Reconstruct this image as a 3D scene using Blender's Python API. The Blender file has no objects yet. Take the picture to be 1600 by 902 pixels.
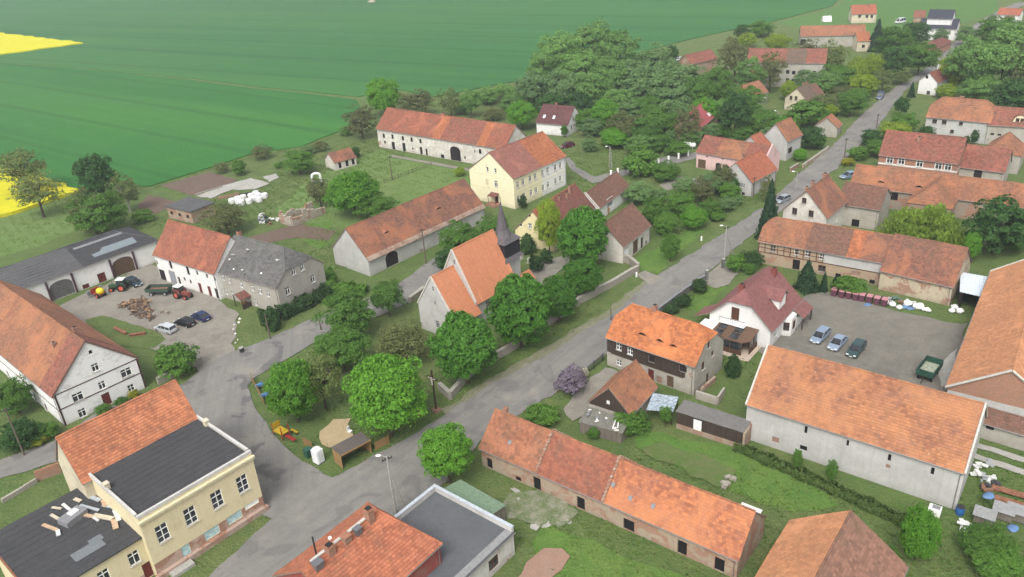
import bpy, bmesh, math, random
import numpy as np
from mathutils import Matrix, Vector
from mathutils.geometry import tessellate_polygon

scene = bpy.context.scene
COL = scene.collection
R = math.radians

# ------------------------------------------------------------------ camera
CAM_H, CAM_PITCH, CAM_ROLL = 66.0, R(26.5), R(-4.0)
cd = bpy.data.cameras.new('camera'); cam = bpy.data.objects.new('camera', cd); COL.objects.link(cam)
cd.sensor_width = 36.0; cd.lens = 28.125; cd.clip_start = 1.0; cd.clip_end = 6000.0
_s, _c, _sp, _cp = math.sin(CAM_ROLL), math.cos(CAM_ROLL), math.sin(CAM_PITCH), math.cos(CAM_PITCH)
_x = Vector((_c, _s*_sp, _s*_cp)); _y = Vector((-_s, _c*_sp, _c*_cp)); _z = Vector((0, -_cp, _sp))
M = Matrix.Identity(4)
for i in range(3):
    M[i][0], M[i][1], M[i][2] = _x[i], _y[i], _z[i]
M[2][3] = CAM_H
cam.matrix_world = M
scene.camera = cam

# ------------------------------------------------------------------ light: bright overcast
SUN_EL, SUN_AZ = 52.0, 250.0          # azimuth the light comes from, degrees ccw from +x
world = bpy.data.worlds.new('World'); scene.world = world; world.use_nodes = True
wn = world.node_tree.nodes; wl = world.node_tree.links
bg = wn['Background']
sky = wn.new('ShaderNodeTexSky'); sky.sky_type = 'NISHITA'; sky.sun_disc = False
sky.sun_elevation = R(SUN_EL); sky.sun_rotation = R(90.0-SUN_AZ); sky.air_density = 1.0; sky.dust_density = 4.0; sky.ozone_density = 1.0
hs = wn.new('ShaderNodeHueSaturation'); hs.inputs['Saturation'].default_value = 0.22   # cloud cover: greyer sky
wl.new(sky.outputs[0], hs.inputs['Color']); wl.new(hs.outputs[0], bg.inputs['Color'])
bg.inputs['Strength'].default_value = 0.15
sd = bpy.data.lights.new('sun', 'SUN'); sun = bpy.data.objects.new('sun', sd); COL.objects.link(sun)
sd.energy = 1.05; sd.angle = R(25.0); sd.color = (1.0, 0.96, 0.89)
_d = Vector((math.cos(R(SUN_AZ))*math.cos(R(SUN_EL)), math.sin(R(SUN_AZ))*math.cos(R(SUN_EL)), math.sin(R(SUN_EL))))
sun.rotation_euler = _d.to_track_quat('Z', 'Y').to_euler()
vs = scene.view_settings
vs.view_transform = 'Standard'; vs.look = 'None'; vs.exposure = 0.88; vs.gamma = 1.0; vs.use_curve_mapping = False
scene.cycles.max_bounces = 6; scene.cycles.diffuse_bounces = 3; scene.cycles.glossy_bounces = 2
scene.cycles.transmission_bounces = 2; scene.cycles.volume_bounces = 0; scene.cycles.transparent_max_bounces = 4

# ------------------------------------------------------------------ node helpers
class NB:
    def __init__(self, name):
        self.m = bpy.data.materials.new(name); self.m.use_nodes = True
        self.t = self.m.node_tree; self.n = self.t.nodes; self.l = self.t.links
        self.b = self.n['Principled BSDF']; self.b.inputs['Roughness'].default_value = 0.85
        self.b.inputs['Specular IOR Level'].default_value = 0.25
    def node(self, typ, **kw):
        x = self.n.new(typ)
        for k, v in kw.items():
            if k in x.inputs: x.inputs[k].default_value = v
            else: setattr(x, k, v)
        return x
    def coord(self, which='Object', scale=None):
        tc = self.n.new('ShaderNodeTexCoord'); out = tc.outputs[which]
        if which == 'World':
            out = self.n.new('ShaderNodeNewGeometry').outputs['Position']
        if scale:
            mp = self.n.new('ShaderNodeMapping'); mp.inputs['Scale'].default_value = scale
            self.l.new(out, mp.inputs[0]); out = mp.outputs[0]
        return out
    def wpos(self): return self.n.new('ShaderNodeNewGeometry').outputs['Position']
    def noise(self, vec, scale, detail=4, rough=0.6, lo=0.35, hi=0.65, dist=0.0):
        x = self.node('ShaderNodeTexNoise', Scale=scale, Detail=detail, Roughness=rough, Distortion=dist)
        self.l.new(vec, x.inputs['Vector'])
        return self.ramp(x.outputs['Fac'], lo, hi)
    def ramp(self, fac, lo, hi):
        x = self.n.new('ShaderNodeMapRange'); x.inputs[1].default_value = lo; x.inputs[2].default_value = hi
        self.l.new(fac, x.inputs[0]); return x.outputs[0]
    def mix(self, fac, a, b, mode='MIX'):
        x = self.n.new('ShaderNodeMix'); x.data_type = 'RGBA'; x.blend_type = mode
        self._in(fac, x.inputs[0]); self._in(a, x.inputs[6]); self._in(b, x.inputs[7]); return x.outputs[2]
    def math(self, op, a, b=0.0):
        x = self.n.new('ShaderNodeMath'); x.operation = op; self._in(a, x.inputs[0]); self._in(b, x.inputs[1]); return x.outputs[0]
    def _in(self, v, sock):
        if isinstance(v, bpy.types.NodeSocket): self.l.new(v, sock)
        elif isinstance(v, (tuple, list)): sock.default_value = (*v[:3], 1.0)
        else: sock.default_value = v
    def color(self, c): self._in(c, self.b.inputs['Base Color']); return self
    def bump(self, h, strength=0.4, dist=0.05):
        x = self.node('ShaderNodeBump', Strength=strength, Distance=dist); self.l.new(h, x.inputs['Height'])
        self.l.new(x.outputs[0], self.b.inputs['Normal'])
    def set(self, **kw):
        for k, v in kw.items(): self.b.inputs[k].default_value = v
        return self

MAT = {}
def mat(name, fn=None):
    if name not in MAT: MAT[name] = fn(name).m
    return MAT[name]
def plain(name, c, rough=0.7, metal=0.0, var=0.12):
    def f(n):
        b = NB(n); v = b.noise(b.coord('Object'), 3.0, 3)
        b.color(b.mix(v, tuple(x*(1-var) for x in c), tuple(min(1, x*(1+var)) for x in c))); b.set(Roughness=rough, Metallic=metal); return b
    return mat(name, f)

def tile_mat(name, a, b_, moss=(0.11, 0.085, 0.06), fresh=None, mossy=0.45, freshness=0.25, w=0.40, h=0.36, scale=0.16, contrast=1.0, pale=0.15):
    """clay tiles: a/b_ colours of single tiles, moss and soot patches, fresher tiles laid in patches"""
    def tone(c, g):
        y = 0.3*c[0]+0.55*c[1]+0.15*c[2]; c = tuple((x*0.89+y*0.11)*g for x in c); return (c[0]*0.94, c[1]*0.97, c[2]*0.88) if c[1] > 1.5*c[2] else c
    a, b_ = tone(a, 0.92), tone(b_, 0.70); fresh = tone(fresh, 0.85) if fresh else None
    def f(n):
        k = NB(n); uv = k.coord('UV'); wp = k.wpos()
        br = k.node('ShaderNodeTexBrick', Scale=1.0); br.offset = 0.5
        br.inputs['Brick Width'].default_value = w; br.inputs['Row Height'].default_value = h
        br.inputs['Mortar Size'].default_value = 0.012; br.inputs['Mortar Smooth'].default_value = 0.3
        br.inputs['Color1'].default_value = (0, 0, 0, 1); br.inputs['Color2'].default_value = (1, 1, 1, 1); br.inputs['Mortar'].default_value = (0.5, 0.5, 0.5, 1)
        k.l.new(uv, br.inputs['Vector'])
        rnd = k.n.new('ShaderNodeSeparateColor'); k.l.new(br.outputs['Color'], rnd.inputs[0]); r = rnd.outputs[0]
        c = k.mix(r, a, b_)
        fr = fresh or tuple(min(1, x*1.25) for x in a)
        big = k.noise(wp, scale*1.3, 5, 0.65, 0.62-freshness*0.5, 0.70-freshness*0.3, 0.6)
        c = k.mix(k.math('MULTIPLY', big, 0.75), c, fr)
        mo = k.noise(wp, scale*2.1, 6, 0.7, 0.62-mossy*0.45, 0.92-mossy*0.2, 0.4)
        sp = k.noise(wp, 2.2, 3, 0.6, 0.42, 0.62)
        c = k.mix(k.math('MULTIPLY', k.math('MULTIPLY', mo, sp), 0.9*contrast), c, moss)
        c = k.mix(k.math('MULTIPLY', mo, 0.35*contrast), c, moss)
        lt = k.noise(wp, 3.1, 3, 0.7, 0.63, 0.72)
        c = k.mix(k.math('MULTIPLY', lt, pale*1.5), c, (0.52, 0.38, 0.26))
        streak = k.noise(k.coord('UV', (1.6, 0.12, 1)), 1.0, 3, 0.6, 0.4, 0.8)
        c = k.mix(k.math('MULTIPLY', streak, 0.22), c, moss)
        k.l.new(br.outputs['Fac'], k.n.new('ShaderNodeMath').inputs[0])
        c = k.mix(k.math('MULTIPLY', br.outputs['Fac'], 0.4), c, (0.07, 0.04, 0.03))
        k.color(c); k.bump(k.math('SUBTRACT', k.math('MULTIPLY', r, 0.6), br.outputs['Fac']), 0.5, 0.03)
        k.set(Roughness=0.8); return k
    return mat(name, f)

def plaster_mat(name, c, stain=(0.22, 0.19, 0.16), amount=0.4, brick=0.0, foot=1.0, scale=0.5, peel=None):
    """old lime plaster: blotches, dirt splashed up at the foot, optional bared brick"""
    def f(n):
        k = NB(n); o = k.coord('Object'); wp = k.wpos()
        n1 = k.noise(wp, scale, 6, 0.65, 0.60-amount*0.35, 0.85-amount*0.15, 0.3)
        col = k.mix(k.math('MULTIPLY', n1, 0.6), c, stain)
        n2 = k.noise(wp, scale*6, 4, 0.6, 0.45, 0.75)
        col = k.mix(k.math('MULTIPLY', n2, 0.25*amount+0.06), col, stain)
        st = k.noise(k.coord('Object', (2.4, 2.4, 0.18)), 1.0, 4, 0.6, 0.45, 0.8)
        col = k.mix(k.math('MULTIPLY', st, 0.4*amount+0.05), col, stain)
        if peel: 
            pn = k.noise(wp, scale*1.9, 5, 0.6, 0.50, 0.56, 0.5); col = k.mix(k.math('MULTIPLY', pn, 0.8), col, peel)
        if brick > 0:
            uv = k.coord('UV')
            br = k.node('ShaderNodeTexBrick', Scale=1.0)
            br.inputs['Brick Width'].default_value = 0.27; br.inputs['Row Height'].default_value = 0.09; br.inputs['Mortar Size'].default_value = 0.012
            br.inputs['Color1'].default_value = (0.33, 0.12, 0.06, 1); br.inputs['Color2'].default_value = (0.20, 0.085, 0.05, 1); br.inputs['Mortar'].default_value = (0.36, 0.30, 0.24, 1)
            k.l.new(uv, br.inputs['Vector'])
            bm = k.noise(wp, 0.42, 6, 0.7, 0.66-brick*0.5, 0.70-brick*0.45, 0.6)
            col = k.mix(k.math('MULTIPLY', bm, 0.9), col, br.outputs['Color'])
        sz = k.n.new('ShaderNodeSeparateXYZ'); k.l.new(o, sz.inputs[0])
        ft = k.math('SUBTRACT', 1.0, k.ramp(k.math('ADD', sz.outputs[2], k.math('MULTIPLY', n2, 0.5)), 0.1, 0.4+0.7*foot))
        col = k.mix(k.math('MULTIPLY', ft, 0.35), col, stain)
        k.color(col); k.bump(n2, 0.25, 0.03); k.set(Roughness=0.92); return k
    return mat(name, f)

def ground_mat(name, cols, scales=(0.05, 0.5, 4.0), bump=0.5, rough=0.95, w=(0.7, 0.6, 0.5), bd=0.08):
    """cols = base, large blotch, medium blotch, fine speckle"""
    def f(n):
        k = NB(n); wp = k.wpos()
        a = k.noise(wp, scales[0], 5, 0.6, 0.38, 0.66, 0.4); b = k.noise(wp, scales[1], 5, 0.65, 0.40, 0.68, 0.4); c = k.noise(wp, scales[2], 4, 0.7, 0.40, 0.66)
        col = k.mix(k.math('MULTIPLY', a, w[0]), cols[0], cols[1]); col = k.mix(k.math('MULTIPLY', b, w[1]), col, cols[2]); col = k.mix(k.math('MULTIPLY', c, w[2]), col, cols[3])
        k.color(col); k.bump(k.math('ADD', k.math('MULTIPLY', b, 0.5), c), bump, bd); k.set(Roughness=rough); return k
    return mat(name, f)

def leaf_mat(name, a, b_, trans=0.48, yellow=None):
    a, b_ = (a[0]*2.0, a[1]*1.85, a[2]*1.8), (b_[0]*1.8, b_[1]*1.58, b_[2]*1.65)
    def f(n):
        k = NB(n); g = k.n.new('ShaderNodeNewGeometry'); oi = k.n.new('ShaderNodeObjectInfo')
        c = k.mix(g.outputs['Random Per Island'], a, b_)
        c = k.mix(k.math('MULTIPLY', oi.outputs['Random'], 0.55), c, yellow or (b_[0]*1.25, b_[1]*1.3, b_[2]*1.1))
        bl = k.noise(k.coord('Object'), 2.2, 3, 0.6, 0.35, 0.7); c = k.mix(k.math('MULTIPLY', bl, 0.25), c, tuple(x*0.8 for x in a))
        k.color(c); k.set(Roughness=0.6); k.b.inputs['Specular IOR Level'].default_value = 0.2
        tr = k.n.new('ShaderNodeBsdfTranslucent'); k.l.new(c, tr.inputs['Color'])
        mx = k.n.new('ShaderNodeMixShader'); mx.inputs[0].default_value = trans
        out = k.n['Material Output']; k.l.new(k.b.outputs[0], mx.inputs[1]); k.l.new(tr.outputs[0], mx.inputs[2]); k.l.new(mx.outputs[0], out.inputs['Surface'])
        return k
    return mat(name, f)

def glass_mat():
    def f(n):
        k = NB(n); v = k.noise(k.coord('Object'), 1.3, 2); k.color(k.mix(v, (0.012, 0.014, 0.017), (0.05, 0.055, 0.06))); k.set(Roughness=0.12); k.b.inputs['Specular IOR Level'].default_value = 0.5; return k
    return mat('window_glass', f)

def wood_mat(name, a, b_, sc=(7.0, 7.0, 0.7)):
    def f(n):
        k = NB(n); v = k.noise(k.coord('Object', sc), 1.0, 4, 0.6, 0.3, 0.7); v2 = k.noise(k.wpos(), 1.1, 4)
        c = k.mix(v, a, b_); c = k.mix(k.math('MULTIPLY', v2, 0.3), c, tuple(x*0.6 for x in a)); k.color(c); k.bump(v, 0.3, 0.02); return k
    return mat(name, f)

# ------------------------------------------------------------------ mesh helpers
class MB:
    def __init__(self): self.v = []; self.f = []; self.uv = []; self.mi = []
    def poly(self, pts, mi=0, uvs=None):
        i = len(self.v); self.v += [tuple(p) for p in pts]; self.f.append(tuple(range(i, i+len(pts)))); self.mi.append(mi)
        self.uv.append(uvs or [(p[0]+p[1], p[2]) for p in pts])
    def box(self, c, s, rz=0.0, mi=0, taper=1.0, skip_bottom=False, rx=0.0):
        cx, cy, cz = c; hx, hy, hz = s[0]/2, s[1]/2, s[2]/2; P = []
        for dz, t in ((-hz, 1.0), (hz, taper)):
            for dx, dy in ((-hx, -hy), (hx, -hy), (hx, hy), (-hx, hy)):
                x, y, z = dx*t, dy*t, dz
                if rx: y, z = y*math.cos(rx)-z*math.sin(rx), y*math.sin(rx)+z*math.cos(rx)
                P.append((cx+x*math.cos(rz)-y*math.sin(rz), cy+x*math.sin(rz)+y*math.cos(rz), cz+z))
        F = [(4, 5, 6, 7), (0, 1, 5, 4), (1, 2, 6, 5), (2, 3, 7, 6), (3, 0, 4, 7)] + ([] if skip_bottom else [(3, 2, 1, 0)])
        i = len(self.v); self.v += P
        for q in F:
            self.f.append(tuple(i+k for k in q)); self.mi.append(mi); self.uv.append([(P[k][0]+P[k][1], P[k][2]) for k in q])
        return self
    def tube(self, a, b, r0, r1=None, n=8, mi=0, caps=True):
        r1 = r0 if r1 is None else r1; a = Vector(a); b = Vector(b); d = (b-a).normalized()
        x = d.orthogonal().normalized(); y = d.cross(x); i = len(self.v)
        for p, r in ((a, r0), (b, r1)):
            for k in range(n):
                t = 2*math.pi*k/n; self.v.append(tuple(p+x*(r*math.cos(t))+y*(r*math.sin(t))))
        for k in range(n):
            self.f.append((i+k, i+(k+1) % n, i+n+(k+1) % n, i+n+k)); self.mi.append(mi); self.uv.append([(0, 0)]*4)
        if caps:
            self.f.append(tuple(i+n-1-k for k in range(n))); self.mi.append(mi); self.uv.append([(0, 0)]*n)
            self.f.append(tuple(i+n+k for k in range(n))); self.mi.append(mi); self.uv.append([(0, 0)]*n)
        return self
    def blob(self, c, s, seed=0, sub=2, amp=0.2, mi=0, flat=None):
        bm = bmesh.new(); bmesh.ops.create_icosphere(bm, subdivisions=sub, radius=1.0); rnd = random.Random(seed)
        ph = [rnd.uniform(0, 6.28) for _ in range(6)]; i = len(self.v)
        for v in bm.verts:
            p = v.co; q = 1+amp*(math.sin(3*p.x+ph[0])*math.sin(3.3*p.y+ph[1])+0.6*math.sin(5*p.z+ph[2]+2*p.x)+0.4*math.sin(7*p.y+ph[3]))+rnd.uniform(-amp, amp)*0.4
            z = p.z*q
            if flat is not None: z = max(z, flat)
            self.v.append((c[0]+p.x*q*s[0], c[1]+p.y*q*s[1], c[2]+z*s[2]))
        for f in bm.faces:
            self.f.append(tuple(i+v.index for v in f.verts)); self.mi.append(mi); self.uv.append([(0, 0)]*len(f.verts))
        bm.free(); return self
    def mesh(self, name, mats, smooth=False):
        me = bpy.data.meshes.new(name); me.from_pydata(self.v, [], self.f)
        for m in (mats if isinstance(mats, (list, tuple)) else [mats]): me.materials.append(m)
        me.polygons.foreach_set('material_index', self.mi)
        ul = me.uv_layers.new(name='UVMap'); flat = [c for q in self.uv for t in q for c in t]; ul.data.foreach_set('uv', flat)
        if smooth: me.polygons.foreach_set('use_smooth', [True]*len(self.f))
        me.update(); return me
    def build(self, name, mats, parent=None, loc=(0, 0, 0), rz=0.0, smooth=False, bevel=0.0):
        o = put(name, self.mesh(name, mats, smooth), parent, loc, rz)
        if bevel:
            md = o.modifiers.new('bevel', 'BEVEL'); md.width = bevel; md.segments = 2; md.limit_method = 'ANGLE'; md.angle_limit = R(40)
        return o

def put(name, me, parent=None, loc=(0, 0, 0), rz=0.0, scale=(1, 1, 1)):
    o = bpy.data.objects.new(name, me); COL.objects.link(o); o.location = loc; o.rotation_euler = (0, 0, rz); o.scale = scale
    if parent is not None: o.parent = parent
    return o
def thing(name, label, cat, loc=(0, 0, 0), rz=0.0, group=None):
    o = bpy.data.objects.new(name, None); COL.objects.link(o); o.location = loc; o.rotation_euler = (0, 0, rz); o.empty_display_size = 0.5
    return tag(o, label, cat, group)
def tag(o, label=None, cat=None, group=None, kind=None):
    if label: o['label'] = label
    if cat: o['category'] = cat
    if group: o['group'] = group
    if kind: o['kind'] = kind
    return o
def copy_thing(src, loc, rz, label=None, group=None, scale=None):
    def cp(o, parent):
        c = o.copy(); COL.objects.link(c)
        if parent is not None: c.parent = parent
        for ch in [x for x in KIDS.get(o.name, [])]: cp(ch, c)
        return c
    KIDS = {}
    for o in COL.objects:
        if o.parent is not None: KIDS.setdefault(o.parent.name, []).append(o)
    r = cp(src, None); r.location = loc; r.rotation_euler = (0, 0, rz)
    if scale: r.scale = scale
    if label: r['label'] = label
    if group: r['group'] = group
    return r

# ------------------------------------------------------------------ building kit
def clip(poly, a, b, c):
    """keep a*x + b*y <= c"""
    out = []
    for i in range(len(poly)):
        p, q = poly[i], poly[(i+1) % len(poly)]; dp, dq = a*p[0]+b*p[1]-c, a*q[0]+b*q[1]-c
        if dp <= 1e-9: out.append(p)
        if (dp < -1e-9 and dq > 1e-9) or (dp > 1e-9 and dq < -1e-9):
            t = dp/(dp-dq); out.append((p[0]+(q[0]-p[0])*t, p[1]+(q[1]-p[1])*t))
    return out
def clip_convex(poly, region):
    for i in range(len(region)):
        p, q = region[i], region[(i+1) % len(region)]; nx, ny = q[1]-p[1], -(q[0]-p[0])
        poly = clip(poly, nx, ny, nx*p[0]+ny*p[1])
        if len(poly) < 3: return []
    return poly

def wall_face(mb, org, ux, nrm, region, holes, depth=0.16, bands=(), uo=0.0):
    """one wall as cells round its openings; region is a convex ccw polygon in (s, z). bands: (z0, z1, slot, s0, s1)"""
    org = Vector(org); ux = Vector(ux); nrm = Vector(nrm)
    P = lambda s, z, d=0.0: org+ux*s+Vector((0, 0, z))-nrm*d
    xs = sorted({round(v, 4) for v in [min(p[0] for p in region), max(p[0] for p in region)]+[h[0] for h in holes]+[h[1] for h in holes]+[b[3] for b in bands]+[b[4] for b in bands]})
    zs = sorted({round(v, 4) for v in [min(p[1] for p in region), max(p[1] for p in region)]+[h[2] for h in holes]+[h[3] for h in holes]+[b[0] for b in bands]+[b[1] for b in bands]})
    for i in range(len(xs)-1):
        for j in range(len(zs)-1):
            mx, mz = (xs[i]+xs[i+1])/2, (zs[j]+zs[j+1])/2
            if any(h[0] < mx < h[1] and h[2] < mz < h[3] for h in holes): continue
            c = clip_convex([(xs[i], zs[j]), (xs[i+1], zs[j]), (xs[i+1], zs[j+1]), (xs[i], zs[j+1])], region)
            if len(c) >= 3:
                mi = 0
                for b in bands:
                    if b[0] < mz < b[1] and b[3] < mx < b[4]: mi = b[2]
                mb.poly([P(*p) for p in c], mi, [(p[0]+uo, p[1]) for p in c])
    for s0, s1, z0, z1 in holes:
        for a, b in (((s0, z0), (s0, z1)), ((s0, z1), (s1, z1)), ((s1, z1), (s1, z0)), ((s1, z0), (s0, z0))):
            mb.poly([P(*a), P(*b), P(*b, depth), P(*a, depth)])

_wcache = {}
def window_meshes(w, h, style):
    """local: x along wall, -y outward, z up, origin at the opening's middle on the wall plane"""
    key = (round(w, 2), round(h, 2), style)
    if key in _wcache: return _wcache[key]
    fr = MB(); t = 0.07; d = 0.11
    def bar(cx, cz, sx, sz, y=d, sy=0.06): fr.box((cx, y, cz), (sx, sy, sz))
    bar(0, h/2-t/2, w, t); bar(0, -h/2+t/2, w, t); bar(-w/2+t/2, 0, t, h-2*t); bar(w/2-t/2, 0, t, h-2*t)
    if w > 0.7: bar(0, 0, 0.09, h-2*t, d-0.004)
    if h > 1.2: bar(0, h*0.2, w-2*t, 0.08, d-0.008)
    elif h > 0.8: bar(0, 0.05, w-2*t, 0.06, d-0.008)
    if style.startswith('white') and style.endswith('sur'):
        q = 0.10
        for cx, cz, sx, sz in ((0, h/2+q/2, w+2*q, q), (0, -h/2-q/2, w+2*q, q), (-w/2-q/2, 0, q, h), (w/2+q/2, 0, q, h)): bar(cx, cz, sx, sz, -0.012, 0.03)
    gl = MB(); gl.poly([(-w/2, d+0.03, -h/2), (w/2, d+0.03, -h/2), (w/2, d+0.03, h/2), (-w/2, d+0.03, h/2)])
    si = MB(); si.box((0, -0.02, -h/2-0.03), (w+0.16, 0.24, 0.06))
    fm = {'white': plain('white_paint', (0.78, 0.78, 0.75), 0.5), 'brown': plain('brown_paint', (0.10, 0.05, 0.03), 0.6), 'grey': plain('grey_paint', (0.35, 0.35, 0.34), 0.6)}[style.replace('sur', '')]
    _wcache[key] = (fr.mesh('window', fm), gl.mesh('pane', glass_mat()), si.mesh('sill', plain('sill_stone', (0.42, 0.40, 0.36), 0.8)))
    return _wcache[key]

FACES = {'F': 0, 'R': 90, 'B': 180, 'L': 270}
DOORS = {}
def door_material(n):
    return {'brown': wood_mat('brown_door_wood', (0.12, 0.05, 0.03), (0.06, 0.03, 0.02)), 'dark': wood_mat('dark_door_wood', (0.030, 0.024, 0.022), (0.015, 0.013, 0.013)),
            'grey': wood_mat('grey_door_wood', (0.16, 0.155, 0.15), (0.10, 0.095, 0.09)), 'white': plain('white_door_paint', (0.74, 0.75, 0.74)), 'red': wood_mat('oxide_red_door', (0.16, 0.035, 0.025), (0.09, 0.02, 0.018)),
            'steel': plain('grey_steel_door', (0.25, 0.26, 0.28), 0.5), 'hole': plain('painted_interior_dark', (0.010, 0.009, 0.009), 0.95), 'plank': wood_mat('weathered_plank', (0.14, 0.09, 0.055), (0.08, 0.05, 0.03)), 'bricked': plaster_mat('bricked_up', (0.32, 0.2, 0.14), brick=0.8), 'blue': plain('pale_blue_shutter', (0.36, 0.49, 0.50), 0.7, 0, 0.2)}[n]

def add_feature(root, kind, org, ux, rz, s, z, w, h, style):
    """window / door / opening unit set into the hole cut for it"""
    p = Vector(org)+Vector(ux)*s; loc = (p.x, p.y, z)
    if kind == 'w':
        a, b, c = window_meshes(w, h, style)
        o = put('window', a, root, loc, rz); put('pane', b, o)
        if h > 0.75: put('sill', c, o)
        return
    mb = MB(); d = 0.13 if style != 'hole' else 0.15; top = h/2
    if kind == 'd':
        n = max(2, int(round(w/0.28)))
        if style == 'hole': mb.poly([(-w/2, d, -h/2), (w/2, d, -h/2), (w/2, d, h/2), (-w/2, d, h/2)])  # near-black panel: the unlit room behind is painted, not built
        else:
            for k in range(n): mb.box((-w/2+(k+0.5)*w/n, d, 0), (w/n-0.015, 0.05, h), 0)
            mb.box((0, d+0.01, 0), (w, 0.03, h))
        o = mb.build('door' if style not in ('hole',) else 'opening', door_material(style), root, loc, rz)
        if style not in ('hole', 'bricked') and h > 1.5:
            MB().box((w*0.36, d-0.06, -0.05), (0.12, 0.06, 0.05)).build('handle', plain('dark_iron', (0.03, 0.03, 0.03), 0.5), o)
    elif kind == 'g' or kind == 'b':                    # arched: spandrels close the corners of the cut opening
        rise = min(0.55*w/2, h*0.3); N = 10; arc = []
        for k in range(N+1):
            x = -w/2+w*k/N; arc.append((x, h/2-rise+rise*math.sqrt(max(0, 1-(2*x/w)**2))))
        sp = MB()
        for k in range(N):
            (x0, z0), (x1, z1) = arc[k], arc[k+1]
            sp.poly([(x0, 0.012, z0), (x1, 0.012, z1), (x1, 0.012, h/2), (x0, 0.012, h/2)]); sp.poly([(x0, 0.012, z0), (x1, 0.012, z1), (x1, 0.15, z1), (x0, 0.15, z0)])
        if kind == 'g':
            n = max(4, int(round(w/0.3)))
            for k in range(n): mb.box((-w/2+(k+0.5)*w/n, d, 0), (w/n-0.02, 0.05, h))
            mb.box((0, d+0.01, 0), (w, 0.03, h)); mb.box((0, d-0.03, 0), (0.10, 0.05, h)); mb.box((0, d-0.03, -h*0.3), (w*0.98, 0.04, 0.14))
            o = mb.build('gate', door_material(style), root, loc, rz)
            MB().box((0.25, d-0.075, -0.1), (0.08, 0.05, 0.25)).build('handle', plain('dark_iron', (0.03, 0.03, 0.03), 0.5), o)
        else:
            mb.poly([(-w/2, d, -h/2), (w/2, d, -h/2), (w/2, d, h/2), (-w/2, d, h/2)]); o = mb.build('blind_arch', root['_wall'] if isinstance(root.get('_wall'), bpy.types.Material) else WALLM[root.name], root, loc, rz)
        sp.build('arch_spandrel', WALLM[root.name], root, loc, rz)
WALLM = {}

def sag(a, b, seed, amp):
    return amp*(math.sin(a*0.31+seed)*math.sin(b*0.55+seed*1.7)+0.5*math.sin(a*0.83+seed*2.1)*math.cos(b*0.7))

def roof_plane(mb, org, ua, ub, region, course=0.36, step=0.04, seg=1.0, seed=0, amp=0.03, thick=0.12, uo=0.0, mi=0, mi_edge=1, flat=False, sheet=False):
    """a tiled slope built course by course; region convex ccw polygon in (along, up-slope)"""
    org = Vector(org); ua = Vector(ua).normalized(); ub = Vector(ub).normalized(); nn = ua.cross(ub).normalized()
    if nn.z < 0: nn = -nn
    rnd = random.Random(seed*13+7)
    b0 = min(p[1] for p in region); b1 = max(p[1] for p in region); n = max(1, int(round((b1-b0)/course)))
    if flat: n = 1
    def rng(b):
        b = min(max(b, b0+1e-5), b1-1e-5); xs = []
        for i in range(len(region)):
            p, q = region[i], region[(i+1) % len(region)]
            if (p[1]-b)*(q[1]-b) <= 0 and abs(p[1]-q[1]) > 1e-9: xs.append(p[0]+(q[0]-p[0])*(b-p[1])/(q[1]-p[1]))
        return (min(xs), max(xs)) if xs else (0, 0)
    P = lambda a, b, h: org+ua*a+ub*b+nn*h
    prev = None
    for j in range(n):
        y0 = b0+(b1-b0)*j/n; y1 = b0+(b1-b0)*(j+1)/n; l0, r0 = rng(y0); l1, r1 = rng(y1)
        m = max(1, int(round(max(r0-l0, r1-l1)/seg)))
        jit = [rnd.uniform(-0.006, 0.012) for _ in range(m+1)]
        lo = []; hi = []; rs = []
        for k in range(m+1):
            t = k/m; a0 = l0+(r0-l0)*t; a1 = l1+(r1-l1)*t
            h0 = sag(a0+uo, y0, seed, amp); h1 = sag(a1+uo, y1, seed, amp); st = step if not flat else 0
            lo.append((a0, y0, h0+st+jit[k]*(0 if flat else 1))); hi.append((a1, y1, h1)); rs.append((a0, y0, h0-0.01))
        for k in range(m):
            q = [lo[k], lo[k+1], hi[k+1], hi[k]]
            mb.poly([P(*x) for x in q], mi, [(x[0]+uo, x[1]) for x in q])
            if not flat:
                q = [rs[k], rs[k+1], lo[k+1], lo[k]]; mb.poly([P(*x) for x in q], mi, [(x[0]+uo, x[1]) for x in q])
    # underside and edges
    th = -thick
    mb.poly([P(p[0], p[1], th) for p in reversed(region)], mi_edge)
    for i in range(len(region)):
        p, q = region[i], region[(i+1) % len(region)]
        hp = sag(p[0]+uo, p[1], seed, amp)+0.02; hq = sag(q[0]+uo, q[1], seed, amp)+0.02
        mb.poly([P(p[0], p[1], th), P(q[0], q[1], th), P(q[0], q[1], hq), P(p[0], p[1], hp)], mi_edge)

def ridge_tiles(mb, a, b, r=0.13, seed=0, step=0.42, mi=0):
    a = Vector(a); b = Vector(b); n = max(1, int((b-a).length/step)); rnd = random.Random(seed); d = (b-a).normalized()
    side = Vector((-d.y, d.x, 0)).normalized()
    for k in range(n):
        p = a+(b-a)*(k/n); q = a+(b-a)*((k+0.97)/n); h = rnd.uniform(-0.014, 0.014)+0.035*math.sin(k*0.13+seed)+0.02*math.sin(k*0.37+seed*2)
        ring = [(-1.0, -0.5), (-0.75, 0.35), (0, 0.85), (0.75, 0.35), (1.0, -0.5)]
        for i in range(4):
            (x0, z0), (x1, z1) = ring[i], ring[i+1]
            mb.poly([p+side*x0*r+Vector((0, 0, z0*r+h)), p+side*x1*r+Vector((0, 0, z1*r+h)), q+side*x1*r*0.92+Vector((0, 0, z1*r*0.92+h)), q+side*x0*r*0.92+Vector((0, 0, z0*r*0.92+h))], mi, [(k*0.4, 0), (k*0.4, 0.2), (k*0.4+0.3, 0.2), (k*0.4+0.3, 0)])

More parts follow.
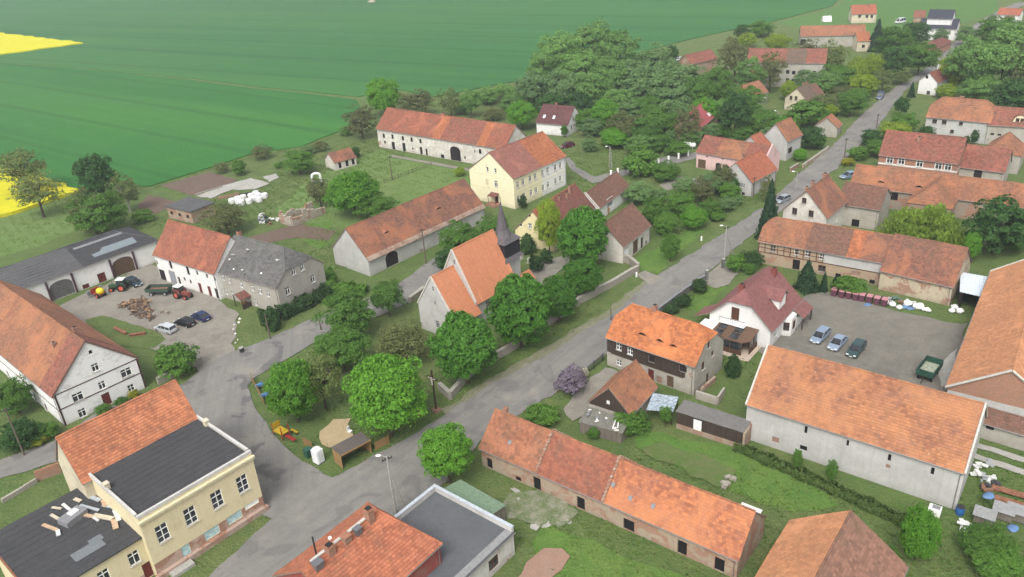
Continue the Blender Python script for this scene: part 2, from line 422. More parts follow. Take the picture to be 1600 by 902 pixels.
EDGE = lambda: plain('roof_edge_board', (0.20, 0.16, 0.13), 0.85)
def building(name, label, cat, c, az, L, W, he, hr, wall, roof, feats=(), oh=0.28, og=0.18, hipl=0.0, hipr=0.0, sections=None, chimneys=(), group=None, bands=(), band_mat=None, course=0.36, step=0.04,
             gutter=True, seed=None, seg=1.0, amp=0.055, wallB=None, ridge=True, ridge_mat=None, eyebrows=(), open_ends='', flatroof=False, extra=None, hipk=0.95, roof_back=None):
    """gabled house; local x along the ridge, front (-y) faces the camera side. L, W and he are taken at the roof's edge"""
    seed = seed if seed is not None else (abs(hash_s(name+label)) % 97)
    root = thing(name, label, cat, (c[0], c[1], 0), R(az), group); WALLM[root.name] = wall
    Lw, Ww = L-2*og, W-2*oh; pit = math.atan2(hr-he, W/2); zw = he+oh*math.tan(pit)-0.10   # wall head under the roof
    hz = he+(hr-he)                                                              # ridge height
    x0, x1, y0, y1 = -Lw/2, Lw/2, -Ww/2, Ww/2
    sides = {'F': ((x0, y0, 0), (1, 0, 0), (0, -1, 0), Lw), 'R': ((x1, y0, 0), (0, 1, 0), (1, 0, 0), Ww), 'B': ((x1, y1, 0), (-1, 0, 0), (0, 1, 0), Lw), 'L': ((x0, y1, 0), (0, -1, 0), (-1, 0, 0), Ww)}
    mb = MB(); k = 0
    for key, (org, ux, nr, ln) in sides.items():
        if key in open_ends: continue
        top = zw; reg = [(0, 0), (ln, 0), (ln, zw), (0, zw)]
        if key in 'LR':
            hp = hipl if key == 'L' else hipr; apex = zw+(ln/2)*math.tan(pit)
            if hp <= 0: reg = [(0, 0), (ln, 0), (ln, zw), (ln/2, apex), (0, zw)]
            elif hp < 1:
                zt = zw+(apex-zw)*(1-hp); t = (zt-zw)/math.tan(pit); reg = [(0, 0), (ln, 0), (ln, zw), (ln-t, zt), (t, zt), (0, zw)]
        hol = []
        for ft in feats:
            if ft[1] != key: continue
            s = ft[2]+ln/2; kd, _, _, z, w, h = ft[:6]; hol.append((max(0.02, s-w/2), min(ln-0.02, s+w/2), max(0.0, z-h/2), z+h/2))
            add_feature(root, kd, org, ux, R(FACES[key]), s, z, w, h, ft[6] if len(ft) > 6 else 'white')
        bd = []
        for bnd in bands:
            if bnd[0] == key:
                s0 = 0 if bnd[4] is None else bnd[4]+ln/2; s1 = ln if bnd[5] is None else bnd[5]+ln/2; bd.append((bnd[1], bnd[2], bnd[3], s0, s1))
        wall_face(mb, org, ux, nr, reg, hol, bands=bd, uo=k*7.3); k += 1
    mats = [wall]+list(band_mat or [])
    mb.build('wall', mats, root)
    if extra: extra(root, sides, zw)
    # roof
    dz = hr-he; sl = math.hypot(W/2, dz)
    def half(front):
        sgn = -1 if front else 1
        org = (-L/2, -W/2, he) if front else (L/2, W/2, he); ua = (1, 0, 0) if front else (-1, 0, 0); ub = (0, W/2, dz) if front else (0, -W/2, dz)
        kl, kr = (hipl, hipr) if front else (hipr, hipl)
        reg = [(0, 0), (L, 0)]
        ins = lambda q: q*(W/2)*hipk
        if kr > 0: reg += ([(L, sl*(1-kr))] if kr < 1 else [])+[(L-ins(kr), sl)]
        else: reg += [(L, sl)]
        if kl > 0: reg += [(ins(kl), sl)]+([(0, sl*(1-kl))] if kl < 1 else [])
        else: reg += [(0, sl)]
        return org, ua, ub, reg
    secs = sections or [(0, 1, roof)]
    for fr in (True, False):
        org, ua, ub, reg = half(fr)
        for si, (t0, t1, rm) in enumerate(secs):
            a0, a1 = (t0*L, t1*L) if fr else ((1-t1)*L, (1-t0)*L)
            rg = clip(clip(reg, -1, 0, -a0), 1, 0, a1) if len(secs) > 1 else reg
            if len(rg) < 3: continue
            m2 = MB(); roof_plane(m2, org, ua, ub, rg, course, step if not flatroof else 0.0, seg, seed+(0 if fr else 5)+0, amp, uo=0 if fr else 31.7)
            o = m2.build('roof', [rm if fr or not roof_back else roof_back, EDGE()], root)
            if fr and si == 0: main_roof = o
    for sd, hp in ((-1, hipl), (1, hipr)):
        if hp <= 0: continue
        zt = he+dz*(1-hp); half_w = (W/2)*hp; ins = hp*(W/2)*hipk; hh = math.hypot(ins, dz*hp)
        org = (sd*L/2, sd*(-half_w), zt); ua = (0, sd, 0); ub = (-sd*ins, 0, dz*hp)
        m2 = MB(); roof_plane(m2, org, ua, ub, [(0, 0), (2*half_w, 0), (half_w, hh)], course, step if not flatroof else 0, seg, seed+9, 0.01, uo=11.0)
        m2.build('roof', [secs[0 if sd < 0 else -1][2], EDGE()], root)
    rt = MB(); ins = lambda q: q*(W/2)*hipk if q > 0 else 0
    if ridge:
        A = Vector((-L/2+ins(hipl), 0, hr+0.02)); B = Vector((L/2-ins(hipr), 0, hr+0.02)); ridge_tiles(rt, A, B, 0.14, seed)
        for sd, hp, P in ((-1, hipl, A), (1, hipr, B)):
            if hp > 0:
                for q in (-1, 1): ridge_tiles(rt, (sd*L/2, q*(W/2)*hp, he+dz*(1-hp)+0.03), P, 0.12, seed+2)
        rt.build('ridge_tiles', ridge_mat or (sections[0][2] if sections else roof), root)
    if gutter:
        g = MB(); yy = -W/2-0.06
        g.tube((-L/2+0.05, yy, he-0.03), (L/2-0.05, yy, he-0.03), 0.065, n=6)
        g.build('gutter', plain('zinc_gutter', (0.22, 0.20, 0.19), 0.5, 0.3), root)
        dp = MB(); px = L/2-og-0.35
        dp.tube((px, -Ww/2-0.08, 0.05), (px, -Ww/2-0.08, he-0.35), 0.05, n=6); dp.tube((px, -Ww/2-0.08, he-0.35), (px, yy, he-0.06), 0.05, n=6)
        dp.build('downpipe', plain('zinc_gutter', (0.22, 0.20, 0.19), 0.5, 0.3), root)
    for ch in chimneys:
        x, y, h, w, d = ch[:5]; zb = hr-abs(y)*math.tan(pit)-0.6; zt = hr-abs(y)*math.tan(pit)+h
        cm = MB(); cm.box((x, y, (zb+zt)/2), (w, d, zt-zb)); cm.box((x, y, zt-0.12), (w+0.14, d+0.14, 0.12)); cm.box((x, y, zt+0.05), (w*0.7, d*0.7, 0.12), mi=1)
        cm.build('chimney', [ch[5] if len(ch) > 5 else plaster_mat('chimney_brick', (0.26, 0.12, 0.08), brick=0.5, scale=1.5), plain('soot', (0.02, 0.02, 0.02))], main_roof)
    for a, b, w in eyebrows:                             # a along from the middle, b fraction up the front slope
        eb = MB(); y = -W/2+b*W/2; z = he+b*dz; N = 8; hgt = 0.42; nv = Vector((0, -dz, W/2)).normalized()
        up = Vector((0, W/2, dz)).normalized(); base = Vector((a, y, z))+nv*0.05; front = []; back = []
        for q in range(N+1):
            t = q/N*2-1; front.append(base+Vector((t*w/2, 0, hgt*(math.cos(t*math.pi)*0.5+0.5)))); back.append(base+Vector((t*w/2, 0, 0))+up*(0.15+1.3*(math.cos(t*math.pi)*0.5+0.5)))
        for q in range(N):
            eb.poly([front[q], front[q+1], back[q+1], back[q]], 0, [(front[q].x, 0), (front[q+1].x, 0), (back[q+1].x, 1), (back[q].x, 1)])
            b0 = base+Vector((front[q].x-a, 0.05, -0.02)); b1 = base+Vector((front[q+1].x-a, 0.05, -0.02))
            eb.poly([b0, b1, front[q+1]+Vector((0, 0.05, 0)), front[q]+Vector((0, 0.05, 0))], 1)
        eb.build('eyebrow_dormer', [secs[0][2], plain('painted_interior_dark', (0.010, 0.009, 0.009), 0.95)], main_roof)  # near-black front paints the dark inside of the vent
    return root, main_roof
def hash_s(s):
    h = 7
    for ch in s: h = (h*31+ord(ch)) % 1000003
    return h

# ------------------------------------------------------------------ ground patches
def jag(pts, step, amp, seed, closed=True):
    rnd = random.Random(seed); out = []
    n = len(pts)
    for i in range(n if closed else n-1):
        a = Vector(pts[i]); b = Vector(pts[(i+1) % n]); m = max(1, int((b-a).length/step)); d = (b-a).normalized(); s = Vector((-d.y, d.x))
        for k in range(m):
            p = a+(b-a)*(k/m); p = p+s*rnd.uniform(-amp, amp) if k else p+s*rnd.uniform(-amp, amp)*0.5; out.append((p.x, p.y))
    if not closed: out.append(tuple(pts[-1]))
    return out
def patch(name, pts, z, material, kind='structure', step=2.0, amp=0.25, seed=1, label=None, cat=None, skirt=0.0, group=None, parent=None):
    q = jag(pts, step, amp, seed) if amp > 0 else pts
    tris = tessellate_polygon([[Vector((p[0], p[1], 0)) for p in q]])
    mb = MB(); mb.v = [(p[0], p[1], z) for p in q]
    for t in tris:
        a, b, c = [Vector(q[i]) for i in t]
        if (b-a).cross(c-a) < 0: t = (t[0], t[2], t[1])
        mb.f.append(tuple(t)); mb.mi.append(0); mb.uv.append([q[i] for i in t])
    if skirt:
        n = len(q)
        for i in range(n):
            p, r = q[i], q[(i+1) % n]; mb.poly([(p[0], p[1], z-skirt), (r[0], r[1], z-skirt), (r[0], r[1], z), (p[0], p[1], z)])
    o = mb.build(name, material, parent)
    if parent is None: tag(o, label, cat, group, kind)
    return o

# ------------------------------------------------------------------ trees
def np_mesh(name, verts, quads, material):
    me = bpy.data.meshes.new(name); nv, nf = len(verts), len(quads)
    me.vertices.add(nv); me.vertices.foreach_set('co', np.asarray(verts, np.float32).ravel())
    me.loops.add(nf*4); me.loops.foreach_set('vertex_index', np.asarray(quads, np.int32).ravel())
    me.polygons.add(nf); me.polygons.foreach_set('loop_start', np.arange(0, nf*4, 4, dtype=np.int32))
    me.materials.append(material); me.update(calc_edges=True); return me

def leaves(pts, nrm, size, rng, droop=0.0, aspect=1.5):
    """folded little leaf sprays at pts facing roughly nrm"""
    n = len(pts); d = nrm+rng.normal(0, 0.55, (n, 3)); d[:, 2] += 0.25
    d /= np.linalg.norm(d, axis=1, keepdims=True)+1e-9
    t = np.cross(d, rng.normal(0, 1, (n, 3))); t /= np.linalg.norm(t, axis=1, keepdims=True)+1e-9
    if droop: 
        t = t*(1-droop)+np.array([0, 0, -1.0])*droop; t /= np.linalg.norm(t, axis=1, keepdims=True)+1e-9
    b = np.cross(d, t); b /= np.linalg.norm(b, axis=1, keepdims=True)+1e-9
    s = size*np.exp(rng.normal(-0.06, 0.33, (n, 1)))
    v = np.stack([pts-t*s*0.5*aspect, pts+b*s*0.5-d*s*0.12, pts+t*s*0.5*aspect-d*s*0.2, pts-b*s*0.5-d*s*0.12], 1)
    return v.reshape(-1, 3)

CROWN = {}
def crown_mesh(kind, var):
    key = (kind, var)
    if key in CROWN: return CROWN[key]
    rng = np.random.default_rng(hash_s(kind)+var*101)
    spec = {  # lobes, lobe radius, leaves, leaf size, shell, material colours, translucency
        'chestnut': (70, 0.23, 6500, 0.085, 0.55, (0.024, 0.078, 0.012), (0.062, 0.170, 0.024)),
        'maple':    (60, 0.25, 6000, 0.080, 0.50, (0.035, 0.110, 0.010), (0.095, 0.235, 0.028)),
        'lime':     (48, 0.26, 5000, 0.080, 0.50, (0.085, 0.140, 0.012), (0.160, 0.240, 0.030)),
        'green':    (46, 0.27, 4200, 0.088, 0.45, (0.030, 0.080, 0.014), (0.075, 0.165, 0.030)),
        'deep':     (46, 0.27, 4200, 0.085, 0.45, (0.015, 0.050, 0.014), (0.040, 0.095, 0.024)),
        'grey':     (52, 0.26, 5000, 0.075, 0.50, (0.056, 0.110, 0.042), (0.104, 0.188, 0.070)),
        'poplar':   (64, 0.22, 6500, 0.060, 0.50, (0.056, 0.125, 0.032), (0.108, 0.212, 0.058)),
        'sparse':   (60, 0.26, 3200, 0.060, 0.20, (0.060, 0.090, 0.028), (0.110, 0.155, 0.050)),
        'brown':    (60, 0.26, 4200, 0.060, 0.20, (0.058, 0.070, 0.028), (0.090, 0.116, 0.044)),
        'willow':   (60, 0.22, 6500, 0.060, 0.40, (0.070, 0.130, 0.018), (0.150, 0.230, 0.040)),
        'bush':     (30, 0.34, 2200, 0.130, 0.45, (0.030, 0.085, 0.012), (0.080, 0.170, 0.030)),
        'darkbush': (30, 0.34, 2200, 0.120, 0.45, (0.012, 0.035, 0.012), (0.032, 0.070, 0.022)),
        'lilac':    (34, 0.33, 2600, 0.110, 0.45, (0.085, 0.090, 0.085), (0.165, 0.140, 0.205)),
        'blossom':  (34, 0.33, 2600, 0.100, 0.45, (0.500, 0.490, 0.440), (0.110, 0.160, 0.060)),
        'yellow':   (34, 0.33, 2400, 0.110, 0.45, (0.240, 0.210, 0.012), (0.090, 0.150, 0.020)),
        'conifer':  (0, 0, 3800, 0.085, 0.0, (0.010, 0.034, 0.016), (0.028, 0.062, 0.028)),
        'juniper':  (0, 0, 2600, 0.100, 0.0, (0.014, 0.044, 0.016), (0.040, 0.085, 0.026)),
    }[kind]
    nl, lr, N, sz, shell, ca, cb = spec
    if kind not in ('sparse', 'brown', 'conifer', 'juniper'): N = int(N*1.6); sz *= 0.86; nl = int(nl*1.25)
    if kind in ('maple', 'chestnut', 'green', 'lime'): N = int(N*2.0); sz *= 0.70
    m = leaf_mat('leaf_'+kind, ca, cb)
    if nl:
        # lobes over an uneven dome
        g = (1+5**0.5)/2; i = np.arange(nl); z = 1-(i+0.5)/nl*1.88; th = 2*math.pi*i/g+rng.uniform(0, 1)
        z = np.clip(z, -0.9, 1); rr = np.sqrt(np.maximum(0, 1-z*z)); L = np.stack([rr*np.cos(th), rr*np.sin(th), z], 1)
        rd_ = kind in ('chestnut', 'maple', 'lime'); rad = rng.uniform(0.62, 0.84, (nl, 1)) if rd_ else rng.uniform(0.45, 0.90, (nl, 1)); L = L*rad+rng.normal(0, 0.045 if rd_ else 0.08, (nl, 3)); R_ = lr*rng.uniform(0.65, 1.35, nl)
        inner = rng.integers(0, nl, N); u = rng.normal(0, 1, (N, 3)); u /= np.linalg.norm(u, axis=1, keepdims=True)
        u[:, 2] = np.where(u[:, 2] < -0.2, -u[:, 2]*0.6, u[:, 2]); rd = R_[inner][:, None]*(shell+(1-shell)*rng.uniform(0, 1, (N, 1))**0.4)
        if kind == 'willow':
            k = rng.uniform(0, 1, N); pts = L[inner]+u*rd*np.array([1, 1, 0.5]); side = np.linalg.norm(pts[:, :2], axis=1)
            pts[:, 2] -= k*side*1.15; pts[:, :2] *= (1+0.10*k[:, None]); pts[:, 2] = np.maximum(pts[:, 2], -0.98); V = leaves(pts, u, sz, rng, 0.75, 2.6)
        else:
            pts = L[inner]+u*rd; out = pts/(np.linalg.norm(pts, axis=1, keepdims=True)+1e-6); V = leaves(pts, u*0.6+out*0.6, sz, rng, 0.35 if kind == 'chestnut' else 0.0, 1.7 if kind == 'chestnut' else 1.3)
    else:
        k = rng.uniform(0, 1, N)**0.62                       # 0 at tip, 1 at the foot
        if kind == 'conifer':
            tier = np.floor(k*11)/11; loc = (k*11) % 1; r = (0.06+0.94*(tier+0.09*loc*1.5))*rng.uniform(0.35, 1, N)**0.5*(0.75+0.25*loc)
        else: r = np.sqrt(np.clip(k*1.6, 0, 1))*rng.uniform(0.6, 1, N)*np.where(k > .75, 1-(k-.75)*1.2, 1)
        th = rng.uniform(0, 2*math.pi, N); lump = 1+0.18*np.sin(th*5+k*9)+0.1*np.sin(th*9+k*17)
        pts = np.stack([r*lump*np.cos(th), r*lump*np.sin(th), 1-2*k], 1); out = np.stack([np.cos(th), np.sin(th), np.full(N, 0.35)], 1); V = leaves(pts, out, sz, rng, 0.3, 1.8)
    Q = np.arange(len(V)).reshape(-1, 4)
    CROWN[key] = np_mesh('crown_'+kind, V, Q, m); return CROWN[key]

TRUNK = {}
def trunk_mesh(kind, var):
    """unit tree: z 0..1 is the ground to the crown's middle, branches reach unit radius; scaled per tree"""
    key = (kind, var)
    if key in TRUNK: return TRUNK[key]
    rnd = random.Random(var*77+hash_s(kind)); mb = MB()
    bark = wood_mat('bark_pale' if kind == 'birch' else 'bark', (0.42, 0.40, 0.36) if kind == 'birch' else (0.10, 0.075, 0.055), (0.2, 0.19, 0.17) if kind == 'birch' else (0.055, 0.042, 0.032), (6, 6, 2))
    r0 = 0.055
    mb.tube((0, 0, -0.05), (0.01, 0.0, 0.12), r0*1.5, r0*1.05, 8); mb.tube((0.01, 0, 0.12), (0.02, 0.02, 0.62), r0*1.05, r0*0.8, 8); mb.tube((0.02, 0.02, 0.62), (0, 0.01, 1.25), r0*0.8, r0*0.3, 7)
    nb = 14 if kind in ('bare', 'birch') else 7
    for k in range(nb):
        t = 2*math.pi*k/nb+rnd.uniform(-.4, .4); z0 = rnd.uniform(0.42, 0.95); rr = rnd.uniform(0.45, 0.8); z1 = z0+rnd.uniform(0.25, 0.6); p = Vector((0.02, 0.02, z0)); q = Vector((rr*0.55*math.cos(t), rr*0.55*math.sin(t), (z0+z1)/2+0.05)); e = Vector((rr*math.cos(t+.2), rr*math.sin(t+.2), z1))
        mb.tube(p, q, r0*0.42, r0*0.28, 5, caps=False); mb.tube(q, e, r0*0.28, r0*0.09, 5, caps=False)
        if kind in ('bare', 'birch'):
            for j in range(5):
                w = q+(e-q)*rnd.uniform(0, 0.9); f = w+Vector((rnd.uniform(-.3, .3), rnd.uniform(-.3, .3), rnd.uniform(0.1, .35))); mb.tube(w, f, r0*0.12, r0*0.04, 4, caps=False)
    TRUNK[key] = mb.mesh('trunk', bark); return TRUNK[key]

def tree(name, kind, x, y, rh, rv, zc, label, cat='tree', group=None, var=0, rot=0.0, trunk='plain'):
    root = thing(name, label, cat, (x, y, 0), rot, group)
    q = 0.07*math.sin(x*3.1+y); put('crown', crown_mesh(kind, var), root, (0, 0, zc), 0, (rh*(1+q), rh*(1-q), rv))
    if trunk: put('trunk', trunk_mesh(trunk, var % 2), root, (0, 0, 0), 0, (rh*0.9, rh*0.9, zc))
    return root

# ------------------------------------------------------------------ vehicles
def car(name, label, c, az, paint, style='hatch', group=None, L=4.2, W=1.74, Hh=1.46):
    root = thing(name, label, 'van' if style == 'van' else 'car', (c[0], c[1], 0), R(az), group); h = W/2
    # profile stations x (front +): bottom z, belt z, half width
    pm = mat('paint_'+name+'_%0.2f_%0.2f_%0.2f' % paint, lambda n: NB(n).color(paint).set(Roughness=0.28, Metallic=0.35))
    belt = 0.92 if style != 'van' else 1.0
    st = [(-0.50, 0.45, belt-0.12, 0.86), (-0.485, 0.30, belt+0.02, 0.95), (-0.30, 0.22, belt+0.03, 1.0), (0.0, 0.20, belt, 1.0), (0.22, 0.22, belt-0.02, 1.0), (0.42, 0.26, belt-0.20, 0.96), (0.485, 0.32, belt-0.30, 0.88), (0.50, 0.42, belt-0.42, 0.80)]
    mb = MB(); rings = []
    for fx, zb, zt, fw in st:
        x = fx*L; w = h*fw; rings.append([(x, -w*0.94, zb), (x, -w, (zb+zt)*0.5), (x, -w*0.93, zt), (x, w*0.93, zt), (x, w, (zb+zt)*0.5), (x, w*0.94, zb)])
    for a, b in zip(rings, rings[1:]):
        for i in range(6): j = (i+1) % 6; mb.poly([a[i], b[i], b[j], a[j]])
    mb.poly(rings[0]); mb.poly(rings[-1][::-1])
    # roof and pillars
    if style == 'hatch': cab = [(-0.47, belt+0.02), (-0.38, Hh-0.05), (-0.05, Hh), (0.06, Hh-0.03), (0.27, belt-0.04)]
    elif style == 'wagon': cab = [(-0.485, belt+0.02), (-0.43, Hh-0.06), (-0.05, Hh), (0.07, Hh-0.03), (0.27, belt-0.04)]
    elif style == 'van': cab = [(-0.49, belt+0.02), (-0.47, Hh-0.04), (0.10, Hh), (0.20, Hh-0.05), (0.34, belt-0.06)]
    else: cab = [(-0.40, belt+0.01), (-0.26, Hh-0.05), (-0.05, Hh), (0.06, Hh-0.03), (0.26, belt-0.04)]
    def ring(fx, z): 
        t = (z-belt)/(Hh-belt); w = h*(0.90-0.17*max(0, t)); return (fx*L, w, z)
    top = [ring(*q) for q in cab]
    for i in (1, 2):
        a, b = top[i], top[i+1]; mb.poly([(a[0], -a[1], a[2]), (b[0], -b[1], b[2]), (b[0], b[1], b[2]), (a[0], a[1], a[2])])
    for s in (-1, 1):                                      # thin pillars and roof rails
        for i in range(4):
            a, b = top[i], top[i+1]; mb.tube((a[0], s*a[1], a[2]), (b[0], s*b[1], b[2]), 0.045, n=5)
        for fx in ((-0.20, 0.02) if style != 'van' else (-0.2, 0.08)): mb.tube((fx*L, s*h*0.9, belt), (fx*L+0.02, s*h*0.74, Hh-0.04), 0.04, n=5)
    body = mb.build('body', pm, root, smooth=False)
    gl = MB(); e = 0.012
    a, b = top[3], top[4]; gl.poly([(a[0], -a[1]+.03, a[2]-e), (a[0], a[1]-.03, a[2]-e), (b[0], b[1]-.03, b[2]), (b[0], -b[1]+.03, b[2])])
    gl.build('windscreen', glass_mat(), root); gl = MB()
    a, b = top[0], top[1]; gl.poly([(a[0], -a[1]+.03, a[2]), (a[0], a[1]-.03, a[2]), (b[0], b[1]-.03, b[2]-e), (b[0], -b[1]+.03, b[2]-e)])
    gl.build('rear_window', glass_mat(), root)
    for s in (-1, 1):
        gl = MB(); q = [(p[0], s*(p[1]-0.012), p[2]) for p in top]; gl.poly(q if s < 0 else q[::-1]); gl.build('side_window', glass_mat(), root)
    for fx in (0.31, -0.31):
        for s in (-1, 1):
            w = MB(); w.tube((0, -0.10, 0), (0, 0.10, 0), 0.31, n=16); wo = w.build('wheel', plain('tyre_rubber', (0.018, 0.018, 0.018), 0.8), root, (fx*L, s*(h-0.11), 0.31))
            rm = MB(); rm.tube((0, s*0.095, 0), (0, s*0.112, 0), 0.19, n=12); rm.build('rim', plain('alloy', (0.45, 0.45, 0.46), 0.35, 0.6), wo)
    for s in (-1, 1):
        MB().box((0.478*L, s*h*0.62, 0.60), (0.14, 0.36, 0.14)).build('headlight', plain('headlight_glass', (0.72, 0.73, 0.72), 0.2), root)
        MB().box((-0.485*L, s*h*0.74, 0.80), (0.10, 0.20, 0.24)).build('tail_light', plain('tail_light_red', (0.30, 0.012, 0.012), 0.3), root)
        MB().box((0.14*L, s*(h+0.06), belt+0.05), (0.12, 0.18, 0.12)).build('mirror', pm, root)
    MB().box((-0.503*L, 0, 0.55), (0.02, 0.50, 0.11)).build('number_plate', plain('plate_white', (0.75, 0.75, 0.72)), root)
    MB().box((0.503*L, 0, 0.42), (0.02, 0.50, 0.11)).build('number_plate', plain('plate_white', (0.75, 0.75, 0.72)), root)
    return root

def wheel(root, x, y, r, w, rimc=(0.5, 0.1, 0.06)):
    m = MB(); m.tube((0, -w/2, 0), (0, w/2, 0), r, n=18); o = m.build('wheel', plain('tyre_rubber', (0.018, 0.018, 0.018), 0.8), root, (x, y, r))
    q = MB(); q.tube((0, -w/2-0.02, 0), (0, w/2+0.02, 0), r*0.55, n=12); q.build('rim', plain('rim_%0.2f_%0.2f' % rimc[:2], rimc, 0.5), o)
def tractor(name, label, c, az, col, roofc, cab=True):
    t = thing(name, label, 'tractor', (c[0], c[1], 0), R(az)); pm = plain('paint_'+name+'_%0.2f' % col[0], col, 0.45)
    hood = MB(); hood.box((1.05, 0, 1.15), (1.7, 0.72, 0.62), taper=0.93); hood.box((1.95, 0, 1.1), (0.16, 0.66, 0.6)); hood.box((1.0, 0, 0.72), (2.2, 0.42, 0.3)); hood.build('bonnet', pm, t, bevel=0.05)
    fd = MB()
    for s in (-1, 1):
        for k in range(6):
            a0 = R(20+k*25); a1 = R(45+k*25); fd.poly([(-0.65+0.92*math.cos(a0), s*0.55, 0.85+0.92*math.sin(a0)), (-0.65+0.92*math.cos(a1), s*0.55, 0.85+0.92*math.sin(a1)), (-0.65+0.92*math.cos(a1), s*1.05, 0.85+0.92*math.sin(a1)), (-0.65+0.92*math.cos(a0), s*1.05, 0.85+0.92*math.sin(a0))])
    fd.build('mudguard', pm, t)
    if cab:
        g = MB(); g.box((-0.55, 0, 1.85), (1.35, 1.25, 1.05), taper=0.92); g.build('cab_glass', glass_mat(), t)
        p = MB()
        for x in (-1.22, 0.12):
            for s in (-1, 1): p.tube((x, s*0.64, 1.3), (x*0.96-0.02, s*0.60, 2.4), 0.05, n=5)
        p.build('cab_frame', pm, t); MB().box((-0.55, 0, 2.45), (1.6, 1.45, 0.14)).build('cab_roof', plain('cab_roof_'+name, roofc, 0.5), t, bevel=0.04)
    MB().tube((1.1, 0.28, 1.4), (1.1, 0.28, 2.3), 0.05).build('exhaust', plain('dark_iron', (0.03, 0.03, 0.03), 0.5), t)
    for s in (-1, 1): wheel(t, -0.65, s*0.80, 0.82, 0.42); wheel(t, 1.45, s*0.72, 0.50, 0.28)
    return t
def trailer(name, label, c, az, col, L=4.4, W=2.1, inner=(0.2, 0.2, 0.17), sideh=0.75, z0=0.95, load=None, cat='trailer'):
    t = thing(name, label, cat, (c[0], c[1], 0), R(az)); pm = plain('paint_'+name+'_%0.2f_%0.2f' % col[:2], col, 0.6, 0, 0.25)
    for s in (-1, 1): MB().box((0, s*(W/2-0.03), z0+sideh/2), (L-0.13, 0.06, sideh)).build('side_panel', pm, t)
    for s in (-1, 1): MB().box((s*(L/2-0.03), 0, z0+sideh/2+0.003), (0.06, W, sideh)).build('end_panel', pm, t)
    MB().box((0, 0, z0+0.03), (L-0.14, W-0.14, 0.08)).build('floor', plain('bed_'+name, inner, 0.9, 0, 0.3), t)
    ch = MB(); ch.box((0, 0.45, z0-0.14), (L*1.0, 0.12, 0.2)); ch.box((0, -0.45, z0-0.14), (L*1.0, 0.12, 0.2)); ch.tube((L/2, 0, z0-0.2), (L/2+1.2, 0, 0.55), 0.06); ch.build('chassis', plain('dark_iron', (0.03, 0.03, 0.03), 0.5), t)
    for x in (-L*0.3, L*0.3):
        for s in (-1, 1): wheel(t, x, s*(W/2-0.3), 0.42, 0.26, (0.3, 0.3, 0.3))
    return t

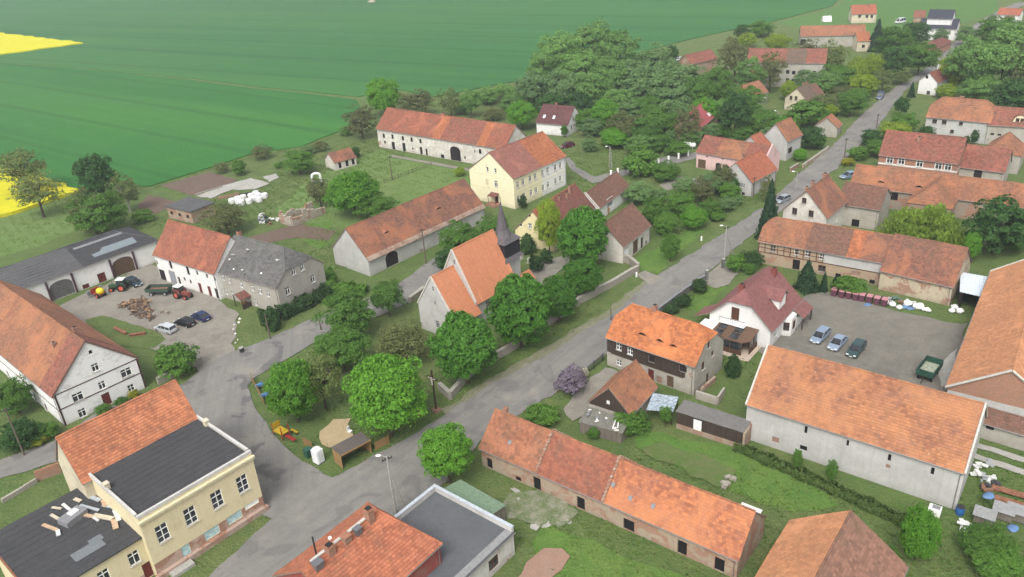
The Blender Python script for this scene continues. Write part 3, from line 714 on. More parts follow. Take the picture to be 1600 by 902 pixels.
# ------------------------------------------------------------------ measured layout (metres)
HOUSES = [
{'name':'farmhouse','label':'long white farmhouse with dark trim lines, orange roof and peeling gable beside the hall','cat':'house','c':(-76.3,115.31),'az':-43,'L':38.6,'W':13,'he':5.1,'hr':11.3,'wall':'white_peel','roof':'tile_orange_old','feats':[('w','R',0.21,6.74,1,1.3,'white'),('d','R',0.28,9.34,0.5,0.6,'hole'),('w','R',-3.31,3.46,1.5,1.4,'white'),('w','R',0.29,3.55,1,1.3,'white'),('w','R',4.08,3.82,1.6,1.4,'white'),('w','R',-3.49,0.73,1.1,1.4,'white'),('d','R',0.26,1.08,1.2,2.1,'red'),('w','R',4.04,1.05,1,1.2,'white'),('w','F',8.31,0.63,0.9,1.2,'brown'),('w','F',-3.04,0.63,0.9,1.2,'brown'),('w','F',12.52,0.63,0.9,1.2,'brown'),('w','F',1.97,0.58,0.8,1.1,'brown')],'sections':[(0,0.87,'tile_orange_old'),(0.87,1,'tile_red_old')],'chimneys':[(14.5,0.6,1.2,0.6,0.6),(12.3,-2.2,0.7,0.5,0.5)],'trim':1},
{'name':'farm_shed','label':'long white shed with dark felt roof and two arched gates behind the farmyard','cat':'shed','c':(-92.89,146.44),'az':47.74,'L':42.58,'W':13.61,'he':4.5,'hr':7.25,'wall':'white_plaster','roof':'felt_dark','feats':[('g','F',0.61,1.78,4.4,3.5,'grey'),('g','F',13.04,1.83,4.4,3.6,'plank'),('d','F',4.93,0.48,1.3,0.9,'red'),('d','F',8.33,1.03,1.6,2,'red')],'hipr':0.9,'sections':[(0,0.63,'felt_ribbed'),(0.63,1,'felt_dark')],'course':1.1,'step':0.01,'skylight':1,'piers':1},
{'name':'farm_building','label':'white farm building with red tile roof and two grey garage doors facing the yard','cat':'house','c':(-59.82,145.84),'az':-36.37,'L':19.67,'W':10.51,'he':5.5,'hr':11.14,'wall':'white_plaster','roof':'tile_red','feats':[('d','F',-9.34,3.83,0.5,1,'dark'),('d','F',-4.59,4.42,0.9,1.9,'dark'),('d','F',0.97,4.27,0.9,1.9,'dark'),('d','F',3.95,4.44,0.6,0.9,'dark'),('d','F',6.95,4.43,0.6,0.9,'dark'),('d','F',9.29,4.33,0.6,0.9,'dark'),('d','F',-8.59,1.23,2,2.4,'dark'),('d','F',-5.02,1.48,2.2,2.9,'steel'),('d','F',-2.98,1.03,0.8,2,'dark'),('d','F',-0.96,2.01,0.6,0.8,'dark'),('d','F',0.91,1.87,0.6,0.8,'dark'),('d','F',3.68,1.13,1,2.2,'red'),('d','F',6.58,1.13,1,2.2,'red'),('d','F',8.8,1.13,1,2.2,'dark')]},
{'name':'grey_house','label':'grey rendered house with patched grey slate roof and half hipped end','cat':'house','c':(-45.05,137.47),'az':-34.56,'L':16.74,'W':11.98,'he':5.5,'hr':10.53,'wall':'grey_plaster','roof':'slate_grey','feats':[('w','F',-6.59,4.46,0.8,1.3,'white'),('w','F',-5.04,4.2,0.8,1.3,'white'),('w','F',-1.72,3.97,0.8,1.3,'white'),('w','F',1.37,3.94,0.8,1.3,'white'),('w','F',3.3,3.78,0.8,1.3,'white'),('w','F',5.37,3.67,0.8,1.3,'white'),('w','F',-6.7,1.46,0.8,1.3,'white'),('w','F',-5.05,1.34,0.8,1.2,'white'),('w','F',1.4,1.02,0.8,1.3,'white'),('w','R',-1.34,6.79,0.9,1.3,'white'),('w','R',0.74,6.74,0.9,1.3,'white'),('w','R',2.71,3.58,1,1.5,'white'),('w','R',-3.46,3.88,1,1.5,'white')],'hipr':0.55,'chimneys':[(-7.4,0.4,1.1,0.7,0.6)],'roofbits':1},
{'name':'long_barn','label':'long grey barn with weathered red roof, pale eave band and arched dark gate','cat':'barn','c':(-20.25,158.02),'az':47.92,'L':33.88,'W':11.4,'he':3.5,'hr':9.01,'wall':'grey_white_plaster','roof':'tile_brown_red','feats':[('g','F',-10.84,1.53,3.3,3,'dark'),('d','F',-2.82,0.33,0.9,0.6,'bricked'),('b','F',1.81,1.53,2.6,3,'white'),('b','F',10.2,1.43,2.6,2.8,'white'),('d','F',14.42,0.43,1,0.8,'hole')],'eyebrows':[(-9.5,0.45,2.2),(5.5,0.48,2.2)],'eaveband':1},
{'name':'manor_barn','label':'very long crumbling white barn with red roof and lighter repair stripes','cat':'barn','c':(-14.58,221.65),'az':-38.98,'L':47.87,'W':11.14,'he':5.5,'hr':10.51,'wall':'white_crumble','roof':'tile_red','feats':[('d','F',-21.18,3.67,0.9,1.3,'hole'),('d','F',-17.56,3.87,0.9,1.3,'hole'),('d','F',-13.34,3.87,0.9,1.3,'hole'),('d','F',-9.88,3.92,0.9,1.3,'hole'),('d','F',-6.48,3.94,0.9,1.3,'hole'),('d','F',15.35,3.81,0.9,1.3,'hole'),('d','F',-21.06,1.77,0.8,0.8,'hole'),('d','F',-17.64,1.18,1.3,2.3,'dark'),('d','F',-13.3,1.28,1.2,2.5,'dark'),('d','F',-9.94,1.29,0.6,0.6,'hole'),('d','F',-6.56,1.13,1,2.2,'dark'),('d','F',-4.47,1.03,0.8,2,'dark'),('d','F',1.49,0.58,1.3,1.1,'hole'),('g','F',6.41,2.03,3.8,4,'dark'),('d','F',9.77,1.34,0.5,0.8,'hole'),('d','F',13.51,3.57,0.4,0.7,'hole')],'sections':[(0,0.46,'tile_red'),(0.46,0.53,'tile_orange'),(0.53,0.8,'tile_red_old'),(0.8,0.86,'tile_orange'),(0.86,1,'tile_red')],'chimneys':[(-2,0.5,1,0.8,0.8)]},
{'name':'school_house','label':'cream and white two storey house with pink and orange roof halves','cat':'house','c':(3.5,184.94),'az':47.41,'L':19.78,'W':14.35,'he':7.3,'hr':12.51,'wall':'cream_plaster','roof':'tile_pink','feats':[('w','F',-8.23,5.45,0.95,1.5,'white'),('w','F',-6.4,5.58,0.95,1.5,'white'),('w','F',-3.81,5.63,0.95,1.5,'white'),('w','F',-1.85,5.6,0.95,1.5,'white'),('w','F',0.81,5.57,0.95,1.5,'white'),('w','F',2.76,5.7,0.95,1.5,'white'),('w','F',5.59,5.54,0.95,1.5,'white'),('w','F',7.55,5.6,0.95,1.5,'white'),('w','F',-8.32,2.17,0.95,1.5,'white'),('w','F',-6.37,2.19,0.95,1.5,'white'),('w','F',-3.72,2.12,0.95,1.5,'white'),('w','F',-1.91,2.2,0.95,1.5,'white'),('w','F',0.73,2.01,0.95,1.5,'white'),('w','F',2.73,2.11,0.95,1.5,'white'),('w','F',5.61,2.24,0.95,1.5,'white'),('w','F',7.49,2.26,0.95,1.5,'white'),('w','L',-0.97,8.27,0.7,1.1,'white'),('w','L',1.52,8.36,0.7,1.1,'white'),('w','L',1.39,5.18,1,1.5,'white'),('b','L',-1.29,5.12,0.9,1.4,'white'),('d','L',1.36,1.08,1,2.1,'brown')],'sections':[(0,0.53,'tile_pink'),(0.53,1,'tile_orange')],'school':1,'bands':[('F',0,20,1,0.5,None)],'band_mat':['white_plaster']},
{'name':'cottage','label':'small yellow cottage with maroon tile roof behind the churchyard trees','cat':'house','c':(10.17,157.42),'az':55.65,'L':17.98,'W':9.58,'he':3.2,'hr':8.16,'wall':'yellow_plaster','roof':'tile_maroon','feats':[('d','L',-0.8,6.98,0.5,0.5,'hole'),('w','L',-0.85,4.74,0.8,1.2,'white'),('w','L',-3.06,4.56,0.6,0.7,'white')],'chimneys':[(3,-1.2,1.3,0.5,0.5),(5,-0.8,1.8,0.45,0.45),(0.5,-0.8,0.9,0.5,0.5)],'sections':[(0,0.28,'tile_orange'),(0.28,1,'tile_maroon')]},
{'name':'cottage_wing','label':'long low white outbuilding with brown tile roof adjoining the yellow cottage','cat':'outbuilding','c':(21.66,170.15),'az':56.14,'L':15.81,'W':6.6,'he':3,'hr':6.2,'wall':'white_plaster','roof':'tile_brown','feats':[('d','F',-2.04,2.59,2.6,2,'steel'),('w','F',3.45,2.57,0.8,0.9,'white')],'verge':1},
{'name':'small_barn','label':'small pale barn with brown roof and white door beside the road','cat':'barn','c':(21.88,146.88),'az':53.71,'L':12.21,'W':8.73,'he':3.6,'hr':7.67,'wall':'white_old','roof':'tile_brown','feats':[('d','F',-4.31,1.23,1.9,2.4,'white'),('d','F',-0.44,1.48,2.2,2.9,'plank'),('d','F',2.34,1.18,1,2.3,'dark'),('d','F',4.28,0.48,0.8,0.9,'hole')]},
{'name':'timber_house','label':'two storey house with bright orange half hipped roof and dark boarded upper storey','cat':'house','c':(22.1,102.35),'az':-41.52,'L':15.01,'W':9.27,'he':4.9,'hr':9.08,'wall':'grey_plaster2','roof':'tile_bright','feats':[('w','F',-5.21,3.95,0.9,1.2,'white'),('w','F',-3.25,3.81,0.9,1.2,'white'),('d','F',0.42,3.69,1,1.1,'dark'),('d','F',5.48,3.81,1.2,1,'dark'),('w','F',-5.22,1.14,0.9,1,'white'),('d','F',0.33,0.98,1,1.9,'red'),('d','F',3.53,0.98,1.1,1.9,'plank'),('d','F',1.75,0.63,0.9,1.2,'bricked'),('w','R',-0.44,6.45,0.7,1.1,'brown'),('w','R',-1.86,3.72,0.9,1.3,'brown'),('w','R',0.91,4.35,0.7,0.9,'brown'),('d','R',-0.21,0.83,0.9,1.6,'plank')],'hipl':0.42,'hipr':0.42,'eyebrows':[(-2,0.34,1.9),(1,0.32,1.9),(3.3,0.3,1.9)],'chimneys':[(-1.8,0.1,1,0.6,0.6)],'bands':[('F',2.45,9,1,None,5.9)],'band_mat':['dark_boards'],'boards':1},
{'name':'gable_shed','label':'small shed with orange roof and black boarded gable in front of the timber house','cat':'shed','c':(14.24,91.95),'az':53.76,'L':8.06,'W':6.71,'he':2.6,'hr':6.08,'wall':'grey_plaster2','roof':'tile_orange_old','feats':[('d','L',-0.2,3.6,0.5,0.6,'white')],'bands':[('L',2.4,9,1,None,None)],'band_mat':['dark_boards']},
{'name':'brick_row','label':'long low brick outbuilding row with patchy orange roof in three sections','cat':'outbuilding','c':(10.23,74.23),'az':-38.8,'L':34.62,'W':7.81,'he':2.8,'hr':6.57,'wall':'brick_patchy','roof':'tile_row','feats':[('d','F',-8.42,0.98,1.1,1.9,'hole'),('d','F',-2.11,0.93,1.1,1.8,'hole'),('d','F',4.31,0.83,1.4,1.6,'hole'),('d','F',10.9,0.98,1.1,1.9,'hole'),('d','F',15.2,0.93,1.1,1.8,'hole'),('d','F',-11.31,0.38,0.8,0.7,'hole'),('d','F',-6.04,0.38,0.8,0.7,'bricked'),('d','F',7.64,0.33,0.9,0.6,'bricked'),('d','F',-15.85,0.83,0.9,1.6,'hole')],'sections':[(0,0.26,'tile_row_a'),(0.26,0.53,'tile_red'),(0.53,1,'tile_row')],'firewalls':1},
{'name':'big_barn','label':'large pale rendered barn with mottled orange roof along the hedge','cat':'barn','c':(42.4,80.82),'az':-38.67,'L':25.27,'W':12.51,'he':5.4,'hr':11.03,'wall':'grey_white_plaster','roof':'tile_mottled','feats':[('d','F',-4.88,4.3,0.35,1.1,'hole'),('d','F',0.09,4.32,0.3,0.9,'hole'),('d','F',4.81,4.16,0.35,1,'hole'),('d','F',9.39,4.21,0.35,1,'hole'),('d','F',-4.92,1.5,0.9,0.7,'hole'),('d','F',4.82,2.91,0.5,0.5,'bricked'),('d','F',-8.43,1.32,0.9,0.8,'bricked')],'verge':1},
{'name':'tenement_row','label':'long two storey farm house with half timbered upper floor and mottled red roof','cat':'house','c':(57.94,132.92),'az':-35.76,'L':22.57,'W':8.64,'he':4.4,'hr':8.03,'wall':'brown_timber','roof':'tile_brown_red','feats':[('w','F',-8.38,3.41,1,1.2,'grey'),('w','F',-4.05,3.54,0.9,1.1,'white'),('w','F',-2.08,3.59,0.9,1.1,'white'),('w','F',0.43,3.5,0.9,1.1,'white'),('d','F',3.66,3.4,0.5,0.8,'hole'),('d','F',6.48,3.43,0.5,0.8,'hole'),('d','F',9.24,3.45,0.5,0.8,'hole'),('d','F',-3.91,1.03,1.3,2,'hole'),('w','F',0.67,1.24,1.3,1.2,'brown'),('d','F',3.58,0.43,0.9,0.8,'hole'),('d','F',6.48,1.49,1.5,0.8,'bricked'),('d','F',9.28,0.43,0.9,0.8,'hole')],'hipl':0.45,'sections':[(0,0.38,'tile_orange_old'),(0.38,0.7,'tile_brown'),(0.7,0.8,'tile_orange'),(0.8,1,'tile_brown_red')],'timber':1},
{'name':'tenement_barn','label':'lower barn end of the farm house row with peeling brick wall behind rubbish heaps','cat':'barn','c':(71.27,122.56),'az':-42.03,'L':11.67,'W':11.61,'he':3.5,'hr':8.37,'wall':'cream_brick','roof':'tile_brown_red','feats':[]},
{'name':'white_house','label':'white house with stained gable and brown roof close to the road spruce','cat':'house','c':(62.38,150.32),'az':47.94,'L':11.3,'W':9.24,'he':5,'hr':9.79,'wall':'white_old','roof':'tile_brown_red','feats':[('w','L',-0.36,7.7,0.9,1.2,'brown'),('w','L',-2.06,5.15,1,1.4,'brown'),('w','L',1.25,5.28,1,1.4,'brown'),('w','F',0.61,2.64,0.8,1.3,'white'),('w','F',4.82,2.75,0.8,1.3,'white')],'chimneys':[(-3.6,0.8,1,0.5,0.5),(-1.2,0.6,1.3,0.5,0.5),(4.3,0.3,1,0.7,0.7)]},
{'name':'grey_annex','label':'brown roofed grey annex between the white house and the long orange barn','cat':'outbuilding','c':(73.5,153),'az':-38,'L':8.5,'W':9.5,'he':4.4,'hr':7.6,'wall':'grey_plaster2','roof':'tile_brown','feats':[('d','F',-0.1,0.83,1.5,1.6,'hole')]},
{'name':'orange_barn','label':'very long barn with orange roof and eyebrow vents behind the weeping willow','cat':'barn','c':(92.86,155.05),'az':-35.5,'L':38.9,'W':8.84,'he':4,'hr':7.45,'wall':'brick_grey','roof':'tile_orange_old','feats':[('d','F',-10.41,2.76,1.6,1.6,'hole')],'eyebrows':[(-13.5,0.3,2.2),(-6,0.3,2.2)]},
{'name':'brick_house','label':'red brick house with five white framed windows and dull red roof','cat':'house','c':(96,174.94),'az':-36.73,'L':16.64,'W':10.82,'he':6,'hr':10.54,'wall':'brick_red','roof':'tile_dull_red','feats':[('w','F',-5.75,5.07,1.3,1.4,'whitesur'),('w','F',-3.32,5.11,1.3,1.4,'whitesur'),('w','F',0.5,5.05,1.3,1.4,'whitesur'),('w','F',4.35,5,1.3,1.4,'whitesur'),('w','F',6.25,5.02,1.3,1.4,'whitesur')],'bands':[('F',4,4.35,1,None,None),('R',4,4.35,1,None,None)],'band_mat':['white_plaster'],'chimneys':[(-1,-1.5,0.8,0.7,0.6)]},
{'name':'brick_wing','label':'lower wing of the red brick house with plain dull red roof','cat':'outbuilding','c':(107.82,170.34),'az':-39.06,'L':9.96,'W':8.99,'he':4,'hr':8.05,'wall':'grey_plaster2','roof':'tile_dull_red','feats':[('g','F',-0.17,2.97,1.6,2,'dark')]},
{'name':'hipped_house','label':'pale grey house with orange half hipped roof below the big tree','cat':'house','c':(120.83,204.26),'az':-39.22,'L':15.19,'W':9.94,'he':5.5,'hr':9.97,'wall':'grey_white_plaster','roof':'tile_orange_old','feats':[('w','F',-5.35,4.54,1.1,1.1,'brown'),('w','F',-3.07,4.53,1.1,1.1,'brown'),('w','F',0.85,4.6,0.9,0.9,'brown'),('w','F',-0.87,2.34,0.9,1,'brown')],'hipl':0.5,'hipr':0.5,'chimneys':[(-0.8,0.3,0.8,0.9,0.6)]},
{'name':'dormer_house','label':'long grey house with red roof and small arched dormer at the right edge','cat':'house','c':(133.86,195.47),'az':-30,'L':19.68,'W':9.93,'he':5,'hr':8.61,'wall':'grey_plaster2','roof':'tile_red_old','feats':[('d','F',-8.17,2.72,0.8,0.5,'hole'),('d','F',-6.6,2.66,0.8,0.5,'hole'),('d','F',-4.54,2.46,0.9,0.5,'hole')],'dormer31':1},
{'name':'pink_house','label':'long pink house with orange roof at the bend of the lane','cat':'house','c':(57.79,190.41),'az':-44.1,'L':18.05,'W':8.5,'he':4,'hr':7.32,'wall':'pink_plaster','roof':'tile_orange_old','feats':[('d','F',-7.26,1.18,2.2,2.3,'plank'),('g','F',-2.62,1.13,1.6,2.2,'dark'),('g','F',-0.53,1.03,1.8,2,'dark'),('d','F',-1.58,3.43,0.4,0.4,'hole'),('d','F',-5.9,3.27,0.4,0.4,'hole'),('w','R',3.56,3.68,0.7,1,'white')],'sections':[(0,0.3,'tile_red_old'),(0.3,0.7,'tile_orange_old'),(0.7,1,'tile_red_old')],'parapet_r':1},
{'name':'pink_house_wing','label':'grey walled cross wing with clean orange red roof beside the road','cat':'house','c':(56.79,177.41),'az':43.85,'L':11.7,'W':8.94,'he':3.4,'hr':7.42,'wall':'grey_white_plaster','roof':'tile_salmon','feats':[('w','L',2.05,2.31,1,1.1,'white'),('d','L',2.27,0.38,0.8,0.7,'hole')],'chimneys':[(-2,0.3,0.9,0.6,0.6)]},
{'name':'roadside_house','label':'house with plain grey gable and mottled orange roof above the pink house','cat':'house','c':(71.84,198.91),'az':42,'L':7.6,'W':7.49,'he':5,'hr':9.09,'wall':'grey_white_plaster','roof':'tile_orange_old','feats':[('d','F',-1.69,2.32,2,1.5,'dark')]},
{'name':'red_lean_house','label':'low annex with clean red roof against the grey gable by the road','cat':'outbuilding','c':(63.9,195.5),'az':42,'L':5,'W':8.2,'he':3.6,'hr':7,'wall':'grey_white_plaster','roof':'tile_salmon','feats':[]},
{'name':'raspberry_house','label':'house with bright raspberry pink roof and two roof lights among trees','cat':'house','c':(56.27,225.66),'az':60.07,'L':16.91,'W':8.29,'he':3.6,'hr':7.08,'wall':'brick_patchy','roof':'tile_raspberry','feats':[],'skylights':[(1.6,0.28),(2.9,0.28)],'chimneys':[(-1.5,0.6,1.2,0.5,0.5)]},
{'name':'new_house','label':'modern white house with dark maroon roof behind the school house','cat':'house','c':(17.65,236.6),'az':-31.35,'L':10.67,'W':10.36,'he':3.3,'hr':7.65,'wall':'white_clean','roof':'tile_maroon_clean','feats':[('w','R',-1.09,4.5,0.8,1.4,'brown'),('w','R',1.08,4.39,0.8,1.4,'brown'),('w','R',-2.26,2.13,0.8,1.2,'brown'),('w','R',-0.53,1.99,0.8,1.2,'brown')],'skylights':[(-3.2,0.35),(0,0.35)],'chimneys':[(-1,0.4,1,0.6,0.6)]},
{'name':'roadside_shed','label':'small grey shed with orange roof on the grass triangle by the road','cat':'shed','c':(89.85,214.01),'az':55.6,'L':5.2,'W':6.4,'he':2.6,'hr':5.2,'wall':'grey_plaster','roof':'tile_orange_old','feats':[]},
{'name':'cream_house','label':'old cream house with grey brown roof and two chimneys under the granary','cat':'house','c':(92.74,242.48),'az':40.84,'L':7.56,'W':7.91,'he':3.4,'hr':6.96,'wall':'cream_old','roof':'tile_greybrown','feats':[('w','L',-1.73,3.76,0.9,1.2,'brown'),('w','L',-0.09,3.89,0.9,1.2,'brown'),('w','F',-2.13,1.59,0.9,1.6,'brown'),('w','F',1.06,1.53,0.9,1.5,'brown')],'chimneys':[(1,0.5,1.1,0.5,0.5),(3,0.5,1.1,0.5,0.5)]},
{'name':'cream_house_wing','label':'brown red roofed wing behind the old cream house','cat':'house','c':(96.38,244.86),'az':44.3,'L':4.31,'W':7.16,'he':3.4,'hr':6.63,'wall':'cream_old','roof':'tile_brown','feats':[]},
{'name':'hidden_house','label':'pale house with faded orange roof half hidden by garden trees','cat':'house','c':(77.97,250.89),'az':36.92,'L':12.83,'W':7.63,'he':3.5,'hr':6.7,'wall':'white_old','roof':'tile_orange_old','feats':[]},
{'name':'ruddy_barn','label':'barn with dusky red roof at the edge of the wood by the fields','cat':'barn','c':(75.63,305.41),'az':33.51,'L':14.25,'W':7.09,'he':4,'hr':6.97,'wall':'brick_patchy','roof':'tile_dull_red','feats':[]},
{'name':'granary','label':'tall grey granary with broken red roof and rows of small windows','cat':'granary','c':(98.54,274.97),'az':-22.84,'L':25.4,'W':8.8,'he':8,'hr':11.96,'wall':'grey_plaster','roof':'tile_brown_red','feats':[('d','F',0.88,5.05,1.1,1.2,'hole'),('d','F',2.83,4.85,1.1,1.2,'hole'),('d','F',5,4.66,1.1,1.2,'hole'),('d','F',6.89,4.91,1.1,1.2,'hole'),('d','F',9.22,4.95,1.1,1.2,'hole'),('d','F',1.11,2.35,1.1,1.2,'hole'),('d','F',2.86,2.16,1.1,1.2,'hole'),('d','F',5.23,2.2,1.1,1.2,'hole'),('d','F',-2.85,5.45,1.1,1.2,'hole'),('d','F',-5.47,5.41,1.1,1.2,'hole')],'sections':[(0,0.5,'tile_dull_red'),(0.5,0.75,'tile_greybrown'),(0.75,1,'tile_red_old')]},
{'name':'granary_lean_to','label':'small red roofed building in front of the tall granary','cat':'outbuilding','c':(86.54,272.53),'az':-12.67,'L':4.13,'W':7.54,'he':4,'hr':7.17,'wall':'brick_patchy','roof':'tile_dull_red','feats':[]},
{'name':'far_orange_barn','label':'far long barn with mossy orange roof beside the fields','cat':'barn','c':(138.21,336.29),'az':-14.82,'L':25.02,'W':8.23,'he':4.5,'hr':7.95,'wall':'grey_plaster','roof':'tile_orange_old','feats':[('d','F',-11.27,2.22,2,2.4,'hole')]},
{'name':'far_orange_house','label':'far house with bright orange roof left of the dark spruce','cat':'house','c':(145.01,322.95),'az':-8.03,'L':5.19,'W':6.85,'he':4,'hr':6.87,'wall':'cream_old','roof':'tile_orange','feats':[('w','F',-0.01,2,1.2,1.2,'brown')]},
{'name':'bend_house','label':'white gabled house with red roof where the road bends away','cat':'house','c':(137.98,251.52),'az':39.85,'L':9.98,'W':6.1,'he':4,'hr':6.75,'wall':'white_clean','roof':'tile_red_old','feats':[('d','L',-0.67,5.39,0.8,1,'hole'),('w','L',0.52,0.63,1,1.2,'brown')],'chimneys':[(3.5,0.6,1.6,0.9,0.9,'W:white_clean')]},
{'name':'blue_roof_hall','label':'large white building with dark slate blue roof at the far end','cat':'building','c':(183.11,337.45),'az':-33.74,'L':14.09,'W':12.89,'he':4.5,'hr':7.37,'wall':'white_clean','roof':'slate_blue','feats':[('w','F',2.48,2.96,1.6,1.4,'brown')],'course':0.5},
{'name':'blue_roof_upper','label':'taller rear block with dark slate blue roof behind the blue roofed hall','cat':'building','c':(183.32,337.55),'az':-35.23,'L':9.49,'W':9.04,'he':8,'hr':10.83,'wall':'white_clean','roof':'slate_blue','feats':[],'course':0.5},
{'name':'maroon_bungalow','label':'far bungalow with maroon hipped roof below the blue roofed building','cat':'house','c':(168.05,309.68),'az':40.69,'L':14.35,'W':6.2,'he':2.8,'hr':4.74,'wall':'brick_tan','roof':'tile_maroon','feats':[],'hipl':0.8,'hipr':0.8},
{'name':'field_house','label':'lone house with pink red roof standing in the far green meadow','cat':'house','c':(172.61,387.16),'az':-13.47,'L':10.96,'W':9.44,'he':4,'hr':7.43,'wall':'cream_old','roof':'tile_salmon','feats':[('w','F',-1.92,3.14,1.2,1.3,'brown'),('w','F',1.24,2.93,1.2,1.3,'brown'),('w','F',3.34,2.86,1.2,1.3,'brown')],'chimneys':[(2,-0.8,1,0.6,0.6)]},
{'name':'corner_house','label':'far white house with orange red roof in the top right corner','cat':'house','c':(223.89,356.79),'az':-43.86,'L':9.01,'W':6.47,'he':4,'hr':6.35,'wall':'white_clean','roof':'tile_salmon','feats':[('d','F',0.55,2.79,4,1.6,'bricked')]},
{'name':'far_red_house','label':'small far house with dull red roof beside the blue roofed building','cat':'house','c':(189.19,366.62),'az':-26.2,'L':4.8,'W':5.69,'he':4,'hr':6.39,'wall':'brick_patchy','roof':'tile_red_old','feats':[]},
{'name':'right_barn','label':'huge barn with plain light orange roof cut by the right edge','cat':'barn','c':(72.04,96.73),'az':-126.99,'L':39.39,'W':13.2,'he':5,'hr':9.6,'wall':'grey_white_plaster','roof':'tile_plain','feats':[],'bands':[('R',4.7,12,1,None,None)],'band_mat':['brick_tan'],'verge':1,'amp':0.06},
{'name':'foreground_barn','label':'barn roof with orange and brown slopes at the bottom right edge','cat':'barn','c':(27.78,55.17),'az':51,'L':15,'W':11.8,'he':3.8,'hr':8.1,'wall':'brick_patchy','roof':'tile_plain_brown','feats':[],'roof_back':'tile_plain'},
{'name':'low_shed','label':'low grey shed with rusty brown roof below the huge right barn','cat':'shed','c':(61.18,79.88),'az':-40.31,'L':6.8,'W':3.49,'he':2.4,'hr':3.76,'wall':'grey_plaster','roof':'tile_brown','feats':[('d','F',-2.17,1.99,0.9,0.8,'hole')]},
{'name':'hall_house','label':'steep red tiled street block behind the flat roofed yellow hall','cat':'house','c':(-48.2,81.2),'az':47.5,'L':14.8,'W':7.4,'he':8.3,'hr':13.3,'wall':'cream_old','roof':'tile_hall','feats':[('w','L',1,5.2,0.8,1.2,'brown'),('d','L',-1.8,1.2,1,2.1,'dark')]},
{'name':'foreground_house','label':'hipped red tiled house with chimneys and hatches at the bottom edge','cat':'house','c':(-17.49,61.06),'az':50.6,'L':13,'W':11.3,'he':6,'hr':10,'wall':'red_wall','roof':'tile_foreground','feats':[],'hipr':1,'hipk':0.55,'chimneys':[(2.1,-0.25,1.5,0.75,0.75),(-3.2,-0.3,1,0.8,0.8)],'hatch':1},
]
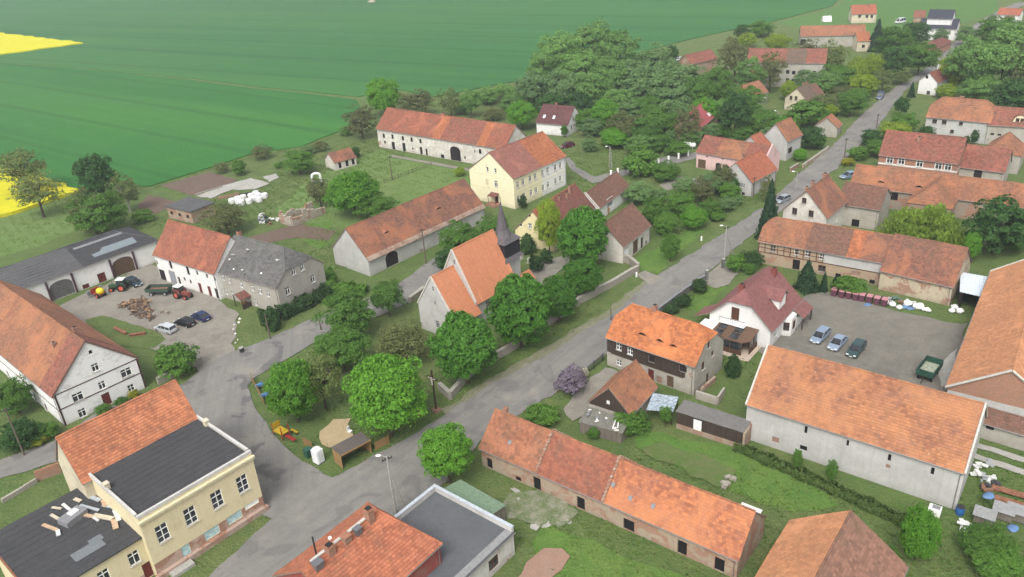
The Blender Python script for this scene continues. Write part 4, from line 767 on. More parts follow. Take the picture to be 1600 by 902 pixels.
GROUND = {
'road':[(-35.69,66.13),(-30.76,74.71),(-27.45,79.41),(-22.75,83),(-16.97,87.7),(-11.18,93.32),(-4.83,100),(-0.91,103.19),(5.98,108.86),(11.08,114.51),(17.22,120.31),(25.37,131.04),(27.42,133.71),(40.53,147.17),(57.7,165.04),(63.11,172.33),(72.4,184.75),(85.41,201.01),(91.74,209.7),(101.87,224.45),(114.86,241.48),(130.43,260.69),(141.78,272),(151.14,282.95),(166.18,301.7),(191.13,334.96),(216.34,366.09),(246.46,398.07),(259.95,410.29),(263.75,408.17),(249.04,392.05),(215.31,355.21),(192.19,328.2),(167.56,296.09),(152.3,278.08),(140.34,266.33),(130.13,254.23),(119.09,237.81),(102.56,213.34),(89.78,196.55),(80.55,184.42),(69.46,172.77),(54.74,155.28),(40.33,138.16),(35.22,131.35),(25.15,119.84),(13.72,106.65),(10.16,102.65),(6.48,98.41),(2.49,94.8),(-1.27,91.69),(-5.63,87.12),(-7.53,83.02),(-10.48,78.6),(-14.13,74.37),(-19.62,69.64),(-24.61,65.12)],
'junction':[(-36.96,64.16),(-30.76,74.71),(-33.5,76.31),(-37.57,83.95),(-42.28,91.27),(-48.05,98),(-52.4,106.68),(-50.36,112.06),(-48.36,115.18),(-45.63,116.88),(-40.24,121.54),(-34.05,127.16),(-27.25,132.13),(-22.14,136.66),(-18.05,144.03),(-13.9,150.16),(-7.39,155.68),(-3.32,157.03),(-2.04,152.36),(-9.82,145.08),(-13.4,139.75),(-16.45,133.61),(-18.77,129.82),(-22.95,125.52),(-33,118.33),(-41.07,107.43),(-41.62,104.97),(-38.02,96.97),(-33.9,90.89),(-29.23,85.39),(-24.42,81.53),(-21.36,81.96),(-21.04,79.7),(-26.59,71.33),(-28.93,65.51),(-29.72,63.08)],
'lane':[(-73.31,89.38),(-65.98,94.24),(-62.64,101.37),(-51.2,107.62),(-48.28,104.74),(-56.72,96.2),(-62.75,89.32),(-71.2,85.59)],
'yard':[(-88.15,133.11),(-86.53,138.49),(-82.62,145.04),(-75.91,156.13),(-71.06,152.77),(-55,135.84),(-49.98,129.5),(-46.98,114.79),(-49.31,111.33),(-50.94,110.58),(-54.68,115.01),(-62.06,119.12),(-63.64,120.4),(-60.64,122.17),(-64.09,126.05),(-70.44,127.66),(-76.93,126.72)],
'yard_grass':[(-78.84,131.75),(-76.12,132.84),(-67.59,127.72),(-60.64,122.17),(-61.48,119.04),(-68.3,121.04),(-73.96,125.15)],
'right_yard':[(41.66,121.14),(45.64,118.18),(50.92,121.66),(54.59,122.57),(62.61,113.83),(70.72,108.34),(71.69,108.83),(62.21,94.21),(56.28,87.08),(53.84,87.37),(37.99,102.65),(36.27,106.71)],
'right_concrete':[(63.29,99.28),(66.25,101.65),(60.97,92.71),(58.89,92.17),(60.13,95.32)],
'track_right':[(56.74,80.06),(60.94,76.28),(60.39,75.37),(55.89,79.24)],
'track_right2':[(54.99,78.32),(59.64,74.13),(59.04,73.14),(54.16,77.53)],
'lane_up':[(50.88,201.23),(45.05,197.62),(34.44,193.67),(25.53,188.09),(21.44,187.03),(17.73,197.38),(16.49,207.52),(18.06,209.46),(18.86,200.32),(22.8,191.65),(35.32,198.76),(42.97,203.64),(52.05,206.11)],
'garden_track':[(42.6,187.83),(46.98,184.93),(47.36,180.12),(41.32,180.47),(37.67,177.6),(37.08,182.29)],
'drive':[(34.38,129.87),(40.6,137.82),(43.15,133.93),(39.07,127.8),(36.18,126.45)],
'church_path':[(3.42,139.03),(6.68,143.53),(11.7,145.77),(14.28,149.5),(15.2,146.12),(10.11,139.38),(5.98,133.04),(4.16,132.52)],
'gate_path':[(23.47,134.35),(25.28,135.74),(28.37,131.91),(24.92,129.25)],
'soil_a':[(-93.4,209.36),(-83.25,219.23),(-72.08,209.59),(-76.85,201.3),(-81.21,199.74)],
'soil_b':[(-93.57,194.15),(-93.7,202.29),(-84.1,195.53),(-84.11,192.28),(-87.5,184.99)],
'soil_c':[(-57.89,167.57),(-47.57,173.34),(-38.38,167.01),(-38.94,161.99),(-47.26,164.92),(-55.03,162)],
'slab_a':[(-79.63,198.44),(-74.85,205.96),(-71.2,202.13),(-75.11,195.6)],
'slab_b':[(-75.44,205.06),(-68.84,210.51),(-62.11,204.3),(-64.96,200.83),(-69.66,200.81)],
'slab_c':[(-65.43,210.85),(-62.42,212.94),(-60.88,209.32),(-62.73,205.47)],
'sand':[(-28.31,91.86),(-26.63,94.68),(-24.21,94.4),(-23.11,89.38),(-24.93,87.62),(-27.14,88.84)],
'rubble_ground':[(-2.15,75.97),(2.17,76.33),(6.06,72.34),(4.73,70.35),(1.04,70.5),(-2.64,71.92)],
'red_ground':[(-0.56,64.94),(1.55,67.03),(3.66,66.64),(4.45,65.23),(3.25,63.49),(1.19,61.63),(-2.2,61.94)],
'house_yard':[(8.79,97.95),(13.34,103.15),(16.59,99.7),(13.46,94.58),(10.02,92.64),(6.88,89.98),(6.01,93.12)],
'path_k':[(-31.69,222.94),(-8.83,204.91),(-8.8,202.74),(-31.5,221.05)],
'verge_dirt':[(-10.27,93.21),(-0.95,101.94),(5.88,107.51),(11.13,113.03),(17.48,119.12),(25.59,129.67),(24.16,131.5),(15.6,120.55),(10.49,115.89),(4.43,110.06),(-0.84,105.37),(-11.27,95.2)],
'mound':[(15.17,83.41),(18.7,84.36),(26.09,77.74),(24.37,74.37),(20.39,77.14)],
'field_near':[(-169.06,191.75),(-143.36,215.07),(-127.48,211.78),(-113.92,208.98),(-108.23,211.96),(-96.21,209.43),(-83.62,223.4),(-73.82,235.46),(-60.94,238.35),(-51.16,253.86),(-46.09,272.9),(-52.53,296.27),(-76.73,315.15),(-97.77,329.06),(-132.93,357.07),(-171.27,382.97),(-216.42,415.46),(-372.79,502.61)],
'field_far':[(-374.7,505.4),(-217.81,418.4),(-172.28,385.5),(-134.4,361.54),(-98.93,333.55),(-52.3,301.3),(-38.75,309.96),(-23.03,292.47),(0.56,306.37),(20.58,313.67),(48.71,335.96),(71.4,358.58),(95.96,377.3),(133.1,401.47),(179,439.22),(217.58,508.26),(226.75,695.71),(-434.59,1277.74),(-2131.13,2770.83)],
'rape_far':[(-498.04,685.06),(-333.39,571.63),(-242.17,494.2),(-278.9,471.27),(-336.68,450.02)],
'rape_near':[(-201.12,265),(-151.23,236.13),(-143.46,231.97),(-113.48,208.37),(-127.36,192.15),(-141.93,175.02)],
'meadow_far':[(137.14,399.56),(181.79,437.71),(206.48,481.31),(269.38,443.18),(236.02,385.33),(166.56,338.93),(151.78,348.39)],
'meadow_left':[(-135.12,188.87),(-127.62,192.65),(-112.66,206.18),(-101.47,192.06),(-102.18,179.48),(-106.97,170.76),(-118.56,160.6)],
'lawn_k':[(-55.79,183.17),(-53.34,201.42),(-36.47,229.13),(-8.81,203.28),(-8.63,191.96),(-33.33,166.84),(-46.03,173.05)],
'lawn_b':[(13.87,88.43),(27.92,81.33),(35.27,72.67),(35.88,70.41),(30.51,69.89),(27.26,71.29),(15.17,83.41)],
'lawn_i':[(1.79,70.64),(11.74,63.8),(18.98,59.61),(1.83,61.14),(0.15,67.75)],
'lawn_m':[(28.85,120.69),(32.92,126.19),(36.96,129.46),(38.18,126.65),(31.6,118.42)],
'lawn_road':[(22.98,138.71),(27.04,144.08),(40.27,156.9),(40.56,152.57),(27.41,134.26)],
'lawn_e':[(-45.87,172.23),(-40.27,173.96),(-38.69,160.53),(-40.18,157.34),(-45.78,164.65)],
'verge_main':[(-21.3,81.58),(-17.04,88.41),(-11.22,94.1),(-0.87,104.45),(10.88,117.6),(23.73,132.38),(23.12,134.4),(9.39,118.94),(-0.72,109.37),(-10.52,99.18),(-16.57,92.73),(-21.96,86.2)],
}
TREES = [
('maple_tree','maple',-17.88,89.79,5.47,5.71,6.64,'large bright green tree overhanging the playground shelter','tree',None,'plain'),
('maple_tree','maple',-31.67,94.53,3.75,4.71,5.23,'bright green tree behind the playground climbing frame at the junction','tree',None,'plain'),
('cherry_tree','sparse',-28.23,97.43,3.47,4.44,5.4,'thin half bare tree between two leafy playground trees','tree',None,'bare'),
('garden_tree','green',-27.4,118.24,4.26,3.99,4.53,'rounded green tree on the hedge side of the side street','tree',None,'plain'),
('garden_tree','green',-27.05,107.34,4.36,3.28,3.84,'green tree spreading behind the thin playground tree','tree',None,'plain'),
('pollard_tree','green',-21.87,124.77,3.12,2.56,4.13,'small tree with visible forked trunk opposite the long grey barn','tree',None,'plain'),
('bare_tree','brown',-17.73,108.55,4.4,3.3,3.86,'leafless brownish tree in front of the church choir gable','tree',None,'bare'),
('chestnut_tree','chestnut',-7.64,101.65,4.89,5.39,6.33,'dark chestnut covering the church choir roof corner','tree',None,'plain'),
('chestnut_tree','chestnut',0.97,110.83,5.02,6.03,6.95,'tallest dark tree beside the church tower and stone wall','tree',None,'plain'),
('chestnut_tree','chestnut',7.56,118.49,3.2,4,4.54,'middle chestnut along the churchyard stone wall','tree',None,'plain'),
('chestnut_tree','chestnut',12.48,126.28,3.37,3.79,4.33,'last chestnut near the churchyard wall end','tree',None,'plain'),
('chestnut_tree','chestnut',14.11,138.37,5.05,5.89,6.81,'big dark tree covering the yellow cottage roof','tree',None,'plain'),
('lime_tree','lime',8.07,146.98,2.66,5.64,6.13,'slender yellowish green tree in front of the yellow cottage','tree',None,'plain'),
('yew_bush','juniper',3.72,147.97,1.67,2.12,2.17,'dark upright yew by the church tower','bush',None,None),
('round_bush','darkbush',4.97,138.94,1.59,1.74,1.69,'larger clipped dark round bush by the church path','bush',None,None),
('round_bush','darkbush',7.02,142,1.25,1.54,1.5,'smaller clipped dark round bush by the church path','bush',None,None),
('lane_tree','green',-9.91,144.92,4.27,3.98,4.52,'green tree leaning on the church nave from the lane','tree',None,'plain'),
('lane_tree','green',-3.12,154.47,3.46,2.5,3.09,'bushy green tree behind the church spire','tree',None,'plain'),
('lane_tree','deep',-11.83,139.48,2.69,2.69,3.27,'lower dark green tree beside the church choir lane','tree',None,'plain'),
('roadside_tree','maple',-9.49,79.26,3.46,3.59,4.58,'round bright green tree standing between road and green tin roof','tree',None,'plain'),
('yard_bush','bush',-54,110.45,3.26,2.46,2.38,'bright green bush at the farmyard entrance wall','bush',None,None),
('walnut_tree','brown',-95.85,175.94,5.9,5.25,5.75,'brownish budding tree behind the dark roofed farm shed','tree',None,'bare'),
('farm_tree','green',-93.86,174.51,6.16,4.86,5.37,'green tree rising behind the dark roofed farm shed','tree',None,'plain'),
('farm_tree','deep',-103.99,198.7,5.56,6.25,6.73,'tall grey green tree at the tip of the rape field','tree',None,'plain'),
('birch_tree','sparse',-93.43,189.81,3.78,4.8,5.31,'half bare birch beside the ploughed strip','tree',None,'birch'),
('field_tree','sparse',-128.73,209.73,8.21,5.09,7.69,'wide crowned tree in front of the near rape field','tree',None,'bare'),
('field_tree','sparse',-115.5,190.6,6.31,4.6,6.66,'thin branched tree seen against the yellow rape','tree',None,'bare'),
('shrub','bush',-87.21,182.01,2.45,1.52,1.48,'low green shrub at the end of the farm shed','bush',None,None),
('thorn_tree','brown',-63.33,170.26,5.48,3.49,3.66,'olive brown thorn tree behind the red roofed farm building','tree',None,'plain'),
('garden_shrub','bush',-72.84,214.6,2.12,2.12,2.05,'small green shrub beside the concrete slabs','bush',None,None),
('thicket','brown',-78.82,217.65,2.5,1.55,1.51,'small brown thicket next to the ploughed soil','bush',None,None),
('pear_tree','green',-55.56,211.61,4.17,3.03,3.21,'dark green bushy tree on the rubble strip','tree',None,'plain'),
('walnut_tree','maple',-35.31,176.2,6.5,5.17,5.56,'large spreading green tree above the long grey barn ridge','tree',None,'plain'),
('walnut_tree','green',-29.45,173.69,4.41,2.73,2.92,'lower green tree touching the long barn roof','tree',None,'plain'),
('thorn_tree','brown',-44.69,183.74,3.38,3.72,3.88,'dull brown tree beside the ruined wall','tree',None,'plain'),
('shrub','brown',-70.15,228.55,3.36,2.08,2.02,'grey thicket left of the small red hut','bush','thickets along the field edge',None),
('hut_bush','deep',-41.77,223.14,1.46,1.66,1.61,'small dark bush in front of the red roofed hut','bush',None,None),
('chestnut_tree','maple',-38.38,269.12,6.2,5.98,6.9,'rounded green tree behind the manor barn end','tree',None,'plain'),
('thorn_tree','brown',-42.69,243.01,5.48,4.85,5.37,'bare brown tree left of the manor barn','tree',None,'bare'),
('thorn_tree','brown',-27.5,266.35,6.38,4.11,4.65,'bare brownish tree behind the manor barn roof','tree',None,'bare'),
('blossom_tree','sparse',-16.01,262.6,4.19,4.64,5.16,'budding tree with white blossom behind the manor barn','tree',None,'plain'),
('hedge_tree','poplar',-9.23,258.98,3.73,4.6,5.12,'loose green tree behind the manor barn ridge','tree',None,'plain'),
('hedge_tree','brown',-2.22,253.35,3.67,2.35,2.28,'brown scrub between manor barn and the round tree','bush',None,'plain'),
('school_tree','maple',6.61,240.94,5.05,3.8,4.79,'round bright tree over the manor barn roof','tree',None,'plain'),
('lime_bush','lime',-11.48,200.05,1.66,1.29,1.25,'yellowish shrub at the corner of the cream school house','bush',None,None),
('yew_bush','darkbush',3.87,173.04,1.03,1.68,1.63,'dark narrow bush at the school house wall','bush',None,None),
('wood_tree','poplar',22.4,295.13,9.25,9.73,10.1,'tree in the dense wood between the fields and the village','tree','trees of the dense wood','plain'),
('wood_tree','poplar',36.05,306.33,10.99,10.5,10.85,'tree in the dense wood between the fields and the village','tree','trees of the dense wood','plain'),
('wood_tree','poplar',44.84,296.38,8.37,8.85,9.24,'tree in the dense wood between the fields and the village','tree','trees of the dense wood','plain'),
('wood_tree','poplar',15.38,284.52,5.38,7.71,8.14,'tree in the dense wood between the fields and the village','tree','trees of the dense wood','plain'),
('wood_tree','poplar',28.7,282.98,8.93,7.53,7.97,'tree in the dense wood between the fields and the village','tree','trees of the dense wood','plain'),
('wood_tree','poplar',37.55,274.24,7.39,6.48,6.95,'tree in the dense wood between the fields and the village','tree','trees of the dense wood','plain'),
('wood_tree','grey',11.25,263.96,7.15,5.82,6.3,'tree in the dense wood between the fields and the village','tree','trees of the dense wood','plain'),
('wood_tree','grey',21.11,261.13,7.08,5.76,6.25,'tree in the dense wood between the fields and the village','tree','trees of the dense wood','plain'),
('wood_tree','poplar',30.19,258.53,7.02,5.71,6.2,'tree in the dense wood between the fields and the village','tree','trees of the dense wood','plain'),
('wood_tree','grey',45.44,275.77,7.44,5.6,6.09,'tree in the dense wood between the fields and the village','tree','trees of the dense wood','plain'),
('wood_tree','grey',55.53,288.59,7.29,6.34,6.81,'tree in the dense wood between the fields and the village','tree','trees of the dense wood','plain'),
('wood_tree','grey',46.95,254,8.12,5.97,6.45,'tree in the dense wood between the fields and the village','tree','trees of the dense wood','plain'),
('wood_tree','grey',58.63,260.89,8.32,6.12,6.6,'tree in the dense wood between the fields and the village','tree','trees of the dense wood','plain'),
('wood_tree','grey',51.51,241.43,7,4.91,5.43,'tree in the dense wood between the fields and the village','tree','trees of the dense wood','plain'),
('wood_tree','green',60.67,243.16,5.87,5.45,5.95,'tree in the dense wood between the fields and the village','tree','trees of the dense wood','plain'),
('wood_tree','green',44.21,238.75,5.79,3.7,4.25,'tree in the dense wood between the fields and the village','tree','trees of the dense wood','plain'),
('wood_tree','poplar',4.21,258.77,4.56,3.68,4.23,'tree in the dense wood between the fields and the village','tree','trees of the dense wood','plain'),
('wood_tree','deep',16.08,250.73,6.05,3.75,4.3,'tree in the dense wood between the fields and the village','tree','trees of the dense wood','plain'),
('wood_tree','deep',24.84,247.59,5.18,3.9,4.44,'tree in the dense wood between the fields and the village','tree','trees of the dense wood','plain'),
('wood_tree','poplar',36.93,248.25,5.59,4.31,4.84,'tree in the dense wood between the fields and the village','tree','trees of the dense wood','plain'),
('wood_tree','green',68.99,251.08,4.82,6.09,6.56,'bright green tree at the right edge of the dense wood','tree',None,'plain'),
('wood_tree','deep',69.01,319.74,2.51,3.54,4.1,'small dark conifer like tree beside the far red barn','tree',None,'plain'),
('garden_tree','maple',30.89,233.2,4.91,4.5,5.03,'fresh green tree right of the modern maroon roofed house','tree',None,'plain'),
('garden_tree','brown',34.91,219.21,6.08,4.12,4.66,'olive brown tree in the lawn garden by the power mast','tree',None,'plain'),
('garden_tree','green',39.78,214.44,4.56,3.8,4.35,'soft green tree right of the olive garden tree','tree',None,'plain'),
('garden_tree','green',46.91,223.45,4.01,3.22,3.78,'green tree left of the raspberry roofed house','tree',None,'plain'),
('ivy_tree','brown',50.78,212.73,3.82,5.3,5.81,'brown bare tree against the raspberry roofed house','tree',None,'bare'),
('garden_bush','grey',46.54,214.48,2.12,2.12,2.05,'grey green bush left of the white tank','bush',None,None),
('garden_bush','deep',37.28,198.72,1.98,2.34,2.27,'dark upright garden conifer near the white fence posts','bush',None,None),
('garden_bush','deep',31.51,195.73,1.63,1.63,1.58,'dark low garden bush near the white fence posts','bush',None,None),
('garden_bush','green',18.49,229.03,1.12,1.91,1.86,'small green tree beside the modern house gable','bush',None,'plain'),
('garden_bush','grey',23.78,213.39,2.46,2.07,2.01,'pale green bush on the lawn below the modern house','bush',None,None),
('spruce_tree','deep',65.16,217.55,4.96,6.08,6.56,'dark tree right of the raspberry roofed house','tree',None,'plain'),
('garden_tree','green',74.43,237.69,4.99,4.17,4.71,'green tree in front of the faded orange roof','tree',None,'plain'),
('garden_tree','green',72.35,217.22,4.97,3.43,3.98,'bushy green tree behind the roadside house roof','tree',None,'plain'),
('yellow_shrub','yellow',70.91,221.91,1.82,1.42,1.38,'yellow flowering shrub behind the pink house roof','bush',None,None),
('garden_bush','green',62.11,218.4,2.51,1.72,1.67,'low green bush above the pink house ridge','bush',None,None),
('row_tree','brown',83.69,283.49,7.16,7.62,8.05,'brown budding tree in front of the far granary','tree',None,'bare'),
('row_tree','poplar',81.81,260.36,4.98,6.28,6.75,'tall thin green tree left of the far granary','tree',None,'bare'),
('row_tree','brown',90.2,265.12,4.64,6.39,6.86,'bare tree in front of the granary windows','tree',None,'bare'),
('row_tree','lime',113.54,329.69,5.68,3.52,4.08,'yellow green tree behind the granary roof','tree',None,'plain'),
('row_tree','brown',110.41,287.45,5.9,5.9,6.39,'bare brown tree at the right end of the granary','tree',None,'bare'),
('row_tree','lime',92.24,253.42,2.85,2.85,3.43,'yellow green tree left of the old cream house','tree',None,'plain'),
('row_tree','deep',108.18,359.37,3.91,3.34,3.9,'far round tree beside the fields','tree',None,'plain'),
('row_tree','lime',105.98,344.19,4.3,2.67,3.25,'far yellowish tree beside the fields','tree',None,'plain'),
('road_tree','lime',118.41,263.78,3.79,4.67,5.19,'yellow green tree left of the dark roadside trees','tree',None,'plain'),
('road_tree','lime',125.69,268.4,4.28,4.72,5.24,'yellow green tree overlapping the dark roadside trees','tree',None,'plain'),
('road_tree','sparse',115.72,279,5.3,6.22,6.69,'dark tree below the far orange barn','tree',None,'plain'),
('spruce_tree','conifer',149.05,318.73,3.49,6.05,6.14,'dark spruce right of the far bright orange roof','tree',None,'plain'),
('road_tree','green',148.24,301.43,7.11,6.13,6.61,'grey green tree right of the far spruce','tree',None,'plain'),
('road_tree','deep',131.28,265.57,4.65,5.96,6.45,'dark green tree leaning over the far road','tree',None,'plain'),
('road_tree','green',143.98,273.94,6.09,5.19,5.69,'broad green tree beside the far road bend','tree',None,'plain'),
('road_tree','deep',166.5,322.89,5.56,4.52,5.05,'dark tree in front of the white blue roofed building','tree',None,'plain'),
('road_tree','green',102.4,229.73,4.1,3.71,4.26,'garden tree above the roadside shed','tree',None,'plain'),
('plum_tree','brown',106.58,245.32,3.96,2.46,3.04,'mauve brown plum tree by the old cream house','tree',None,'plain'),
('road_bush','green',108.64,239.78,3.49,3.08,2.99,'green bush beside the blue van','bush',None,'plain'),
('hedge_bush','bush',87.18,222.68,6.18,3.83,3.71,'long rounded hedge behind the roadside house','hedge',None,None),
('hedge_bush','lime',97.01,232,3.02,1.87,1.82,'light green hedge end near the roadside shed','hedge',None,None),
('road_bush','deep',81.09,202.87,3.69,2.96,2.87,'dark bushes between roadside house and grass triangle','bush',None,None),
('road_bush','maple',74.82,193.34,1.78,1.6,1.55,'bright green bush beside the roadside brick fence','bush',None,None),
('road_bush','green',82.69,201.5,2.01,2.01,1.95,'bright bush below the roadside shed','bush',None,None),
('great_tree','poplar',146.09,244.68,9.38,8.56,9.41,'huge dull green tree at the top right, left part','tree',None,'plain'),
('great_tree','poplar',154.54,243.79,9.72,9.72,10.53,'huge dull green tree cut by the right edge','tree',None,'plain'),
('row_tree','grey',183.44,317.29,3.49,3.49,4.05,'pale tree left of the road at the far bend','tree',None,'plain'),
('row_tree','green',192.37,311.8,8.81,5.46,5.96,'green trees below the far corner house','tree',None,'plain'),
('row_tree','deep',145.78,221.27,7.21,4.51,5.04,'dark undergrowth tree below the huge right tree','tree',None,'plain'),
('garden_bush','lime',137.27,242.16,3.53,2.28,2.21,'rounded yellow green bush behind the bend house','bush',None,'plain'),
('thuja','conifer',128.66,246.81,1.4,2.43,2.36,'dark narrow thuja before the white bend house','bush',None,'plain'),
('garden_tree','deep',115.97,226.42,2.58,2.58,3.17,'dark round tree at the road opposite the blue van','tree',None,'plain'),
('garden_tree','green',108.15,209.04,3.79,2.66,3.24,'green fruit tree beside the hipped house','tree',None,'plain'),
('garden_bush','lime',103.87,204.04,4.39,2.72,2.64,'light green shrubs above the brick house roof','bush',None,'plain'),
('garden_bush','deep',96.04,201.44,3.01,2.27,2.21,'dark hedge bush by the road above the yellow shrub','bush',None,None),
('garden_bush','green',94.48,192.25,3.53,2.19,2.12,'green garden shrubs left of the brick house','bush',None,None),
('garden_bush','bush',88.5,191.23,2.56,1.59,1.54,'green hedge at the drive of the brick house','bush',None,None),
('yellow_shrub','yellow',84.43,186.99,1.57,1.04,1.01,'yellow flowering shrub at the roadside drive','bush',None,None),
('garden_bush','deep',120.47,196.16,0.98,2.02,1.96,'slanting dark shrub below the dormer house','bush',None,None),
('garden_bush','deep',118.42,196.07,0.98,1.33,1.29,'small dark shrub at the hipped house corner','bush',None,None),
('garden_bush','deep',113.12,205.3,2.72,1.69,1.64,'dark shrubs under the hipped house windows','bush',None,None),
('willow_tree','willow',78.26,137.25,7.45,4.62,4.65,'large light green weeping willow behind the tenement row','tree',None,'plain'),
('walnut_tree','deep',89.48,132.87,5.83,5.03,5.7,'dark spreading tree behind the huge right barn','tree',None,'plain'),
('garden_tree','maple',83.32,129.93,1.62,2.66,3.24,'small bright green tree right of the willow','tree',None,'plain'),
('garden_bush','green',93.51,133,2.13,1.57,1.52,'green bush at the right edge above the orange barn','bush',None,None),
('spruce_tree','conifer',51.95,146.89,2.53,6.16,6.14,'dark spruce at the roadside in front of the white house','tree',None,'plain'),
('spruce_tree','conifer',51.54,124.15,2.45,2.72,2.7,'broad dark conifer by the tenement row wall','tree',None,'plain'),
('thuja','conifer',54.02,122.8,0.89,1.92,1.92,'narrow dark thuja beside the broad conifer','bush',None,'plain'),
('thuja','conifer',56.42,123.89,0.78,1.18,1.2,'small thuja right of the narrow one','bush',None,'plain'),
('hedge_bush','bush',58.02,121.09,2.63,1.63,1.58,'green hedge behind the row of pink containers','hedge',None,None),
('garden_tree','green',31.1,157.68,2.43,3.05,3.29,'shrubby tree in the overgrown garden left of the road','tree','overgrown garden by the road','plain'),
('garden_tree','green',37.48,162.01,3.32,2.68,2.93,'shrubby tree in the overgrown garden left of the road','tree','overgrown garden by the road','plain'),
('garden_tree','brown',43.84,167.61,2.85,3.17,3.4,'shrubby tree in the overgrown garden left of the road','tree','overgrown garden by the road','plain'),
('garden_tree','grey',48.69,174.08,3.53,2.52,2.77,'shrubby tree in the overgrown garden left of the road','tree','overgrown garden by the road','plain'),
('garden_tree','maple',38.89,154.35,2.93,2.3,2.56,'shrubby tree in the overgrown garden left of the road','tree','overgrown garden by the road','plain'),
('garden_tree','green',50.24,168.83,2.59,1.92,2.2,'shrubby tree in the overgrown garden left of the road','tree','overgrown garden by the road','plain'),
('garden_tree','grey',41.51,174.86,2.66,1.98,2.25,'shrubby tree in the overgrown garden left of the road','tree','overgrown garden by the road','plain'),
('garden_tree','green',43.74,160.23,2.48,1.83,2.11,'shrubby tree in the overgrown garden left of the road','tree','overgrown garden by the road','plain'),
('garden_tree','green',32.39,151.95,2.63,2.32,2.58,'shrubby tree in the overgrown garden left of the road','tree','overgrown garden by the road','plain'),
('garden_tree','grey',48.04,163.28,2.24,1.39,1.68,'shrubby tree in the overgrown garden left of the road','tree','overgrown garden by the road','plain'),
('lilac_bush','grey',30.59,171.8,3.79,2.35,2.28,'grey mauve bush beside the low white outbuilding','bush',None,None),
('orchard_tree','green',30.81,139.43,1.96,2.53,3.11,'small tree on the bright lawn beside the road','tree',None,'plain'),
('ivy_tree','brown',50.34,173.82,2.93,3.26,3.82,'olive tree in front of the pink house wing wall','tree',None,'plain'),
('ivy_tree','deep',52.34,173.23,1.76,2.09,2.03,'dark bush against the grey wing gable','bush',None,None),
('road_bush','brown',58.37,167.42,1.99,2.94,2.85,'brownish bush between the grey wing and the road','bush',None,'plain'),
('hedge_bush','bush',34.04,191.58,4.79,2.97,2.88,'green bank hedge along the white post fence','hedge',None,None),
('hedge_bush','green',39.27,185.74,3.74,2.32,2.25,'green hedge right of the white post fence','hedge',None,None),
('round_bush','darkbush',33.09,125.69,1.58,1.29,1.26,'round dark garden bush nearest the drive gate','bush',None,None),
('round_bush','darkbush',29.13,120.64,1.42,1.28,1.24,'middle round garden bush along the roadside wall','bush',None,None),
('round_bush','darkbush',26.76,118.73,1.3,0.86,0.83,'round garden bush next to the timber house roof','bush',None,None),
('garden_bush','bush',41.63,133.1,1.89,1.6,1.55,'green shrub group in the corner garden by the drive','bush',None,None),
('garden_bush','darkbush',45.2,135.07,2.16,1.34,1.3,'dark shrubs along the tenement row corner','bush',None,None),
('garden_bush','green',43.83,131.63,1.06,1.06,1.03,'light green bush on the corner garden lawn','bush',None,None),
('garden_conifer','juniper',31.5,98.65,1.22,1.83,1.89,'small dark conifer between timber house and big barn','bush',None,'plain'),
('lilac_bush','lilac',7.58,97.48,2.5,1.8,1.86,'purple lilac bush by the road fence','bush',None,'plain'),
('blossom_bush','blossom',9.78,100.79,0.76,1.02,0.99,'white blossoming bush beside the lilac','bush',None,None),
('garden_bush','bush',3,90.32,2.28,1.41,1.37,'light green bushes at the brick row end by the road','bush',None,None),
('garden_bush','bush',9.49,85.98,0.85,0.85,0.82,'small green bush before the lean to shed','bush',None,None),
('garden_bush','bush',14.56,87.39,2.4,1.49,1.44,'sprawling green shrub under the orange gable shed','bush',None,None),
('small_tree','green',19.31,87.56,0.86,1.34,1.96,'small bare stemmed tree before the dark board shed','tree',None,'plain'),
('garden_bush','maple',40.59,61.77,2.13,3.39,3.4,'bright green shrub near the foreground barn roof','bush',None,'plain'),
('garden_bush','green',37.58,61.39,1.21,0.95,0.92,'green shrub at the foreground barn corner','bush',None,None),
('garden_bush','green',47.48,58.95,2.61,1.62,1.57,'dark green nettles at the bottom right edge','bush',None,None),
('garden_bush','green',47.64,61.56,2.68,1.66,1.61,'green weeds below the junk heaps','bush',None,None),
('ivy_shrub','green',33.47,77.46,0.63,1.51,1.46,'climbing shrub against the big barn wall, left one','bush',None,None),
('ivy_shrub','green',36.72,74.87,0.69,1.46,1.41,'climbing shrub against the big barn wall, right one','bush',None,None),
('garden_bush','green',-75.53,102.1,2.87,2.87,2.89,'green bushes beside the white farmhouse wall','bush',None,'plain'),
('garden_bush','deep',-70.45,93.51,3.05,1.89,1.84,'dark green shrubs above the left lane','bush',None,None),
('garden_bush','green',-68.02,95.41,1.83,1.13,1.1,'green hedge plants at the left lane','bush',None,None),
('yellow_shrub','yellow',-68.09,93.49,1.26,0.78,0.76,'yellow green shrub by the left lane','bush',None,None),
('wall_bush','green',-61.83,100.06,1.14,0.88,0.86,'green bush below the farmhouse door','bush',None,None),
('wall_bush','green',-59.84,102.06,0.96,0.7,0.68,'green bush right of the farmhouse door','bush',None,None),
('wall_bush','yellow',-58.82,103.92,0.88,0.75,0.73,'yellowish bush at the farmhouse wall end','bush',None,None),
('thuja','juniper',-41.84,122.77,1.33,2.38,2.36,'yellowish thuja at the grey house hedge','bush',None,'plain'),
('shrub','bush',-62.79,218.35,1.44,0.89,0.86,'low weed clump left of the bushy tree','bush',None,None),
('hedge_tree','poplar',-4.16,276.08,4.84,3,2.91,'light scrub along the field edge right of the manor barn','bush',None,'plain'),
('hedge_tree','poplar',2.61,282.76,4.5,2.79,2.71,'scrub at the field corner left of the dense wood','bush',None,'plain'),
('row_tree','green',118.91,366.73,5.7,3.53,3.43,'hedge shrub by the far field track','bush',None,'plain'),
